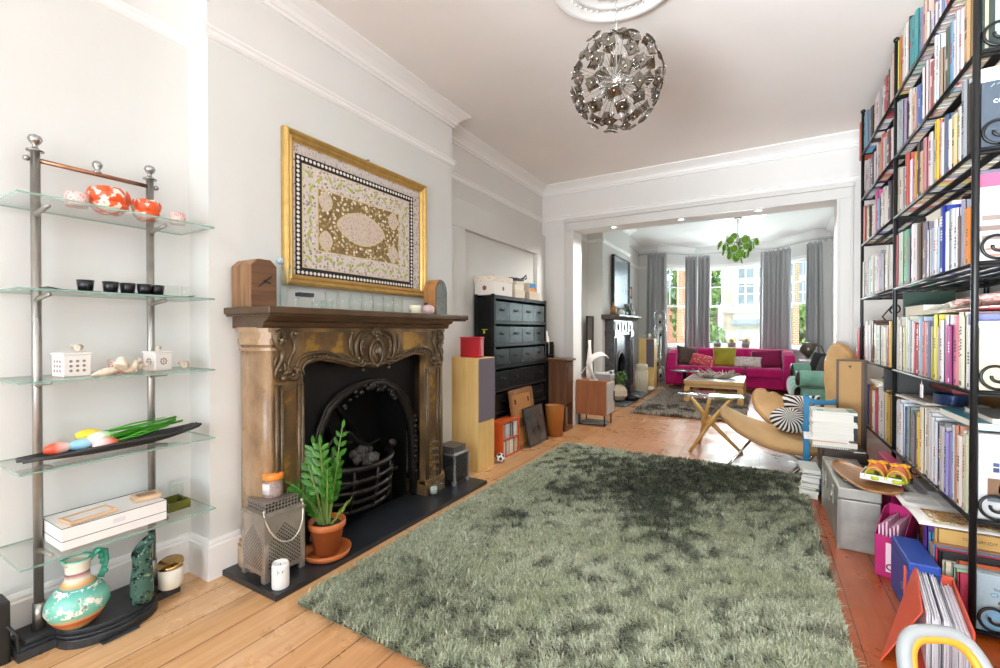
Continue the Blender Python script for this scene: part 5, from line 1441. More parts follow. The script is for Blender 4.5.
t = thing('ceramic_jug', 'painted turquoise and cream ceramic jug on the stand plinth', 'jug', (-2.29, .675, .0605))
m = M(); m.lathe([(0, 0), (.045, 0), (.05, .006), (.075, .03), (.097, .075), (.094, .105), (.078, .135), (.052, .16), (.040, .175), (.036, .20), (.038, .24), (.046, .258), (.042, .259), (.034, .24), (.031, .2), (0, .19)], n=40)
m.build('body', JUG, t)
m = M(); pts = [(0, .036, .235), (0, .06, .262), (0, .085, .25), (0, .088, .21), (0, .078, .17), (0, .07, .15)]
m.tube(pts, [.009, .011, .011, .010, .010, .012], 10)
for k in range(9): a = k / 8; p = Vector(pts[1]).lerp(Vector(pts[4]), a); m.sphere((p.x + .006 * (-1) ** k, p.y + .006, p.z), .009, 8, 6)
m.build('handle', P('3f9c84', .25, var=.4, vscale=60), t)
m = M(); m.lathe([(.040, .238), (.047, .262), (.044, .262)], n=14, arc=(-1.9, -1.1)); m.build('spout', JUG, t, solid=.004)
def vasemat():
    n = NT('speckled_green_glass'); v = n.co(); f = n.noise(v, 45, 4, .6)
    c = n.mix(n.step(f, .52, .6), '4f7568', '1e2e2c')
    return n.bsdf(n.mix(n.step(n.noise(v, 70, 2), .62, .68), c, 'a9bfa0'), .06, 0, f, .05, .003, .6, Transmission_Weight=.35, IOR=1.3)
t = thing('glass_vase', 'tall mottled green glass vase on the stand plinth beside the jug', 'vase', (-2.235, .862, .0605))
m = M(); prof = [(0, .002), (.025, 0), (.036, .012), (.040, .05), (.037, .1), (.033, .15), (.034, .19), (.038, .215)]
m.lathe(prof, n=32)
m.v = [(x + .012 * max(0, z - .1) * 5 * (z / .2), y + .02 * max(0, z - .1), z + (.028 * (y + .03) / .03 if z > .18 else 0)) for x, y, z in m.v]
m.build('body', vasemat(), t, solid=.003)
t = thing('candle_jar', 'cream candle jar with a tilted shiny gold lid at the stand right post', 'candle', (-2.27, .985, .0605))
m = M(); m.lathe([(0, 0), (.042, 0), (.047, .005), (.047, .085), (.043, .085), (.043, .07), (0, .07)], n=36); m.build('jar', P('dcd6c6', .3), t)
m = M(); m.lathe([(0, 0), (.050, 0), (.050, .010), (.046, .013), (0, .013)], n=36, T=TR(-.004, 0, .096) @ Matrix.Rotation(radians(9), 4, 'Y') @ Matrix.Rotation(radians(10), 4, 'X')); m.build('lid', P('c9a36a', .18, 1), t)
# black heater edge at the far left
t = thing('black_speaker', 'black upright box with a cable at the left edge of the picture', 'speaker', (-2.385, .465, 0))
m = M(); m.box(-.05, .05, -.06, .04, 0, .225); m.build('cabinet', P('1a1a1b', .45), t, bevel=.006)
m = M(); m.tube([(.055, .03, .14), (.075, .05, .10), (.06, .055, .05), (.075, .06, .01), (.05, .085, .006), (.09, .11, .006)], .005, 8); m.build('cable', P('202021', .5), t)
# ------------------------------------------------------------------ recess beyond the chimney breast
t = thing('framed_picture', 'small black framed picture hanging high in the recess past the breast', 'picture', (XW + .001, 3.41, 2.06))
m = M(); fr(m, .1, .175, .012, .012, 0, .02); m.build('frame', P('1f1c1c', .4), t)
m = M(); m.box(.004, .008, -.088, .088, -.163, .163); m.build('mount', P('d9c9c2', .5), t)
m = M(); m.box(.008, .009, -.06, .06, -.06, .10); m.build('print', P('c9a8a4', .6, var=.3, vscale=40), t)
o = M().box(-.01, .012, -.045, .045, -.07, .07).build('wall_socket', P('1c1b1c', .4), None, bevel=.004, loc=(XW + .012, 3.245, .46)); tag(o, 'black wall socket between the fireplace and the wooden speaker', 'socket')
# wooden loudspeaker
t = thing('floor_speaker', 'honey birch floor speaker between the fireplace and the black drawer rack', 'speaker', (-2.23, 3.30, 0), 0, 'pair of wooden floor speakers')
m = M(); m.box(-.175, .175, -.13, .14, 0, .965); m.build('cabinet', BIRCH, t, bevel=.004)
m = M(); m.box(.172, .186, -.122, .132, .42, .958); m.build('grille', GRILLE, t, bevel=.004)
t = thing('red_box', 'square red tin box standing on top of the near wooden speaker', 'box', (-2.19, 3.28, .9655), .12)
m = M(); m.box(-.10, .10, -.035, .04, 0, .165); m.build('body', P('b01b28', .4, var=.12, vscale=8), t, bevel=.01, seg=3)
m = M(); m.box(-.104, .104, -.039, .044, .163, .178); m.build('lid', P('b8222e', .4), t, bevel=.006)
# football
t = thing('football', 'small black and white ball on the floor between speaker and orange disc rack', 'ball', (-2.04, 3.52, .042))
bm = bmesh.new(); bmesh.ops.create_icosphere(bm, subdivisions=3, radius=.042)
me = bpy.data.meshes.new('cover'); 
ico = [Vector(v).normalized() for v in [(0, 1, 1.618), (0, -1, 1.618), (0, 1, -1.618), (0, -1, -1.618), (1, 1.618, 0), (-1, 1.618, 0), (1, -1.618, 0), (-1, -1.618, 0), (1.618, 0, 1), (-1.618, 0, 1), (1.618, 0, -1), (-1.618, 0, -1)]]
for f in bm.faces:
    c = f.calc_center_median().normalized(); f.material_index = 1 if max(c.dot(i) for i in ico) > .93 else 0; f.smooth = True
bm.to_mesh(me); bm.free(); me.materials.append(P('e6e3df', .4)); me.materials.append(P('222222', .4))
o = bpy.data.objects.new('cover', me); COL.objects.link(o); o.parent = t
# black metal drawer rack
MET = P('17191a', .35, .5, var=.25, vscale=12); MET2 = P('2d3033', .3, .7, var=.2, vscale=12)
X0c, X1c, Y0c, Y1c = -2.44, -2.215, 3.70, 4.92
dr = thing('drawer_rack', 'tall black steel rack holding rows of small metal drawers', 'cabinet', (0, 0, 0)); dr.location = (X0c, Y0c, 0)
D_, W_ = X1c - X0c, Y1c - Y0c
for x in (0, D_):
    for y in (0, W_):
        m = M(); sx = 1 if x == 0 else -1; sy = 1 if y == 0 else -1
        m.box(x, x + sx * .035, y, y + sy * .004, 0, 1.555); m.box(x, x + sx * .004, y, y + sy * .035, 0, 1.555); m.build('upright', MET2, dr)
m = M(); m.box(.005, .012, .01, W_ - .01, .02, 1.52); m.build('back_panel', MET, dr)
m = M(); m.box(.01, D_ - .01, .004, .008, .03, 1.52); m.build('side_panel', MET, dr); m = M(); m.box(.01, D_ - .01, W_ - .008, W_ - .004, .03, 1.52); m.build('side_panel', MET, dr)
rows = [1.545, 1.30, 1.075, .853, .63, .41, .19]
for z in rows:
    m = M(); m.box(.004, D_ - .002, .004, W_ - .004, z - .028, z - .022); m.box(D_ - .006, D_ + .004, .004, W_ - .004, z - .034, z); m.box(.004, .012, .004, W_ - .004, z - .03, z); m.build('shelf', MET2, dr)
DM = [P('6d7477', .28, .85, var=.22, vscale=14), P('565c60', .28, .85, var=.25, vscale=14), P('3f4447', .3, .8, var=.3, vscale=14), P('2b2f31', .3, .8, var=.3, vscale=14), P('1e2122', .35, .7, var=.3, vscale=14)]
dm0 = None; rnd = random.Random(12)
for i, z in enumerate(rows):
    h = (rows[i] - .036) - (rows[i + 1] if i < 6 else 0) - .02 if i < 6 else .13
    for k in range(4):
        w = (W_ - .08) / 4; y = .04 + w * k
        z0 = (rows[i + 1] + .001) if i < 6 else .02
        m = M(); d = D_ - .012
        m.box(.03, d, y + .008, y + w - .008, z0, z0 + h * .97)
        m.box(d, d + .006, y + .006, y + w - .006, z0, z0 + h * .97)
        db = m.build('drawer', DM[min(4, max(0, i + rnd.choice((0, 0, 0, 1)) - (1 if i > 3 else 0)))], dr, bevel=.003)
        m = M(); yc = y + w / 2; zc = z0 + h * .55
        m.tube([(d + .006, yc - .04, zc), (d + .02, yc - .03, zc - .006), (d + .024, yc, zc - .008), (d + .02, yc + .03, zc - .006), (d + .006, yc + .04, zc)], .006, 6); m.box(d + .005, d + .010, yc - .05, yc + .05, zc - .004, zc + .014)
        m.build('handle', P('121314', .4, .4), db)
m = M(); m.box(.10, .12, .0035, .0038, 1.17, 1.20); m.box(.085, .15, .0022, .0037, 1.205, 1.212, T=TR(0, 0, 0)); m.build('sticker', P('b9bd3a', .5), dr)
# things on top of the rack
RT = 1.5456
def floral():
    n = NT('floral_paper'); v = n.co(); f = n.noise(v, 40, 4, .6)
    return n.bsdf(n.mix(n.step(f, .55, .62), 'e6dccd', 'cfae92'), .6)
t = thing('storage_box', 'white storage box with floral lid and round red emblem on the drawer rack', 'box', (-2.33, 3.88, RT))
m = M(); m.box(-.115, .115, -.17, .19, 0, .135); m.build('body', P('e6e1d9', .5), t, bevel=.003)
m = M(); m.box(-.12, .12, -.175, .195, .133, .19); m.build('lid', floral(), t, bevel=.004)
m = M(); m.cyl((0, -.1705, .07), (0, -.1712, .07), .024, n=24); m.cyl((.115, 0, .07), (.1158, 0, .07), .02, n=24); e_ = m.build('emblem', P('a8423a', .5), t)
m = M(); m.cyl((0, -.1713, .07), (0, -.1718, .07), .011, n=16); m.cyl((.1159, 0, .07), (.1164, 0, .07), .009, n=16); m.build('emblem_centre', P('4f7a52', .5), e_)
zz = RT
for k, (lab, c, dx, dy, h, y) in enumerate((('cream book box at the bottom of the pile behind the floral lidded box', 'd9cdb9', .2, .2, .085, 4.24), ('pale cream box in the middle of the pile on the drawer rack', 'e2d9c8', .19, .2, .05, 4.23), ('thin ivory box on the pile under the navy cloth', 'd5cab6', .18, .19, .04, 4.25))):
    t = thing('book_box', lab, 'box', (-2.31, y, zz), .05 * (k - 1), 'cream boxes piled on the drawer rack')
    m = M(); m.box(-dx / 2, dx / 2, -dy / 2, dy / 2, 0, h * .7); m.build('body', P(c, .6), t, bevel=.002)
    m = M(); m.box(-dx / 2 - .003, dx / 2 + .003, -dy / 2 - .003, dy / 2 + .003, h * .62, h); m.build('lid', P(c, .6, var=.05), t, bevel=.002)
    zz += h + .0005
t = thing('folded_umbrella', 'folded navy umbrella lying on the pile of cream boxes', 'umbrella', (-2.30, 4.22, zz))
m = M(); m.tube([(-.05, -.17, .018), (0, 0, .03), (.03, .14, .03), (.04, .19, .055)], [.014, .026, .022, .016], 8, flat=.7); m.tube([(.02, -.15, .018), (.05, 0, .024), (.05, .16, .028)], [.01, .018, .012], 8); m.build('canopy', P('1f2a4a', .7, var=.2), t)
m = M(); m.tube([(.04, .19, .055), (.045, .24, .09), (.05, .25, .06), (.045, .22, .045)], .008, 8); m.build('handle', P('1a1d28', .4), t)
t = thing('magazine_box', 'blue and orange printed carton standing at the right end of the rack top', 'box', (-2.30, 4.60, RT + .0905))
m = M(); m.box(-.06, .06, -.09, .08, 0, .10); m.build('carton', P('d9cdb9', .5), t)
m = M(); m.prism([(-.085, .005), (.078, .005), (.078, .028), (.02, .05), (-.085, .03)], 'x', .060, .0608); m.build('orange_print', P('d98a35', .5), t)
m = M(); m.prism([(-.085, .032), (.02, .052), (.078, .03), (.078, .096), (-.085, .096)], 'x', .060, .0606); m.build('blue_print', P('2a7fb8', .5), t)
t = thing('carton', 'plain beige carton under the blue printed box on the rack', 'box', (-2.30, 4.60, RT))
m = M(); m.box(-.08, .085, -.13, .14, 0, .09); m.build('body', P('c9bda9', .7, var=.06), t, bevel=.003)
m = M(); m.box(-.08, .085, -.006, .006, .0895, .0905); m.build('seam', P('a89a84', .7), t)
# orange rack of discs
t0 = thing('disc_rack', 'two tier orange plywood rack full of music discs', 'rack', (-2.145, 3.79, 0))
ORP = P('c9531c', .5, var=.08, vscale=12)
a, b, h = .075, .165, .335
m = M(); m.box(-a, a, -b, -b + .012, 0, h); m.build('side_panel', ORP, t0); m = M(); m.box(-a, a, b - .012, b, 0, h); m.build('side_panel', ORP, t0)
m = M(); m.box(-a, -a + .008, -b + .012, b - .012, 0, h); m.build('back_panel', ORP, t0)
for z in (.0, .16, .323): m = M(); m.box(-a, a, -b + .012, b - .012, z, z + .012); m.build('shelf', ORP, t0)
CDC = ['d9d4cf', '7a7d85', 'c9a85a', 'e6e2dc', '3a3c42', 'b8b4b0', '8fa0b0', 'd6cfc4', 'a05a4a', 'e0dcd8', '55606a', 'c4c0bc']
CDN = ['pale grey', 'slate', 'yellow', 'white', 'black', 'silver', 'pale blue', 'cream', 'rust', 'off-white', 'dark blue', 'light grey']
cd0 = None; rnd = random.Random(15)
posn = ['first', 'second', 'third', 'fourth', 'fifth', 'sixth', 'seventh', 'eighth', 'ninth', 'tenth', 'eleventh', 'twelfth', 'thirteenth', 'fourteenth', 'fifteenth', 'sixteenth', 'seventeenth', 'eighteenth', 'nineteenth', 'twentieth', 'twenty-first', 'twenty-second', 'twenty-third', 'twenty-fourth', 'twenty-fifth', 'twenty-sixth', 'twenty-seventh', 'twenty-eighth', 'twenty-ninth', 'thirtieth', 'thirty-first', 'thirty-second', 'thirty-third', 'thirty-fourth', 'thirty-fifth']
def disc(loc, q, lab, group, wz=.018, hz=.135, dep=.12):
    m = M(); m.box(-dep, 0, -wz / 2, wz / 2, 0, hz)
    o = m.build('music_disc', P(CDC[q], .3, var=.25, vscale=70), None, bevel=.001, loc=loc); return tag(o, lab, 'disc case', group)
for r, z in enumerate((.0125, .1725)):
    for k in range(13):
        q = rnd.randrange(12)
        disc((-2.145 + a - .01, 3.79 - b + .026 + .0222 * k, z), q, '%s music disc, %s from the left on the %s tier of the orange rack' % (CDN[q], posn[k], ('lower', 'upper')[r]), 'music discs in the orange rack', .019)
# two pictures leaning on the rack
WFR = wood('brown_frame_wood', '6e4220', '9a6a3a', rough=.5)
t = thing('leaning_picture', 'brown wooden picture frame seen from the back leaning on the drawer rack', 'picture', (-2.085, 4.17, 0)); t.rotation_euler = (0, radians(-9), 0)
m = M(); fr(m, .25, .30, .05, .05, -.012, .012); m.xf(TR(0, 0, .30)); m.build('frame', WFR, t, bevel=.004)
m = M(); m.box(-.008, .004, -.2, .2, .05, .55); m.build('backing', P('a8733c', .7, var=.1), t)
for b_ in ((.004, .02, -.14, .14, .22, .30), (.004, .016, -.16, -.15, .45, .5), (.004, .016, .13, .14, .45, .5)):
    m = M(); m.box(*b_); m.build('brace', P('5a3a22', .6), t)
t = thing('leaning_print', 'dark glazed print in a thin frame leaning in front of the brown frame', 'picture', (-2.03, 4.32, 0)); t.rotation_euler = (0, radians(-12), 0)
m = M(); fr(m, .225, .20, .012, .012, -.008, .01); m.xf(TR(0, 0, .20)); m.build('frame', P('2b2624', .4), t)
m = M(); m.box(-.004, .006, -.213, .213, .012, .388); m.build('print', P('4b4340', .12, var=.5, vscale=9), t)
# copper bin
t = thing('waste_bin', 'tan leather covered waste bin in front of the dark wooden cabinet', 'bin', (-2.03, 4.74, 0))
m = M(); m.lathe([(0, .004), (.085, .004), (.106, .345), (.110, .345), (.110, .338), (.091, 0), (0, 0)], n=40); m.build('body', P('a8672c', .35, var=.06, vscale=10), t)
m = M(); m.tube([(.1085 * cos(2 * pi * k / 40), .1085 * sin(2 * pi * k / 40), .345) for k in range(40)], .004, 6, closed=True); m.build('rim', P('6e4220', .4), t)
m = M(); m.lathe([(.0915, .006), (.0905, .018)], n=40); m.build('foot_band', P('7d4a1e', .4), t, solid=.001)
# narrow disc tower
t = thing('disc_tower', 'narrow black disc tower squeezed beside the drawer rack', 'rack', (-2.27, 5.03, 0))
m = M(); m.box(-.07, -.06, -.07, .07, 0, 1.06); m.build('back_panel', MET, t)
for y in (-.078, .07): m = M(); m.box(-.07, .07, y, y + .008, 0, 1.06); m.build('side_panel', MET, t)
for k in range(6): m = M(); m.box(-.06, .07, -.07, .07, .02 + .175 * k, .028 + .175 * k); m.build('shelf', MET, t)
for k in range(5):
    for j in range(5):
        q = (k * 5 + j * 3) % 12
        disc((-2.205, 5.03 - .053 + .026 * j, .0285 + .175 * k), q, '%s disc, %s from the left in the %s cell up of the black tower' % (CDN[q], posn[j], posn[k]), 'music discs in the black tower', .022)
t = thing('white_bottle', 'white bottle shaped vase on top of the black disc tower', 'vase', (-2.265, 5.02, .904))
m = M(); m.lathe([(0, 0), (.035, 0), (.04, .02), (.04, .2), (.02, .24), (.02, .29), (0, .29)], n=20); m.xf(TR(0, 0, 0)); m.build('body', P('dcd7cf', .4), t)
# rustic wooden cabinet
RUST = wood('dark_pine', '4a2c17', '7d4f2a', rough=.5, bump=.15)
t = thing('wooden_cabinet', 'tall narrow dark pine cabinet with an overhanging top by the opening', 'cabinet', (-2.10, 5.08, 0))
a, b = .115, .12
m = M(); m.box(-a, a, -b, -b + .02, .03, .835); m.build('side_panel', RUST, t, bevel=.003); m = M(); m.box(-a, a, b - .02, b, .03, .835); m.build('side_panel', RUST, t, bevel=.003)
m = M(); m.box(-a, -a + .01, -b + .02, b - .02, .03, .835); m.build('back_panel', RUST, t)
m = M(); m.box(-a - .02, a + .03, -b - .03, b + .03, .835, .86); m.build('top', RUST, t, bevel=.006)
m = M(); m.box(-a, a, -b, b, 0, .05); m.build('plinth', RUST, t, bevel=.003)
m = M(); m.box(a - .018, a, -b + .022, b - .022, .33, .82); m.box(a - .001, a + .006, -b + .05, b - .05, .40, .76); d_ = m.build('door', wood('dark_pine_door', '33200f', '5e3a1e', rough=.4), t, bevel=.003)
m = M(); m.sphere((a + .012, b - .04, .58), .012, 10, 8); m.build('knob', P('8a7a5a', .3, .8), d_)
for lab, c, y, h in (('white magazine standing in the open base of the pine cabinet', 'd9d4cc', -.03, .24), ('grey magazine standing in the open base of the pine cabinet', '8a8680', .02, .22)):
    o = M().box(-.1, .06, -.008, .008, 0, h).build('magazine', P(c, .5), None, loc=(-2.08, 5.08 + y, .0505)); tag(o, lab, 'magazine')
t = thing('wooden_box', 'dark wooden box with a pale spine standing behind the pine cabinet', 'box', (-2.36, 5.21, 0))
m = M(); m.box(-.06, .1, -.05, .06, 0, 1.02); m.build('body', RUST, t, bevel=.004)
m = M(); m.box(-.03, .02, -.053, -.05, .80, .98); m.build('label', P('cbbba6', .6), t)
# teak credenza in the opening
TEAK = wood('teak_veneer', '8a5230', 'a96c42', rough=.4, axis=2, bump=.04)
t = thing('credenza', 'small teak record cabinet on slim black legs at the left of the opening', 'cabinet', (-1.835, 5.60, 0))
a, b = .195, .17
m = M(); m.box(-a, a, -b, b, .14, .57); m.build('carcass', TEAK, t, bevel=.004)
for y0, y1 in ((-.155, .155),):
    m = M(); m.box(a - .002, a + .014, y0, y1, .16, .55); d_ = m.build('door', P('b8b4ae', .35, var=.1, vscale=8), t, bevel=.003)
    m = M(); m.box(a + .014, a + .026, y1 - .05, y1 - .03, .3, .42); m.build('handle', P('222222', .4), d_)
for x in (-a + .03, a - .03):
    for y in (-b + .03, b - .03): m = M(); m.cyl((x, y, 0), (x, y, .145), .009, .011, 12); m.build('leg', P('161616', .4), t)
t = thing('record_player', 'grey record player on the teak sideboard on the teak cabinet', 'record player', (-1.76, 5.66, .5705))
m = M(); m.box(-.12, .13, -.09, .12, 0, .07); m.build('plinth', P('8b8b8b', .4), t, bevel=.006)
m = M(); m.lathe([(0, .07), (.095, .07), (.095, .088), (0, .088)], n=36); m.build('platter', P('cfcfcd', .3, .3), t)
m = M(); m.tube([(.11, .10, .1), (.105, .02, .11), (.06, -.05, .095)], .006, 8); m.cyl((.11, .10, .07), (.11, .10, .115), .014, n=14); m.build('tonearm', P('d9d9d6', .3, .5), t)
# white curled ribbon lamp
t = thing('ribbon_lamp', 'curled white ribbon lamp leaning over the near end of the teak cabinet', 'lamp', (-1.82, 5.49, .5705))
def ribbon(pts, w, wd):
    K = len(pts); m = M()
    def fn(u, v):
        x = v * (K - 1); i = min(int(x), K - 2); f = x - i
        a_ = Vector(pts[max(i - 1, 0)]); b_ = Vector(pts[i]); c_ = Vector(pts[i + 1]); d_ = Vector(pts[min(i + 2, K - 1)])
        p = .5 * ((2 * b_) + (c_ - a_) * f + (2 * a_ - 5 * b_ + 4 * c_ - d_) * f * f + (3 * b_ - a_ - 3 * c_ + d_) * f ** 3)
        return tuple(p + Vector(wd) * (w * (u - .5)))
    m.grid(fn, 4, 40); return m
WHT = P('e9e6e0', .45)
ribbon([(.03, -.02, .012), (.0, -.02, .06), (-.04, -.02, .14), (-.06, -.01, .20), (-.03, 0, .27), (.05, .01, .32), (.13, .02, .335), (.155, .03, .30)], .115, (.72, -.6, -.35)).build('ribbon', WHT, t, solid=.006)
m = M(); m.tube([(-.17, -.02, .06), (-.05, 0, .22), (.02, .01, .30)], .006, 8); m.build('stay', WHT, t)
m = M(); m.lathe([(0, 0), (.055, 0), (.055, .01), (0, .012)], n=28); m.build('base', WHT, t)
t = thing('white_candlestick', 'slim white vase standing behind the ribbon lamp on the teak cabinet', 'vase', (-1.93, 5.66, .5705))
m = M(); m.lathe([(0, 0), (.04, 0), (.045, .1), (.03, .3), (.018, .42), (.018, .5), (0, .5)], n=20); m.build('body', WHT, t)
# record covers below the sideboard
for k, (lab, c, x) in enumerate((('black record sleeve lying under the teak cabinet', '1f2022', -1.86), ('grey record sleeve lying on the black one under the teak cabinet', '8b8a86', -1.84))):
    o = M().box(-.15, .15, -.13, .13, 0, .012).build('record_sleeve', P(c, .4), None, bevel=.001, loc=(x + .01, 5.62, .0005 + .0128 * k), rot=(0, 0, .2 * k)); tag(o, lab, 'record')
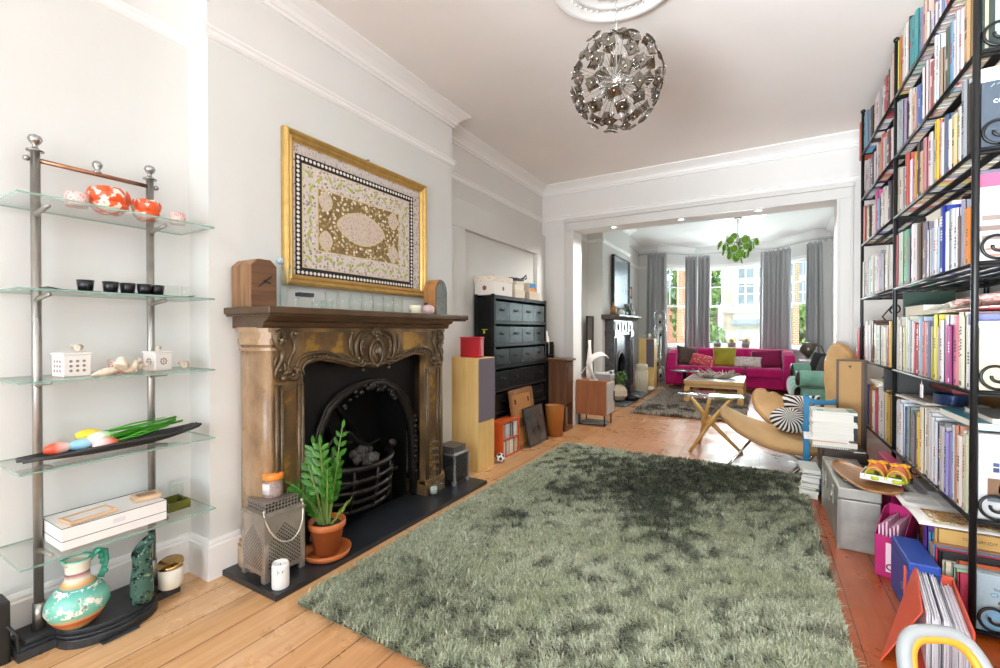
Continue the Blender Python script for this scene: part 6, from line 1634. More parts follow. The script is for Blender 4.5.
# slim dark mirror/board at the front breast edge
t = thing('tall_panel', 'tall narrow dark framed panel leaning in the gap before the front fireplace', 'panel', (-2.40, 6.95, 0))
m = M(); fr(m, .15, .70, .03, .03, 0, .03); m.xf(TR(.02, 0, .73)); m.build('frame', P('2a211b', .4), t)
m = M(); m.box(.022, .04, -.12, .12, .06, 1.40); m.build('panel', P('57483c', .3, var=.3, vscale=6), t)
BOOKS = {
 (6, 'f'): '4.689,4.847,e0603a,0.309 4.5,4.656,6fa8c0,0.297 4.426,4.488,e0dcd8,0.278 4.333,4.422,4a4442,0.255 4.285,4.33,d8d2cc,0.24 4.114,4.282,e6e2d8,0.271 4.047,4.114,b8b4b4,0.252 3.989,4.044,dcd8d8,0.25 3.883,3.974,b85058,0.263 3.853,3.88,8a3040,0.248 3.795,3.85,4a4644,0.265 3.762,3.793,ded8d4,0.252',
 (6, 'n'): '3.725,3.76,d8b4a4,0.335 3.688,3.725,5a4038,0.335 3.601,3.688,f0d070,0.335 3.519,3.596,d98b45,0.335 3.455,3.516,e8e4e0,0.335 3.38,3.455,ece9e4,0.335 3.36,3.378,404040,0.335 3.215,3.36,4aa3b0,0.304 3.113,3.215,a590b5,0.258 3.065,3.113,d8b8a8,0.261 2.995,3.065,e8ddd2,0.161 2.951,2.995,6a4aa0,0.248 2.916,2.951,e5e0e0,0.138 2.881,2.916,b0a8c0,0.26 2.847,2.881,ece8e6,0.202 2.814,2.847,8090b8,0.23 2.782,2.814,e8d8d8,0.261 2.751,2.782,c87078,0.242 2.715,2.751,ece8e2,0.259 2.686,2.715,d8c8a8,0.207 2.646,2.686,d86a40,0.23 2.613,2.646,e4dcd6,0.216',
 (5, 'f'): '4.565,4.656,b5b0c0,0.265 4.433,4.565,d8d4d0,0.267 4.361,4.433,9aa0a8,0.231 4.296,4.361,6a4a50,0.244 4.242,4.292,d8d0e0,0.248 4.193,4.242,e6e0ea,0.29 4.13,4.193,c87080,0.28 4.053,4.13,c8a888,0.24 3.98,4.053,d8755c,0.282 3.932,3.98,d0c8c8,0.239 3.885,3.932,e4dede,0.27 3.79,3.885,6a2a3a,0.238 3.74,3.79,e8e0d8,0.23',
 (5, 'n'): '3.645,3.727,d9d5ce,0.287 3.523,3.638,b8bcc0,0.328 3.418,3.523,a9aeb3,0.278 3.398,3.414,3a3a3c,0.244 3.335,3.394,f0ece8,0.287 3.284,3.335,ead8d4,0.261 3.24,3.284,d8a890,0.222 3.168,3.24,7088b0,0.244 3.129,3.168,e8e4e6,0.294 3.097,3.129,d8d4d8,0.287 3.065,3.097,e4e0e2,0.249 3.041,3.065,e0c8c8,0.292 2.991,3.041,b06a68,0.265 2.944,2.991,d8a0a0,0.274 2.874,2.944,eae8ea,0.345 2.831,2.874,b09888,0.243 2.774,2.831,5d6a5e,0.308 2.723,2.77,80b0d8,0.303 2.7,2.723,f0e4e4,0.291 2.672,2.7,d85878,0.293 2.629,2.672,d4d0d8,0.293 2.581,2.629,dcd8e0,0.274 2.519,2.579,d8b080,0.275 2.471,2.519,d4ab7a,0.293',
 (4, 'f'): '4.592,4.73,d06a60,0.319 4.507,4.592,a08878,0.293 4.44,4.507,cfc4a0,0.254 4.397,4.433,4a4442,0.258 4.309,4.397,d8d4d0,0.246 4.229,4.309,c9c6c4,0.244 4.148,4.225,d05890,0.314 4.087,4.148,7fa8d0,0.239 3.98,4.08,ede8e0,0.255 3.915,3.98,e0d8d0,0.274 3.85,3.915,e9e2da,0.235 3.808,3.85,5a3a60,0.279 3.75,3.803,3a3438,0.257',
 (4, 'n'): '3.65,3.725,98a0a8,0.255 3.547,3.65,c8c0b8,0.288 3.497,3.547,e0d4cc,0.266 3.451,3.497,8890a0,0.256 3.374,3.451,c85a48,0.325 3.302,3.374,ece8e8,0.266 3.22,3.302,d89058,0.281 3.201,3.22,efe9e2,0.239 3.168,3.201,4a4440,0.298 3.106,3.168,d8b498,0.236 3.058,3.106,c88a90,0.284 3,3.058,e8e4e6,0.29 2.945,3,b8c0dc,0.236 2.873,2.945,f0d848,0.306 2.847,2.873,e07a9a,0.286 2.803,2.847,f0dcd4,0.259 2.746,2.803,5a7090,0.273 2.71,2.746,e4e4e4,0.236 2.65,2.71,e8cf9a,0.238 2.601,2.65,f0ece4,0.247 2.546,2.601,a8acb4,0.328 2.506,2.546,34302c,0.297 2.468,2.503,c8d868,0.248',
 (3, 'f'): '4.545,4.689,f0eeea,0.297 4.455,4.545,4a6a8a,0.273 4.344,4.455,c8ccd0,0.291 4.206,4.344,f2eeea,0.303 4.08,4.206,e8b8c0,0.284 4.024,4.08,a8a8b8,0.298 3.974,4.024,b9b6c2,0.269 3.888,3.974,d0ccd4,0.266 3.772,3.888,f0ebe2,0.299 3.74,3.772,e9e6e6,0.28',
 (3, 'n'): '3.563,3.678,e8889a,0.343 3.499,3.563,d0d0d0,0.326 3.374,3.497,7fc0b0,0.319 3.337,3.372,8a8c90,0.281 3.265,3.337,eceaea,0.332 3.194,3.265,e6e2e0,0.317 3.143,3.194,6a5248,0.304 3.084,3.143,8a8090,0.298 3.03,3.084,7f7688,0.286 3.014,3.029,cfc8cc,0.242 2.967,3.012,b8c8e0,0.243 2.93,2.967,a890b0,0.254 2.882,2.93,efe8e2,0.27 2.858,2.882,a8b8d8,0.227 2.803,2.858,2038a0,0.313 2.772,2.799,c8c8d0,0.269 2.738,2.772,eee6e0,0.272 2.702,2.738,90a8a8,0.276 2.663,2.702,e8e4f0,0.269 2.625,2.663,dcd6e6,0.259 2.605,2.625,5a5050,0.222 2.569,2.605,9a98a8,0.281 2.534,2.569,e08a40,0.237 2.502,2.534,dd8338,0.234 2.47,2.502,f0b060,0.25',
 (2, 'f'): '4.769,4.906,d05860,0.261 4.604,4.769,6a6a8a,0.277 4.534,4.604,e6c4cc,0.295 4.448,4.53,ece8ea,0.315 4.368,4.448,e2dcde,0.277 4.292,4.368,5a3a30,0.315 4.206,4.292,a8683f,0.29 4.123,4.206,d0dcd0,0.275 4.053,4.123,dfe4dc,0.276 3.943,4.053,e8d0c8,0.267 3.869,3.943,f0e8e0,0.26 3.808,3.869,c06a58,0.265 3.752,3.808,f0d068,0.3',
 (2, 'n'): '3.523,3.592,d8d6d0,0.32 3.455,3.523,e2e0da,0.265 3.42,3.455,e0d0a0,0.258 3.333,3.418,d8dcc8,0.319 3.297,3.333,f0eeec,0.29 3.236,3.295,d03850,0.281 3.191,3.236,8a3a30,0.27 3.163,3.191,f0dcb0,0.294 3.106,3.163,a8bcd0,0.309 3.035,3.106,e06a68,0.285 2.981,3.035,8080a0,0.282 2.935,2.981,a8a048,0.259 2.89,2.935,e8da5c,0.315 2.848,2.89,b09a90,0.257 2.805,2.847,ece8f0,0.287 2.766,2.805,e4dfe8,0.309 2.692,2.766,b85a90,0.263 2.651,2.692,e0909a,0.303 2.597,2.643,efead8,0.317 2.55,2.597,e6e2cc,0.296 2.514,2.539,8088c0,0.306 2.475,2.514,e6e2ea,0.262',
 (1, 'f'): '4.455,4.6,2f4fb0,0.303 4.361,4.455,d07838,0.285 4.292,4.361,a8683c,0.33 4.193,4.292,e8e2de,0.294 4.108,4.193,c84a68,0.304 4.009,4.108,e8e4e0,0.34 3.918,4.009,dedad4,0.33 3.848,3.918,e8c050,0.338 3.782,3.848,c8a050,0.304',
 (1, 'n'): '3.563,3.61,e8e8ec,0.307 3.519,3.563,d5d8e0,0.322 3.457,3.519,eceef2,0.306 3.404,3.455,3a60a8,0.294 3.325,3.404,90a0a0,0.301 3.247,3.325,84938f,0.285 3.134,3.22,f0c83a,0.3 3.073,3.134,f0e4cc,0.339 2.973,3.066,e8e4dc,0.337 2.88,2.973,dfe0e0,0.316 2.83,2.88,7f8286,0.307 2.77,2.83,c8c4d0,0.297 2.721,2.77,a098d0,0.281 2.68,2.721,8d88c8,0.293 2.658,2.68,b0bcc8,0.326 2.618,2.658,c88a70,0.331 2.565,2.618,e8ddd4,0.298 2.501,2.565,e0d2c8,0.326',
}
# ------------------------------------------------------------------ black iron bookshelf along the right
IRONB = P('1b1b1c', .4, .4, var=.1, vscale=20)
bs = thing('bookshelf', 'tall black iron slatted bookshelf packed with books along the right wall', 'bookshelf', (.72, 2.43, 0))
PY = [0, 1.19, 2.23]; DEP = .40
SHZ = [.03, .462, .960, 1.460, 1.897, 2.269, 2.639]
for x in (0, DEP):
    for y in PY:
        m = M(); m.cyl((x, y, 0), (x, y, 2.98), .0115, n=14); m.sphere((x, y, 2.985), .017, 12, 8); m.build('post', IRONB, bs)
for z in SHZ:
    for b in (0, 1):
        y0, y1 = PY[b] + .004, PY[b + 1] - .004
        m = M(); m.tube([(-.004, y0, z - .004), (-.004, y1, z - .004)], .0075, 8); m.box(-.006, .002, y0, y1, z - .012, z + .002)
        m.tube([(DEP, y0, z - .004), (DEP, y1, z - .004)], .007, 8)
        for k in range(5): x = .055 + .074 * k; m.box(x, x + .036, y0, y1, z - .006, z)
        for yy in (y0 + .004, (y0 + y1) / 2, y1 - .016): m.box(0, DEP, yy, yy + .012, z - .014, z - .006)
        m.build('shelf', IRONB, bs)
    for y in PY:
        m = M(); m.tube([(0, y, z), (DEP, y, z)], .008, 8); m.build('end_rail', IRONB, bs)
def spiral(m, cx, cz, r0, turns, a0, sg, y, r=.0055):
    pts = []
    for k in range(40):
        q = k / 39; a = a0 + sg * turns * 2 * pi * q; rr = r0 * (1 - .72 * q)
        pts.append((cx + rr * cos(a), y, cz + rr * sin(a)))
    m.tube(pts, r, 8)
for i, z in enumerate(SHZ):
    for y in (PY[0] - .004, PY[2]):
        m = M()
        spiral(m, .062, z + .066, .052, 1.25, -pi / 2, -1, y); spiral(m, DEP - .062, z + .066, .052, 1.25, -pi / 2, 1, y)
        zt = (SHZ[i + 1] if i < 6 else 2.95)
        pts = [(.062, y, z + .014), (.20, y, z + .02), (.27, y, z + (zt - z) * .3), (.20, y, z + (zt - z) * .5), (.13, y, z + (zt - z) * .7), (.2, y, zt - .05)]
        m.tube(pts, .0055, 8); spiral(m, .2, zt - .095, .045, 1.1, pi / 2, -1, y)
        m.build('scroll_panel', IRONB, bs)
# ------------------------------------------------------------------ books
NAMES = [('white', (235, 233, 230)), ('cream', (236, 224, 196)), ('pale grey', (205, 205, 205)), ('grey', (150, 152, 155)), ('dark grey', (80, 80, 82)), ('black', (42, 40, 40)), ('red', (190, 55, 60)), ('coral', (220, 100, 80)), ('maroon', (105, 42, 55)),
         ('orange', (222, 138, 64)), ('yellow', (240, 208, 90)), ('olive yellow', (200, 195, 85)), ('tan', (205, 170, 130)), ('brown', (110, 75, 55)), ('pink', (222, 150, 160)), ('pale pink', (232, 205, 205)), ('magenta', (195, 80, 140)), ('purple', (105, 75, 155)), ('lilac', (175, 165, 205)),
         ('pale blue', (168, 192, 222)), ('blue', (90, 130, 185)), ('royal blue', (38, 62, 165)), ('slate blue', (98, 110, 145)), ('teal', (85, 160, 175)), ('mint green', (128, 192, 176)), ('pale green', (212, 220, 204)), ('grey green', (140, 158, 155)), ('dark green', (90, 105, 92))]
def cname(c):
    r = tuple(int(c[i:i + 2], 16) for i in (0, 2, 4))
    return min(NAMES, key=lambda k: sum((a - b) ** 2 for a, b in zip(k[1], r)))[0]
ROWN = {1: 'second shelf', 2: 'third shelf', 3: 'fourth shelf', 4: 'fifth shelf', 5: 'sixth shelf', 6: 'topmost shelf', 0: 'lowest shelf'}
def bookmat(c, k):
    c = ''.join('%02x' % int(int(c[q:q + 2], 16) * .88) for q in (0, 2, 4))
    return P(c, .45, 0, (.0, .06, .12)[k % 3], (40, 90, 140)[k % 3])
PAGE = P('ded6c6', .8, var=.08, vscale=260)
DARKT = P('3a3634', .5); LITET = P('ece8e0', .5); REDT = P('b8473c', .5); GOLDT = P('b09350', .4)
def book(x, y0, y1, z, h, d, c, lab, group, k=0, parts=True, lean=0, name='book', title=None):
    """upright book: spine towards the room (-x), boards either side, pages set in"""
    w = y1 - y0; e = min(.003, w * .2); m = M()
    m.box(0, d, 0, e, 0, h); m.box(0, d, w - e, w, 0, h)
    q = min(.006, w * .3)
    m.prism([(0, 0), (.004, 0), (.004, w), (0, w), (-q, w * .72), (-q, w * .28)], 'z', 0, h)
    mats = [bookmat(c, k)]
    lum = sum(hx(c)) / 3
    tm = [DARKT, REDT, DARKT, GOLDT][k % 4] if lum > .25 else [LITET, GOLDT, LITET, LITET][k % 4]
    if title is None: title = k % 5 != 4
    if title and w > .012:
        a, b = w * .33, w * .67; x0 = -q - .0006
        mats.append(tm); mm = 1
        L = h * (.25 + .06 * (k % 5)); zz = h * (.35 + .05 * (k % 4))
        n_ = max(3, int(L / .012))
        for j in range(n_):
            if (j * 7 + k) % 5 == 0: continue
            m.box(x0, -q + .001, a, b, zz + j * L / n_, zz + j * L / n_ + L / n_ * .6, mm)
        m.box(x0, -q + .001, a, b, .012, .028, mm)
    o = m.build(name, mats, None, fix=True, loc=(x, y0, z)); tag(o, lab, 'book', group)
    if lean: o.rotation_euler = (lean, 0, 0)
    if parts:
        p = M(); p.box(.004, d - .004, e, w - e, .003, h - .004); p.build('pages', PAGE, o, fix=False)
    return o
rnd = random.Random(21); NB = 0
for (row, bay), s_ in BOOKS.items():
    L = []
    for it in s_.split():
        a, b, c, h = it.split(','); a, b, h = float(a), float(b), float(h)
        w = b - a; n_ = 1 if w < (.085 if bay == 'f' else .062) else int(round(w / (.07 if bay == 'f' else .042)))
        for j in range(n_):
            cc = c if j == 0 else ''.join('%02x' % max(20, min(245, int(c[q:q + 2], 16) + rnd.randint(-26, 16))) for q in (0, 2, 4))
            L.append((b - w * (j + 1) / n_, b - w * j / n_, cc, h if j == 0 else h * rnd.uniform(.93, 1)))
    L.sort(key=lambda t_: -t_[0]); N_ = len(L)
    for j, (a, b, c, h) in enumerate(L):
        w = b - a; sz = 'slim' if w < .028 else ('thick' if w > .05 else '')
        sz = (('tall ' if h > .29 else ('short ' if h < .225 else '')) + sz).strip()
        if bay == 'f': lab = '%s %s book, %s from the far end on the far bay %s' % (sz, cname(c), posn[j], ROWN[row])
        else: lab = '%s %s book, %s from the middle post on the near bay %s' % (sz, cname(c), posn[j], ROWN[row])
        dep = rnd.uniform(.15, .24)
        book(.728 + rnd.choice((0, 0, .004, .01)), a + .0006, b - .0006, SHZ[row] + .0008, h, dep, c, ' '.join(lab.split()), 'books on the %s bay %s' % ('far' if bay == 'f' else 'near', ROWN[row]), NB, bay == 'n')
        NB += 1
# big covers at the near end of each shelf
def endbook(row, c, lab, h, d=.27, y=2.447, w=.02):
    z = SHZ[row] + .0008
    m = M(); m.box(0, d, 0, .003, 0, h); m.box(0, d, w - .003, w, 0, h); m.box(0, .004, 0, w, 0, h)
    o = m.build('book', bookmat(''.join('%02x' % int(int(c[q:q + 2], 16) * .9) for q in (0, 2, 4)), 1), None, loc=(.735, y, z)); tag(o, lab, 'book', 'books facing out at the near end')
    p = M(); p.box(.004, d - .004, .003, w - .003, .003, h - .004); p.build('pages', PAGE, o)
    return o
def art(o, boxes, name='cover_print'):
    """flat shapes printed on the cover facing the room end (local x, z)"""
    for b, c in boxes:
        m = M(); m.box(b[0], b[1], -.0007, .0002, b[2], b[3]); m.build(name, bookmat(c, 0), o)
RX = (radians(90), 0, 0)
o = endbook(5, '2c3a34', 'dark green album facing out at the near end of the sixth shelf', .32); art(o, [((.012, .022, .02, .3), 'a9a58c'), ((.04, .2, .05, .28), '9fb8ae'), ((.09, .15, .16, .22), 'e6e8e4')])
o = endbook(4, '4e5a6a', 'slate blue coffee book facing out at the near end of the fifth shelf', .315); text_obj('coffee', .032, 'lettering', P('d9dde2', .5), (.075, -.0006, .185), RX, o)
art(o, [((.0, .27, .262, .315), 'e4e0d6')]); rnd = random.Random(2)
m = M()
for k in range(16): m.cyl((rnd.uniform(.02, .22), -.0006, rnd.uniform(.03, .16)), (rnd.uniform(.02, .22), -.0003, rnd.uniform(.03, .24)), .002, n=6)
for k in range(14):
    cx, cz = rnd.uniform(.02, .24), rnd.uniform(.02, .25); m.lathe([(.006, -.0003), (.009, .0003)], n=12, T=TR(cx, -.0004, cz) @ Matrix.Rotation(radians(90), 4, 'X'))
m2 = M()
for k in range(14): m2.tube([(.03 + .016 * k, -.0005, .24 + .006 * sin(k)), (.04 + .016 * k, -.0005, .246 + .006 * sin(k + 1))], .0012, 5)
m2.build('cover_print', P('9fb0bd', .5), o)
o = endbook(3, 'e9e6e2', 'white album with pink band and brush strokes, near end of the fourth shelf', .36, .3, 2.452)
art(o, [((0, .3, .295, .345), 'c4577c'), ((0, .3, .345, .36), '6b6076'), ((.0, .16, .215, .235), 'cfe0de'), ((.01, .10, .165, .185), '8b7a72'), ((.0, .12, .125, .145), '7d6a62'), ((.01, .11, .09, .108), '8f7d75'), ((.09, .2, .062, .08), 'e6c87a'), ((.02, .09, .05, .058), 'd9796a'), ((.02, .06, .026, .034), 'd9796a')], 'brush_stroke')
o = endbook(2, 'e9dfc0', 'pastel yellow cover with looping letters at the near end of the third shelf', .275, .28, 2.447)
art(o, [((0, .28, .25, .275), 'f1f0ee'), ((.006, .09, .09, .2), 'ecdcae'), ((.10, .2, .05, .18), 'e6cf8c'), ((.02, .12, .20, .24), 'cfdcd8')])
m = M(); m.tube([(.095 + .028 * cos(2 * pi * k / 24), -.002, .145 + .034 * sin(2 * pi * k / 24)) for k in range(24)], .004, 6, closed=True); m.build('letter_o', P('77674f', .5), o)
m = M(); m.tube([(.07, -.002, .085), (.075, -.002, .105), (.10, -.002, .11), (.115, -.002, .095)], .004, 6); m.build('letter_curl', P('a35c38', .5), o)
o = endbook(1, 'dfe1e1', 'white catalogue with blue squares and small photos at the near end of the second shelf', .335, .29, 2.447)
art(o, [((.045 + .022 * k, .062 + .022 * k, .19, .207), '2d3f66') for k in range(5)] + [((.045 + .022 * k, .062 + .022 * k, .212, .226), '3d4f76') for k in range(5)] + [((.03, .2, .10, .165), '7a5a40'), ((.06, .1, .11, .14), 'b98a4c'), ((.03, .18, .075, .095), '5e6670'), ((.12, .19, .11, .16), '8f9a86')], 'cover_picture')
m = M(); m.tube([(.105 + .033 * cos(2 * pi * k / 24), -.002, .155 + .036 * sin(2 * pi * k / 24)) for k in range(24)], .004, 6, closed=True); m.build('ring_print', P('8a8a7c', .5), o)
# ---- lowest shelf: taller books standing across, stepping towards the camera
Z0 = SHZ[0] + .0008
low = [(2.985, .035, '8a3040', .22, .16), (2.95, .03, 'b06a3c', .24, .16), (2.915, .03, 'd8a830', .235, .17), (2.885, .025, '3a2f2a', .23, .16), (2.835, .045, 'd8cdb8', .21, .18), (2.78, .05, 'e6ddc8', .24, .2), (2.725, .05, 'efe8d6', .235, .2)]
for k, (y, w, c, h, d) in enumerate(low):
    book(.70, y, y + w - .002, Z0, h + .03, d, c, '%s %s book, %s from the middle post on the near bay lowest shelf' % ('slim' if w < .032 else 'thick', cname(c), posn[k]), 'books on the near bay lowest shelf', 200 + k)
def lowbook(y, w, c, h, d, lab, x=.728, k=0):
    return book(x, y, y + w, Z0, h, d, c, lab, 'books on the near bay lowest shelf', k, title=False)
lowbook(2.647, .04, '5d2f8c', .318, .33, 'tall purple book standing behind the tan guide on the lowest shelf', .64)
o = lowbook(2.600, .024, 'c9a05c', .320, .32, 'tan guide book with lettered cover facing out on the lowest shelf', .662)
text_obj('THE HANDY GUIDE', .019, 'lettering', P('6b5a3a', .5), (.16, -.0006, .290), RX, o)
m = M(); rnd = random.Random(3)
for k in range(15):
    x = .03 + .017 * k; m.box(x, x + .003, -.0006, .0002, .245, .262); m.box(x - .004, x + .007, -.0006, .0002, .258 - .006 * (k % 2), .262 - .006 * (k % 2)); m.box(x - .003, x + .0, -.0006, .0002, .238, .246)
m.build('cover_figures', P('2f3a33', .5), o)
lowbook(2.626, .019, '4f7fb0', .29, .28, 'blue and white book between the purple one and the cream ones, lowest shelf', .648, 3)
lowbook(2.583, .015, 'b07a50', .262, .30, 'orange brown book right of the tan guide on the lowest shelf', .642, 1)
lowbook(2.566, .015, '7089b0', .256, .30, 'grey blue book with an orange rim right of the tan guide', .645, 2)
lowbook(2.550, .014, 'c8404c', .252, .24, 'thin red book beside the big black album on the lowest shelf', .650, 4)
o = lowbook(2.530, .018, '242224', .250, .32, 'big black album facing out on the lowest shelf', .657, 3)
text_obj('BRAND', .016, 'lettering', P('d8d4d0', .5), (.07, -.0006, .19), RX, o)
lowbook(2.514, .015, 'e2d9bd', .217, .10, 'short cream paperback in front of the black album', .662, 2)
lowbook(2.506, .007, 'c05a34', .233, .30, 'wide rust red book facing out on the lowest shelf', .70, 1)
lowbook(2.497, .008, 'a9aca6', .220, .30, 'wide pale grey book facing out on the lowest shelf', .682, 1)
lowbook(2.488, .008, '9cc49a', .206, .30, 'wide light green book facing out on the lowest shelf', .688, 1)
lowbook(2.476, .011, 'c9405e', .195, .06, 'small crimson pamphlet near the front post, lowest shelf', .695, 4)
lowbook(2.474, .012, 'b098c8', .182, .06, 'small lilac and pink pamphlet near the front post, lowest shelf', .733, 4)
o = endbook(0, 'bcd3dc', 'pale blue cookbook showing a man in blue, near end of the lowest shelf', .222, .28, 2.452, .025)
text_obj('THE', .013, 'lettering', P('3f5662', .5), (.062, -.0006, .165), RX, o); text_obj('CHEF', .024, 'lettering', P('3f93b4', .5), (.07, -.0006, .143), RX, o)
m = M(); m.prism([(.02, .0), (.02, .03), (.035, .075), (.06, .09), (.10, .09), (.125, .07), (.135, .0)], 'y', -.0008, .0002); m.build('printed_shirt', P('7fa9c4', .5), o)
m = M(); m.lathe([(0, -.0005), (.018, -.0005), (.018, .0005), (0, .0005)], n=18, T=TR(.082, -.0008, .108) @ Matrix.Rotation(radians(90), 4, 'X')); m.box(.05, .065, -.0011, .0002, .03, .042); m.build('printed_skin', P('c39a82', .5), o)
m = M(); m.lathe([(0, -.0005), (.019, -.0005), (.019, .0005), (0, .0005)], n=18, arc=(0, pi), T=TR(.082, -.0012, .112) @ Matrix.Rotation(radians(90), 4, 'X')); m.build('printed_hair', P('5a4438', .5), o)
# ---- things lying on top of the rows
def flat(name, lab, cat, loc, sx, sy, h, c, rz=0, group=None, pages=True, rx=0, ry=0):
    """book or magazine lying flat: cover with pages showing on three sides"""
    m = M(); e = min(.002, h * .2)
    m.box(-sx / 2, sx / 2, -sy / 2, sy / 2, 0, e); m.box(-sx / 2, sx / 2, -sy / 2, sy / 2, h - e, h); m.box(sx / 2 - .003, sx / 2, -sy / 2, sy / 2, e, h - e)
    o = m.build(name, P(c, .4, var=.05, vscale=30), None, loc=loc, rot=(rx, ry, rz)); tag(o, lab, cat, group)
    p = M(); p.box(-sx / 2 + .003, sx / 2 - .003, -sy / 2 + .003, sy / 2 - .003, e, h - e); p.build('pages', PAGE, o)
    return o
zt = SHZ[1] + .335
def printed(name, cols, sc=14):
    n = NT(name); v = n.co(); d = n.noise(v, sc, 4, .6)
    k = len(cols); return n.bsdf(n.ramp(d, [(.3 + .4 * i / k, c) for i, c in enumerate(cols)], 'CONSTANT'), .3)
o = flat('magazine', 'open grey magazine lying on the books of the second shelf near bay', 'magazine', (.87, 3.42, zt + .002), .26, .40, .012, 'cfccc8', .1)
m = M(); m.box(-.10, .11, -.17, .17, .012, .0126); m.build('printed_page', printed('magazine_photo', ['d9d2cc', '8a5a52', 'c9bdb4', '5a4a48', 'b8a89c'], 22), o)
flat('book', 'wide teal book lying across the row at the near end of the second shelf', 'book', (.90, 2.72, SHZ[1] + .338), .30, .42, .03, '3f8fa8', .02)
flat('book', 'grey lidded book lying on the right end of the second shelf row', 'book', (.95, 2.66, SHZ[1] + .369), .3, .34, .022, '8f8f8b', -.05)
t = thing('slinky_coil', 'dark blue patterned coil ring lying on the magazine', 'ring', (.86, 3.20, zt + .016))
m = M()
for k in range(9): m.tube([(.06 * cos(2 * pi * j / 28), .085 * sin(2 * pi * j / 28), .005 + .006 * k) for j in range(28)], .0045, 6, closed=True)
m.build('coil', P('22355a', .3, .3, var=.6, vscale=120), t)
t = thing('folded_scarf', 'rolled dark red patterned cloth lying under the third shelf', 'cloth', (.90, 3.40, zt + .05))
m = M(); m.tube([(0, -.2, .03), (.02, -.1, .035), (0, .0, .03), (.02, .12, .034), (.0, .2, .03)], [.03, .036, .034, .036, .028], 10, flat=.7); m.build('cloth', P('7d3a3c', .8, var=.5, vscale=60), t)
t = thing('cardboard_sheet', 'brown cardboard sheet standing at the back of the second shelf', 'cardboard', (1.07, 3.0, SHZ[1] + .002))
m = M(); m.box(-.006, .006, -.5, .5, 0, .42); m.build('sheet', P('b08a58', .8, var=.06), t); m = M(); m.box(-.0065, .0065, -.003, .003, 0, .4205); m.build('fold', P('8a6a40', .8), t)
t = thing('black_box', 'black open box standing on the books at the middle post', 'box', (.84, 3.80, SHZ[1] + .325))
m = M(); m.box(-.115, .12, -.13, -.122, 0, .155); m.box(-.115, .12, .122, .13, 0, .155); m.box(-.115, .12, -.122, .122, 0, .008); m.box(.112, .12, -.122, .122, 0, .155); m.build('case', P('1a1a1b', .5), t)
m = M(); m.box(-.115, .12, -.13, .13, .155, .163); m.build('lid', P('232324', .5), t)
for k, (c, lab) in enumerate((('c9c8b8', 'olive cream magazine at the top of the little pile on the far bay second shelf'), ('e6e2da', 'white paperback in the middle of the little pile on the far bay second shelf'), ('b8b4aa', 'grey magazine at the bottom of the little pile on the far bay second shelf'))[::-1]):
    flat('magazine', lab, 'magazine', (.83, 4.22, SHZ[1] + .335 + .014 * k), .2, .28, .013, c, .08 * (k - 1), 'magazines piled on the far bay')
flat('box_file', 'white box file lying on top of the books of the fourth shelf', 'file', (.87, 2.98, SHZ[3] + .262), .24, .34, .07, 'dcdad6', .03)
flat('box_file', 'white carton lying on the pale books of the third shelf', 'box', (.86, 3.42, SHZ[2] + .325), .2, .28, .055, 'e3e1dd', .06)
flat('folder', 'long pale green folder lying along the top of the third shelf row', 'folder', (.87, 3.05, SHZ[2] + .325), .22, .42, .018, 'c9cba0', .0)
t = thing('cloth_bag', 'floral pink cloth bag lying folded at the near end of the third shelf', 'bag', (.90, 2.64, SHZ[2] + .325))
m = M(); m.grid(lambda u, v: ((u - .5) * .34 + .01 * sin(v * 9), (v - .5) * .42, .035 + .03 * sin(pi * u) * sin(pi * v) + .012 * sin(u * 9 + v * 7) + .008 * sin(v * 17)), 18, 22); m.grid(lambda u, v: ((u - .5) * .34, (v - .5) * .42, .004 + .004 * sin(u * 8)), 10, 12)
m.build('cloth', printed('floral_cloth', ['e6d2c6', 'd9a8a0', 'ecdcd2', 'c98a84', 'e9dace'], 16), t, solid=.006)
m = M(); m.box(-.13, .13, -.17, .17, -.0, .004); m.build('lining', P('b02a3a', .6), t)
t = thing('green_folder', 'dark green folder hanging under the fourth shelf of the far bay', 'folder', (.80, 3.72, SHZ[3] - .19))
m = M(); m.box(-.02, .22, -.0, .012, 0, .17); m.build('cover', P('1c3a2c', .5), t); m = M(); m.box(-.018, .21, .012, .02, .004, .165); m.build('pages', PAGE, t)
t = thing('price_tag', 'small white paper tag hanging from the third shelf edge', 'tag', (.708, 3.03, SHZ[2] - .014))
m = M(); m.box(-.001, .001, -.022, .022, -.085, -.02); m.build('paper', P('e9e7e4', .6), t); m = M(); m.tube([(0, -.003, -.02), (0, 0, 0), (0, .003, -.02)], .0012, 5); m.build('string', P('cfcac2', .7), t)

# open magazine lying on the tall books of the lowest shelf
t = thing('open_magazine', 'open cookery magazine lying across the tall books of the lowest shelf', 'magazine', (.745, 2.83, .3535), .03)
m = M(); m.grid(lambda u, v: ((u - .5) * .30, (v - .5) * .46, .006 + .010 * abs(sin(pi * (v * 2))) ** .6 * (1 if u > -1 else 0)), 4, 24); m.build('pages', P('dcdad6', .5), t, solid=.003)
m = M()
for k in range(13):
    for c in range(2): m.box(-.13 + .135 * c, -.01 + .135 * c, .03 + .0135 * k, .036 + .0135 * k, .0165, .0182)
m.build('text_lines', P('a9a8a6', .7), t)
m = M(); m.grid(lambda u, v: (-.10 + .24 * u, -.215 + .17 * v, .0185), 6, 6); m.build('food_photo', printed('food_photo', ['6e3a24', 'c9a05a', '8a4a2c', 'd8c4a0', '54622e', 'a8442c'], 30), t, solid=.0006)
flat('magazine', 'white magazine lying on the short books of the lowest shelf', 'magazine', (.86, 3.34, .2785), .24, .34, .012, 'dddad6', .06)
t = thing('grey_case', 'flat grey plastic case under the second shelf by the middle post', 'case', (.89, 3.36, .292))
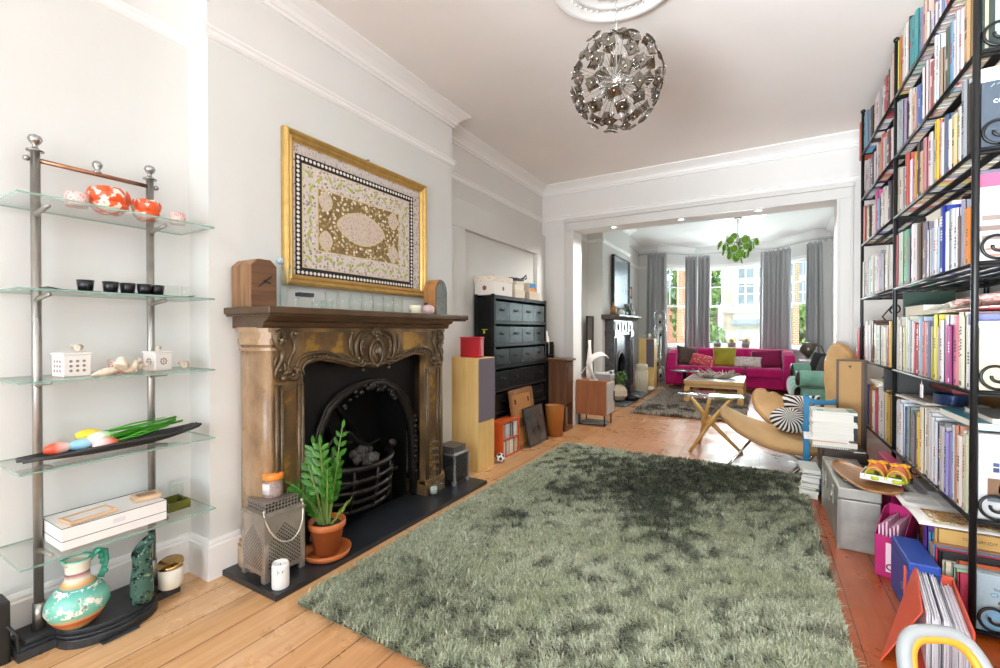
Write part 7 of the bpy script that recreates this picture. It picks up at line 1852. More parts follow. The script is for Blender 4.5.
m = M(); m.box(-.11, .11, -.13, .13, 0, .045); m.build('body', P('a7a8a6', .5), t, bevel=.006); m = M(); m.box(-.111, .111, -.131, .131, .020, .0235); m.build('seam', P('7d7e7c', .5), t)
# ------------------------------------------------------------------ piles on the floor at the right
TRK = P('a3a49d', .4, .6, var=.22, vscale=9, bump=.05, bscale=20)
t = thing('metal_trunk', 'grey galvanised metal trunk standing at the rug right edge', 'trunk', (.375, 3.06, 0))
tw, tl, th = .185, .71, .34
m = M(); m.box(0, tw, 0, tl, 0, .275); m.build('body', TRK, t, bevel=.006)
m = M(); m.box(-.003, tw + .003, -.003, tl + .003, .277, th); m.build('lid', TRK, t, bevel=.008)
for y in (.16, .45):
    m = M(); m.box(-.009, -.002, y - .02, y + .02, .20, .30); m.build('clasp', P('b9b8b0', .3, .85), t, bevel=.002)
    m = M(); m.tube([(-.008, y - .016, .27), (-.02, y - .014, .215), (-.02, y + .014, .215), (-.008, y + .016, .27)], .003, 6); m.build('clasp_ring', P('cfcec6', .25, .9), t)
for y in (.0, tl): m = M(); m.box(-.004, .012, y - (.004 if y == 0 else .012), y + (.012 if y == 0 else .004), 0, .275); m.build('corner_strip', P('9a9b95', .35, .8), t)
m = M(); m.box(.04, .12, .12, .28, th + .0005, th + .004); m.build('label_plate', P('5f605c', .4, .7), t)
m = M(); m.tube([(.045, .13, th + .004), (.045, .27, th + .004), (.115, .27, th + .004), (.115, .13, th + .004)], .004, 6, closed=True); m.build('plate_rim', P('c2c2bc', .3, .8), t)
DBR = P('33241d', .5, .1, var=.25, vscale=14)
t = thing('dark_trunk', 'low dark brown leather trunk behind the grey metal trunk', 'trunk', (.385, 3.80, 0))
m = M(); m.box(0, .24, 0, .36, 0, .30); m.build('body', DBR, t, bevel=.008); m = M(); m.box(-.004, .244, -.004, .364, .302, .375); m.build('lid', DBR, t, bevel=.01)
for y in (.1, .27): m = M(); m.box(-.012, -.003, y - .012, y + .012, .24, .34); m.build('strap', P('4a362a', .5), t, bevel=.002)
# tall stack of magazines and books on the dark trunk
BT = .3755
stack = [('d6d6d0', .045, .29, 'white magazine with a green square lying at the bottom of the tall stack', 0), ]
spec = [('b9b8b6', .012, .30, .0, 'grey spiral notebook at the bottom of the tall stack on the dark trunk', 1), ('e2dccb', .028, .27, .03, 'cream book with orange edge, second from the bottom of the tall stack', 2),
        ('dfe0e2', .012, .30, -.05, 'pale blue magazine sticking out left near the bottom of the tall stack', 0), ('e4e1da', .038, .28, .02, 'thick white book with black spine, fourth from the bottom of the stack', 3),
        ('ebe8e2', .034, .27, .0, 'thick white book in the middle of the tall stack on the dark trunk', 3), ('d9d6cd', .020, .25, .04, 'thin off-white book above the middle of the tall stack', 0),
        ('e6e3dc', .012, .24, -.04, 'thin white magazine with tan edge, third from the stack top', 0), ('eceae4', .036, .28, .01, 'thick white book with black spine second from the top of the stack', 3),
        ('c9cec6', .016, .31, .03, 'grey green magazine with a teal square on top of the tall stack', 4)]
z = BT
for k, (c, h, sy, rz, lab, sp) in enumerate(spec):
    h *= 1.22
    t = thing('magazine' if h < .021 else 'book', lab, 'magazine' if h < .021 else 'book', (.455, 3.955, z), rz, 'books stacked on the dark trunk')
    dx = .255; x0 = -.135 + (-.04 if 'sticking' in lab else 0)
    m = M(); e = min(.003, h * .2); m.box(x0, x0 + dx, -.10, .10, 0, e); m.box(x0, x0 + dx, -.10, .10, h - e, h); m.box(x0 + dx - .004, x0 + dx, -.10, .10, e, h - e)
    m.build('cover', P(c, .4), t); m = M(); m.box(x0 + .003, x0 + dx - .004, -.097, .097, e, h - e); m.build('pages', P('e2ded4', .8), t)
    if sp == 3: m = M(); m.box(x0 + dx - .02, x0 + dx + .0008, -.1008, .1008, .0, h); m.build('black_spine', P('1d1c1d', .4), t)
    if sp == 2: m = M(); m.box(x0, x0 + .2, -.1006, -.0998, h - .006, h); m.build('edge_band', P('d99a5a', .4), t)
    if sp == 4: [M().box(*b_, h, h + .0006).build('printed_square', P('5f8a7d', .5), t) for b_ in ((x0 + .03, x0 + .07, -.08, -.02), (x0 + .21, x0 + .25, -.09, .05))]
    if sp == 1:
        m = M()
        for j in range(22): yy = x0 + .01 + .011 * j; m.tube([(yy, -.10, 0), (yy, -.107, .006), (yy, -.10, .013)], .0016, 5)
        m.build('spiral_wire', P('3a3a3c', .3, .8), t)
    z += h + .0006
# short untidy stack on the floor left of the dark trunk
z = .0005; rnd = random.Random(31)
spec = [('ded9cf', .035, 'thick white book at the bottom of the floor stack by the rug corner'), ('d5d8d2', .02, 'pale green book, second from the bottom of the floor stack'), ('7f8a4a', .016, 'olive green magazine in the lower part of the floor stack'), ('e6e3de', .03, 'white book, fourth from the bottom of the floor stack'),
        ('3b3f4a', .014, 'dark blue magazine in the middle of the floor stack'), ('e0ddd8', .03, 'white book above the dark blue magazine in the floor stack'), ('b8bcc4', .018, 'pale grey book, third from the top of the floor stack'), ('4a4648', .012, 'black magazine, second from the top of the floor stack'), ('cfd2cb', .026, 'grey white book on top of the floor stack beside the tan chair')]
for k, (c, h, lab) in enumerate(spec):
    t = thing('book' if h > .017 else 'magazine', lab, 'book' if h > .017 else 'magazine', (.325 + rnd.uniform(-.016, .016), 4.0 + rnd.uniform(-.02, .02), z), rnd.uniform(-.25, .25), 'books stacked on the floor')
    m = M(); e = min(.003, h * .2); m.box(-.055, .055, -.12, .12, 0, e); m.box(-.055, .055, -.12, .12, h - e, h); m.box(.051, .055, -.12, .12, e, h - e)
    m.build('cover', P(c, .4), t); m = M(); m.box(-.052, .051, -.117, .117, e, h - e); m.build('pages', P('e0dcd2', .8), t)
    z += h + .012 * (k % 3 == 1) * 0 + .0006
for k, (c, x, y, rz, lab) in enumerate((('2a2624', .50, 3.84, .2, 'black notebook lying on the near end of the dark trunk'),)):
    flat('notebook', lab, 'notebook', (x + .07, y + .0, BT + .0005), .07, .10, .012, c, rz)
# wooden deck on the trunk with a shoe box
t = thing('skateboard_deck', 'brown wooden skateboard deck lying on the grey trunk', 'board', (.505, 3.22, .3475)); t.rotation_euler = (0, -.10, 0.26)
def deck(u, v):
    y = -.30 + .60 * v; w = .092 * (max(0, 1 - abs(2 * v - 1) ** 5)) ** .5 * (1 - .35 * max(0, v - .55) / .45); x = (2 * u - 1) * w
    return (x, y, .012 + .012 * (2 * u - 1) ** 2 + .03 * max(0, abs(2 * v - 1) - .65) ** 1.2 * 1.6)
m = M(); m.grid(deck, 14, 34); m.build('deck', wood('maple_deck', '8a5e38', 'b0804f', axis=1, rough=.35, bump=.03), t, solid=.010)
for y in (-.16, .16):
    m = M()
    for a in (-.018, .018):
        for b in (-.025, .025): m.cyl((a, y + b, .016), (a, y + b, .0195), .004, n=8)
    m.build('bolt_heads', P('6f6a62', .4, .6), t)
t = thing('shoe_box', 'white cardboard tray holding two small colourful shoes on the wooden deck', 'box', (.575, 3.15, .395), -.3)
CARD = P('dcdad6', .6)
m = M()
for b in ((-.08, .09, -.085, .085, 0, .004), (-.08, .09, -.085, -.081, .004, .03), (-.08, .09, .081, .085, .004, .03), (-.08, -.076, -.081, .081, .004, .03), (.086, .09, -.081, .081, .004, .03)): m.box(*b)
m.build('tray', CARD, t)
m = M(); m.box(-.079, .089, -.0855, -.085, .004, .018); m.build('printed_band', P('bfc3c4', .5), t)
LIME = P('b4c032', .5); CORAL = P('c86a4a', .6, var=.15, vscale=60); YEL = P('d99a1c', .5)
for k, (x, y, lab) in enumerate(((.555, 3.135, 'left small coral shoe with yellow flower straps and lime sole'), (.640, 3.105, 'right small coral shoe with yellow flower straps and lime sole'))):
    s_ = thing('child_shoe', lab, 'shoe', (x, y, .400), -.35, 'pair of small coral shoes'); s_.scale = (1.15, 1.15, 1.25)
    def sole(u, v):
        a = 2 * pi * u; w = .034 * (1 + .12 * sin(a)); return (w * cos(a), .062 * sin(a), .002 + .012 * v)
    m = M(); m.grid(sole, 26, 1, wrapu=True); m.prism([(sole(k_ / 26, 0)[0], sole(k_ / 26, 0)[1]) for k_ in range(26)], 'z', .001, .014)
    def toe(u, v):
        a = pi * u; return (.036 * cos(a) * cos(v * 1.3), -.06 + .05 * v, .01 + .044 * sin(a) * cos(v * .9))
    m.grid(toe, 16, 6); m.build('sole', LIME, s_, solid=.003)
    def upper(u, v):
        a = pi * u; q = sin(pi * (.2 + .75 * v)); return (.034 * cos(a) * (.7 + .3 * q), -.052 + .11 * v, .013 + .05 * sin(a) * q + .012 * v)
    m = M(); m.grid(upper, 16, 10); m.build('upper', CORAL, s_, solid=.003)
    m = M()
    for (fx_, fy_) in ((-.014, -.005), (.016, .012)):
        m.sphere((fx_, fy_, .070), (.008, .008, .006), 10, 6)
        for q in range(6): a = q / 6 * 2 * pi; m.sphere((fx_ + .013 * cos(a), fy_ + .013 * sin(a), .067), (.009, .009, .006), 10, 6)
    m.tube([(-.036, 0, .02), (-.024, 0, .055), (0, .002, .066), (.024, .004, .055), (.036, .004, .02)], .007, 8)
    m.build('flower_strap', YEL, s_)
# magenta plastic wallet behind the shoes
def plast(name, c, tr_, rough=.2):
    n = NT(name); a = n.n('ShaderNodeBsdfPrincipled'); a.inputs['Base Color'].default_value = (*hx(c), 1); a.inputs['Roughness'].default_value = rough
    b = n.n('ShaderNodeBsdfTransparent'); b.inputs[0].default_value = (*hx(c), 1); x = n.n('ShaderNodeMixShader'); x.inputs[0].default_value = tr_
    n.l(a.outputs[0], x.inputs[1]); n.l(b.outputs[0], x.inputs[2]); n.l(x.outputs[0], n.out.inputs[0]); return n.mat
PINKP = plast('pink_plastic', 'c8387c', .22)
t = thing('document_wallet', 'magenta plastic document wallet standing behind the small shoes', 'folder', (.655, 3.42, 0))
m = M(); m.box(-.02, .035, -.17, .17, .0, .45); m.build('wallet', P('9c1f58', .3), t, bevel=.004)
m = M(); m.box(-.022, -.019, -.15, .15, .36, .41); m.build('flap', P('b83470', .3), t)
# pink magazine file
t = thing('magazine_file', 'translucent pink plastic magazine file standing on the floor by the trunk', 'magazine file', (.590, 2.915, 0.0005), radians(-24))
m = M()
for x in (-.055, .052): m.prism([(-.115, 0), (.115, 0), (.115, .30), (.03, .30), (-.115, .20)], 'x', x, x + .003)
m.box(-.055, .055, .112, .115, 0, .30); m.box(-.055, .055, -.115, -.112, 0, .20); m.box(-.055, .055, -.115, .115, 0, .003); m.build('shell', PINKP, t)
m = M(); m.box(-.012, .022, -.1165, -.1155, .03, .17); m.build('label_strip', P('e6c9d6', .4), t)
m = M(); m.tube([(.005 + .013 * cos(2 * pi * k / 20), -.117, .055 + .013 * sin(2 * pi * k / 20)) for k in range(20)], .003, 6, closed=True); m.build('finger_ring', P('55323f', .4), t)
m = M()
for k in range(6): m.box(-.045 + .014 * k, -.038 + .014 * k, -.10, .10, .004, .24 + .012 * (k % 3))
m.build('papers', P('d9a9c0', .6), t)
# blue box file
t = thing('box_file', 'royal blue box file standing on the floor in front of the pink file', 'box file', (.585, 2.585, .0005))
m = M(); m.box(-.05, .05, -.14, .15, 0, .242); m.build('case', P('22479a', .4, var=.06), t, bevel=.006)
m = M(); m.box(-.052, .052, -.142, .152, .205, .2085); m.build('lid_seam', P('16306e', .5), t)
m = M(); m.lathe([(.012, 0), (.016, .002), (.016, 0)], n=20, T=TR(-.0505, -.05, .10) @ Matrix.Rotation(radians(-90), 4, 'Y')); m.build('finger_ring', P('aab0ba', .3, .8), t)
# coral expanding file stuffed with papers
t = thing('expanding_file', 'coral red expanding file stuffed with white papers near the front post', 'file', (.578, 2.27, .0005), radians(-8))
COR = P('d4553c', .4, var=.05)
m = M(); m.add([(-.17, -.20, 0), (-.085, .20, 0), (-.045, .20, .228), (-.06, -.19, .215), (-.165, -.20, 0), (-.08, .20, 0), (-.040, .20, .228), (-.055, -.19, .215)], [(0, 1, 2, 3), (7, 6, 5, 4), (0, 4, 5, 1), (1, 5, 6, 2), (2, 6, 7, 3), (3, 7, 4, 0)]); m.build('cover', COR, t)
m = M(); m.box(.064, .070, -.20, .20, 0, .20); m.build('cover', COR, t)
m = M(); m.box(-.085, .07, -.20, .20, 0, .004); m.box(-.08, .07, .197, .20, 0, .21); m.build('base', COR, t)
rnd = random.Random(17); m = M()
for k in range(26):
    x = -.046 + .0042 * k; dz = rnd.uniform(-.012, .01) - (.018 if k > 14 else 0); dy = rnd.uniform(-.008, .008)
    m.box(x, x + .0033, -.19 + dy, .19, .006, .212 + dz - .0008 * k)
pp = m.build('papers', P('e9e8ee', .7), t); pp['kind'] = 'stuff'
for k in (3, 9, 15): m = M(); x = -.047 + .0042 * k; m.box(x - .0006, x, -.2, .19, .01, .222 - .0008 * k); m.build('divider', P('3a3a44', .6), t)
# looped handle of a tool standing in the foreground
t = thing('handled_tool', 'grey and orange looped plastic handle rising at the bottom right corner', 'tool', (.452, 1.70, 0), radians(24))
def rloop(w, h, k=40, p=3.2):
    r = []
    for i in range(k):
        a = 2 * pi * i / k; c, s_ = cos(a), sin(a)
        x = w * math.copysign(abs(c) ** (2 / p), c); z = h * math.copysign(abs(s_) ** (2 / p), s_)
        r.append((x * (1 + .18 * (-z / h)), z))
    return r
GRYP = P('9fa3a4', .4); ORP2 = P('ee9a2c', .4)
T = TR(0, 0, .255) @ Matrix.Rotation(radians(-28), 4, 'X')
m = M(); m.tube([(x, 0, z) for x, z in rloop(.104, .088)], .018, 12, closed=True); m.xf(T); m.build('outer_loop', GRYP, t)
m = M(); m.tube([(x, -.002, z) for x, z in rloop(.086, .070)], .012, 10, closed=True); m.xf(T); m.build('inner_grip', ORP2, t)
m = M(); m.lathe([(0, 0), (.095, 0), (.10, .012), (.098, .05), (.08, .11), (.055, .16), (.05, .185), (0, .19)], n=32); m.build('body', GRYP, t)
m = M(); m.lathe([(.0, .152), (.060, .150), (.064, .165), (.056, .18), (0, .182)], n=28); m.build('collar', ORP2, t)

# ------------------------------------------------------------------ blue chair back, framed board beside the lounge chair
BLUE = P('1f7fae', .45, var=.08, vscale=15)
t = thing('blue_chair', 'bright blue painted wooden chair half hidden behind the book stack', 'chair', (.46, 4.47, 0))
w, d = .125, .15
for x in (-w, w):
    m = M(); m.box(x - .022, x + .022, -.014, .014, 0, .655); m.cyl((x, 0, .655), (x, 0, .672), .018, n=10); m.build('rear_post', BLUE, t, bevel=.004)
    m = M(); m.box(x - .014, x + .014, d - .014 + .05, d + .014 + .05, 0, .36); m.build('leg', BLUE, t, bevel=.003)
m = M(); m.prism([(-w, .60), (-w + .06, .59), (0, .595), (w - .04, .60), (w, .62), (w, .66), (w - .05, .655), (w - .09, .635), (0, .632), (-w + .06, .635), (-w, .65)], 'y', -.009, .009); m.build('top_rail', BLUE, t, bevel=.003)
m = M(); m.box(-w, w, -.008, .008, .46, .51); m.build('back_rail', BLUE, t, bevel=.003)
m = M(); m.box(-w - .02, w + .02, -.02, d + .07, .36, .385); m.build('seat', BLUE, t, bevel=.005)
t = thing('framed_board', 'tan framed board standing with its back to the room beside the bookshelf', 'picture', (.61, 4.40, 0)); 
m = M(); fr(m, .50, .49, .018, .018, 0, .028)
# turned to face the camera end: thin in y
R90 = rotz(radians(-90)); m = M()
for b in ((-.085, -.070, 0, .03, 0, .972), (.070, .085, 0, .03, 0, .972), (-.070, .070, 0, .03, .957, .972), (-.070, .070, 0, .03, 0, .015)): m.box(*b)
m.build('frame', P('5a4028', .5), t)
m = M(); m.box(-.070, .070, .008, .022, .015, .957); m.build('backing', P('b58f5c', .7, var=.07, vscale=8), t)
m = M(); m.box(-.008, .008, .004, .008, .915, .925); m.tube([(-.008, .003, .92), (0, .0, .905), (.008, .003, .92)], .002, 6); m.build('hanging_hook', P('3a3230', .4, .6), t)
m = M(); m.box(.0851, .105, 0, .03, 0, .97); m.build('side_panel', P('3a2a1c', .5), t)

# ------------------------------------------------------------------ rugs
def rug(name, label, x0, x1, y0, y1, n_, L, wd, cols, seed, dark, basec, lean=.75):
    """shaggy rug: a woven base and a pile of short tapered tufts whose nap swirls with a noise field"""
    t = thing(name, label, 'rug', ((x0 + x1) / 2, (y0 + y1) / 2, 0))
    cx, cy = (x0 + x1) / 2, (y0 + y1) / 2
    m = M(); m.box(x0 - cx + .01, x1 - cx - .01, y0 - cy + .01, y1 - cy - .01, .0006, .010); m.build('base', P(basec, .95), t)
    rg = np.random.default_rng(seed)
    px = rg.uniform(x0, x1, n_); py = rg.uniform(y0, y1, n_)
    def fld(sc, ph):
        v = np.zeros(n_)
        for k in range(7):
            a = rg.uniform(0, 6.28); f = sc * rg.uniform(.6, 1.8)
            v += np.sin((px * cos(a) + py * sin(a)) * f + rg.uniform(0, 6.28) + 1.3 * np.sin((px * sin(a) - py * cos(a)) * f * .7 + ph))
        return v / 3.0
    f1 = fld(2.2, .3); f2 = fld(8, 1.1); f3 = fld(26, 2.2); f4 = fld(70, .7)
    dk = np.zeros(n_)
    for (dx, dy, r, s_) in dark: dk += s_ * np.exp(-(((px - dx) / r) ** 2 + ((py - dy) / (r * 1.1)) ** 2))  # dark patches set where the brushed nap looks shaded
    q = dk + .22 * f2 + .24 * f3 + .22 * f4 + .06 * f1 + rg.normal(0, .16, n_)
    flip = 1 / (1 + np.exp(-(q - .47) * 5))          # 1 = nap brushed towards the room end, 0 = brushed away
    ang = np.radians(105) + f1 * .7 + f3 * .9 + f4 * .8 + rg.normal(0, .8, n_) + flip * np.pi
    ln = lean + .15 * f4 + rg.normal(0, .22, n_); up = np.clip(1 - .5 * np.abs(ln), .25, 1) * (1 + .25 * flip)
    dx = np.cos(ang) * ln; dy = np.sin(ang) * ln
    LL = L * rg.uniform(.75, 1.2, n_)
    nx, ny = -np.sin(ang), np.cos(ang)
    wj = wd * rg.uniform(.7, 1.3, n_)
    V = np.zeros((n_, 5, 3), np.float32); z0 = .008
    V[:, 0] = np.stack([px - nx * wj, py - ny * wj, np.full(n_, z0)], 1); V[:, 1] = np.stack([px + nx * wj, py + ny * wj, np.full(n_, z0)], 1)
    mx_, my_, mz_ = px + dx * LL * .38, py + dy * LL * .38, z0 + LL * up * .62
    V[:, 2] = np.stack([mx_ + nx * wj * .9, my_ + ny * wj * .9, mz_], 1); V[:, 3] = np.stack([mx_ - nx * wj * .9, my_ - ny * wj * .9, mz_], 1)
    V[:, 4] = np.stack([px + dx * LL, py + dy * LL, z0 + LL * up * .85], 1)
    V -= np.array([cx, cy, 0], np.float32)
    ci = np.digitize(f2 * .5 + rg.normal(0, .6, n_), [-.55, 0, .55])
    me = bpy.data.meshes.new('pile'); base = (np.arange(n_) * 5)[:, None]
    loops = np.concatenate([base + np.array([0, 1, 2, 3]), base + np.array([3, 2, 4])], 1).ravel().astype(np.int32)
    me.vertices.add(n_ * 5); me.vertices.foreach_set('co', V.ravel())
    me.loops.add(n_ * 7); me.loops.foreach_set('vertex_index', loops)
    me.polygons.add(n_ * 2)
    st = np.stack([np.arange(n_) * 7, np.arange(n_) * 7 + 4], 1).ravel().astype(np.int32); me.polygons.foreach_set('loop_start', st)
    try: me.polygons.foreach_set('loop_total', np.tile([4, 3], n_).astype(np.int32))
    except Exception: pass
    me.polygons.foreach_set('material_index', np.repeat(ci, 2).astype(np.int32))
    me.polygons.foreach_set('use_smooth', np.ones(n_ * 2, bool))
    me.update(); me.validate()
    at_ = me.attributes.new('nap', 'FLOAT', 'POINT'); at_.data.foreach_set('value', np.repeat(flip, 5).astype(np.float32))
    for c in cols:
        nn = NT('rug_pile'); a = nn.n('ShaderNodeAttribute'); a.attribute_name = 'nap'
        me.materials.append(nn.bsdf(nn.mix(a.outputs['Fac'], c[0], c[1]), .55, 0, spec=.35, Sheen_Weight=.25, Sheen_Roughness=.4))  # nap shading painted into the pile colour, darker where flipped
    o = bpy.data.objects.new('pile', me); COL.objects.link(o); o.parent = t; o['kind'] = 'stuff'
    return t
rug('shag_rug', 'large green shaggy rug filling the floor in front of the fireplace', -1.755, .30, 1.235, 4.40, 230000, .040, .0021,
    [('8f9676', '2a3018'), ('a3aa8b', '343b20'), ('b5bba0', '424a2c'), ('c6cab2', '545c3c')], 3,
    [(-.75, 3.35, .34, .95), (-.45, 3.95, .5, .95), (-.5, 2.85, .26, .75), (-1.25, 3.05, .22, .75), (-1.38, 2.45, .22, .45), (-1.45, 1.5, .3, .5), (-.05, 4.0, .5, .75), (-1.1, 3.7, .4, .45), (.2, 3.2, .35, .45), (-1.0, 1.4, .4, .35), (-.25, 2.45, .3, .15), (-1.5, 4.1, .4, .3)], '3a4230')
rug('shag_rug', 'grey brown shaggy rug under the oak coffee table', -1.62, -.16, 6.55, 9.45, 60000, .05, .004, [('8c7f70', '4f453b'), ('9c9082', '574d43'), ('ab9f92', '665b50'), ('7b6e60', '463d34')], 8, [(-1.2, 7.2, .6, .5), (-.6, 8, .6, .4)], '5a5046')
t = thing('flat_rug', 'faded pink flat woven rug beside the brown shaggy one', 'rug', (.12, 7.9, 0))
m = M(); m.box(-.26, .26, -1.5, 1.5, .0006, .008); m.build('weave', printed('pink_weave', ['d9b0ba', 'e6d2d2', 'c98a9c', 'e9dcd8', 'b8808e'], 9), t)
m = M()
for y in (-1.5, 1.5):
    for k in range(40): x = -.255 + .013 * k; m.tube([(x, y, .004), (x, y + math.copysign(.05, y), .003)], .0025, 4)
f = m.build('fringe', P('e6dcd4', .8), t); f['kind'] = 'stuff'

# ------------------------------------------------------------------ globe light with smoked glass plates
t = thing('globe_chandelier', 'round globe chandelier of smoked glass plates hanging from the near ceiling rose', 'chandelier', (-.645, 2.30, 2.48))
CR = P('cfcdc9', .12, 1)
m = M(); m.lathe([(0, ZC - 2.485 - .05), (.05, ZC - 2.485 - .075), (.055, ZC - 2.485 - .09), (.012, ZC - 2.485 - .10), (0, ZC - 2.485 - .10)], n=24); m.build('canopy', CR, t)
m = M(); m.cyl((0, 0, .03), (0, 0, ZC - 2.485 - .09), .0035, n=8); m.build('cord', P('d9d6d0', .4), t)
for k in range(9): m = M(); zz = .26 + .028 * k; m.tube([(.007 * cos(a) * (1 if k % 2 else .4), .007 * sin(a) * (1 if k % 2 == 0 else .4) , zz + .017 * sin(a + 1.57 * (k % 2))) for a in [2 * pi * j / 12 for j in range(12)]], .0022, 6, closed=True); m.build('chain_link', CR, t)
m = M(); m.sphere((0, 0, 0), .04, 20, 12); m.build('hub', P('e8e6e2', .08, 1), t)
n = NT('smoked_glass'); a = n.n('ShaderNodeBsdfGlossy'); a.inputs['Roughness'].default_value = .04; a.inputs[0].default_value = (.75, .72, .68, 1)
b = n.n('ShaderNodeBsdfTransparent'); b.inputs[0].default_value = (*hx('b5aa98'), 1); lw = n.n('ShaderNodeLayerWeight'); lw.inputs[0].default_value = .35
x = n.n('ShaderNodeMixShader'); n.l(n.math('MULTIPLY_ADD', lw.outputs['Facing'], .55, .10), x.inputs[0]); n.l(b.outputs[0], x.inputs[1]); n.l(a.outputs[0], x.inputs[2])
dd = n.n('ShaderNodeBsdfPrincipled'); dd.inputs['Base Color'].default_value = (*hx('453c32'), 1); dd.inputs['Roughness'].default_value = .15
y_ = n.n('ShaderNodeMixShader'); y_.inputs[0].default_value = .12; n.l(x.outputs[0], y_.inputs[1]); n.l(dd.outputs[0], y_.inputs[2]); n.l(y_.outputs[0], n.out.inputs[0]); SMOKE = n.mat
EDG = P('2a2622', .2, .3)
rnd = random.Random(44); NR = 72
for k in range(NR):
    zc = 1 - 2 * (k + .5) / NR; ph = k * 2.399963 + rnd.uniform(-.12, .12); rr = sqrt(max(0, 1 - zc * zc))
    d = Vector((rr * cos(ph), rr * sin(ph), zc)); R = .225 + rnd.uniform(-.008, .012)
    m = M(); m.cyl(d * .03, d * (R + .006), .0016, n=6); m.sphere(d * (R + .009), .006, 8, 6); ro = m.build('rod', CR, t)
    q = d.to_track_quat('Z', 'Y').to_matrix().to_4x4() @ rotz(rnd.uniform(0, 1.57)); T = TR(*(d * R)) @ q
    s_ = .030; K = 4
    def pf(u, v):
        a_, b_ = 2 * u - 1, 2 * v - 1; return (a_ * s_, b_ * s_, .007 * a_ * a_ - .005 * b_ * b_)
    m = M(); m.grid(pf, K, K); m.xf(T); g = m.build('glass_plate', [SMOKE, EDG], ro, solid=.0032)
    g.modifiers[0].material_offset_rim = 1
for k in range(30):
    pass
m = M(); rnd = random.Random(3)
for k in range(34):
    d = Vector((rnd.gauss(0, 1), rnd.gauss(0, 1), rnd.gauss(0, 1))).normalized(); m.cyl(d * .03, d * rnd.uniform(.06, .10), .003, .0045, 6)
m.build('crystal_spikes', P('efeeea', .05, 0, Transmission_Weight=.7, IOR=1.45), t)
# green disc chandelier in the front room
t = thing('disc_chandelier', 'green glass disc chandelier hanging in the front room', 'chandelier', (-.33, 8.55, 2.60))
m = M(); m.lathe([(0, ZF - 2.60 - .04), (.06, ZF - 2.60 - .05), (.06, ZF - 2.60 - .075), (0, ZF - 2.60 - .08)], n=24); m.build('canopy', CR, t)
m = M(); m.cyl((0, 0, .1), (0, 0, ZF - 2.60 - .07), .008, n=8); m.cyl((0, 0, -.12), (0, 0, .2), .025, n=12); m.build('stem', CR, t)
GD = plast('apple_green_glass', '8fc746', .3, .12); GRIM = P('cfe8ae', .25)
rnd = random.Random(6)
for ring, (R, zz, n_) in enumerate(((.30, .06, 9), (.23, -.03, 8), (.17, .14, 6), (.15, -.13, 6), (.06, -.2, 3))):
    for k in range(n_):
        a = 2 * pi * (k + .5 * (ring % 2)) / n_ + .2; c = Vector((R * cos(a), R * sin(a), zz + rnd.uniform(-.03, .03)))
        m = M(); m.tube([(0, 0, zz * .5 + .05), c * .6 + Vector((0, 0, .05)), c + Vector((0, 0, .07))], .004, 6); ar = m.build('arm', CR, t)
        q = Vector((cos(a), sin(a), rnd.uniform(-.2, .3))).to_track_quat('Z', 'Y').to_matrix().to_4x4()
        m = M(); m.lathe([(0, -.006), (.058, -.006), (.058, .006), (0, .006)], n=24, T=TR(*c) @ q); dsk = m.build('glass_disc', GD, ar)
        m = M(); m.lathe([(.057, -.007), (.063, -.005), (.063, .005), (.057, .007)], n=24, T=TR(*c) @ q); m.build('disc_rim', GRIM, dsk)
# ------------------------------------------------------------------ light
w = bpy.data.worlds.new('sky'); SC.world = w; w.use_nodes = True
nt = w.node_tree; nt.nodes.clear()
o_ = nt.nodes.new('ShaderNodeOutputWorld'); bg = nt.nodes.new('ShaderNodeBackground')
tcw = nt.nodes.new('ShaderNodeTexCoord'); spw = nt.nodes.new('ShaderNodeSeparateXYZ'); rw = nt.nodes.new('ShaderNodeValToRGB')
nt.links.new(tcw.outputs['Generated'], spw.inputs[0]); nt.links.new(spw.outputs[2], rw.inputs[0])
rw.color_ramp.elements[0].position = 0; rw.color_ramp.elements[0].color = (.9, .93, 1, 1)
rw.color_ramp.elements[1].position = .6; rw.color_ramp.elements[1].color = (.62, .78, 1, 1)
nt.links.new(rw.outputs[0], bg.inputs[0]); bg.inputs[1].default_value = 2.6
nt.links.new(bg.outputs[0], o_.inputs[0])
def area(name, loc, rot, sx, sy, power, col=(1, 1, 1)):
    L = bpy.data.lights.new(name, 'AREA'); L.shape = 'RECTANGLE'; L.size = sx; L.size_y = sy; L.energy = power; L.color = col
    o = bpy.data.objects.new(name, L); COL.objects.link(o); o.location = loc; o.rotation_euler = rot
    return o
# daylight at the unseen window added behind the camera, plus an upward ceiling fill
area('unseen_window_daylight', (-.6, YBK - .3, 1.6), (radians(88), 0, 0), 2.8, 2.3, 85, (.88, .95, 1))
a_ = area('added_ceiling_fill', (-.4, YBK - .02, .75), (radians(110), 0, radians(-26)), 2.3, .8, 100, (.88, .95, 1)); a_.data.spread = radians(70)  # added fill, aimed up to brighten the near ceiling
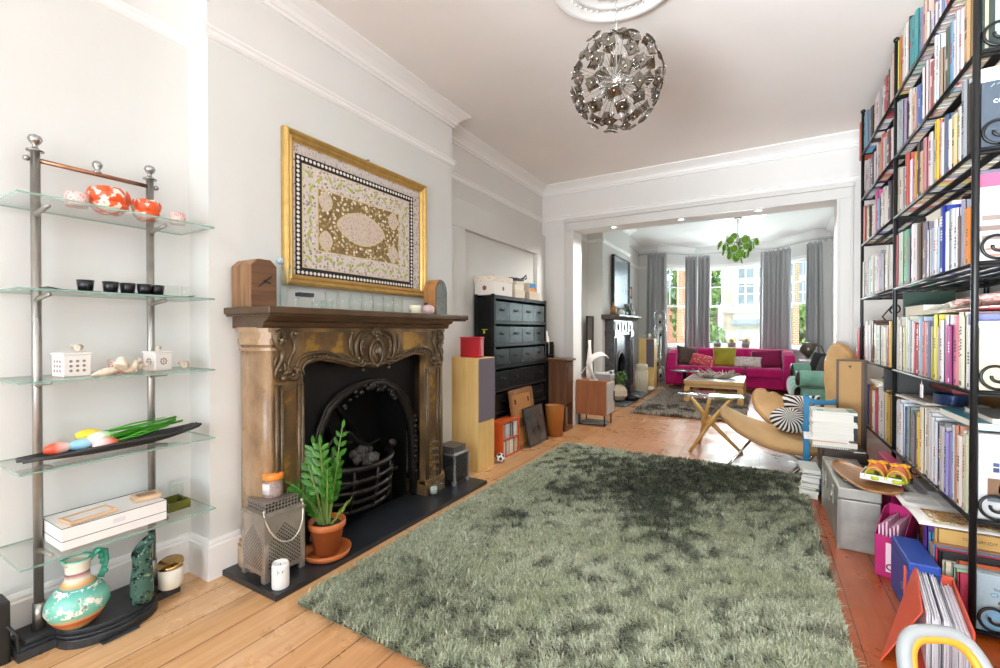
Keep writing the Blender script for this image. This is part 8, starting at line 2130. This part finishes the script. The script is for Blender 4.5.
# daylight through the bay, plus an upward fill
area('bay_daylight', (-.5, 12.2, 1.75), (radians(-90), 0, 0), 2.6, 2.0, 190, (.90, .96, 1))
a_ = area('added_front_ceiling_fill', (-.5, 11.95, .95), (radians(-112), 0, 0), 2.2, .7, 60, (.92, .965, 1)); a_.data.spread = radians(95)  # upward fill added to lift the front room ceiling
sun = bpy.data.lights.new('sun', 'SUN'); sun.energy = 1.6; sun.angle = radians(3); sun.color = (1, .95, .87)
so = bpy.data.objects.new('sun', sun); COL.objects.link(so); so.rotation_euler = (radians(27), 0, radians(-25))

# recessed spotlights at the soffit's bright patches; wide beams added to fill the recess
LENS = NT('lit_lens'); em_ = LENS.n('ShaderNodeEmission'); em_.inputs[1].default_value = 6; LENS.l(em_.outputs[0], LENS.out.inputs[0])
for k, x in enumerate((-1.55, -.78, -.02)):
    t = thing('recessed_spotlight', 'small recessed white spotlight in the opening soffit, ' + ('nearest the drawer rack', 'the middle of three', 'nearest the bookshelf')[k], 'light', (x, 5.44, 2.46), 0, 'spotlights in the soffit')
    m = M(); m.lathe([(.028, -.001), (.045, -.004), (.048, -.001), (.028, .0)], n=28); m.build('trim_ring', TRIM, t)
    m = M(); m.lathe([(0, -.0015), (.028, -.0015), (.028, -.0005), (0, -.0005)], n=24); m.build('lens', LENS.mat, t)
    L = bpy.data.lights.new('spotlight_fill_beam', 'SPOT'); L.energy = 46; L.spot_size = radians(165); L.spot_blend = .5; L.shadow_soft_size = .04; L.color = (1, .97, .92)
    o = bpy.data.objects.new('spotlight_fill_beam', L); COL.objects.link(o); o.location = (x, 5.44, 2.44)

# ------------------------------------------------------------------ camera
cam = bpy.data.cameras.new('camera'); co = bpy.data.objects.new('camera', cam); COL.objects.link(co)
cam.sensor_fit = 'HORIZONTAL'; cam.sensor_width = 36; cam.lens = 448.0 / 1000 * 36; cam.clip_start = .02; cam.clip_end = 200
co.location = (0, 0, 1.2)
# yaw 0.526 rad to the left of the room's long axis, nearly level
co.rotation_euler = (radians(90) - .008, 0, .526)
SC.camera = co
SC.view_settings.view_transform = 'Standard'; SC.view_settings.look = 'None'
SC.view_settings.exposure = 0.36; SC.view_settings.gamma = 1; SC.view_settings.use_curve_mapping = False
SC.cycles.max_bounces = 12; SC.cycles.diffuse_bounces = 8; SC.cycles.glossy_bounces = 4; SC.cycles.transmission_bounces = 6
SC.cycles.transparent_max_bounces = 24; SC.cycles.caustics_reflective = False; SC.cycles.caustics_refractive = False
SC.cycles.sample_clamp_indirect = 6; SC.cycles.use_denoising = True
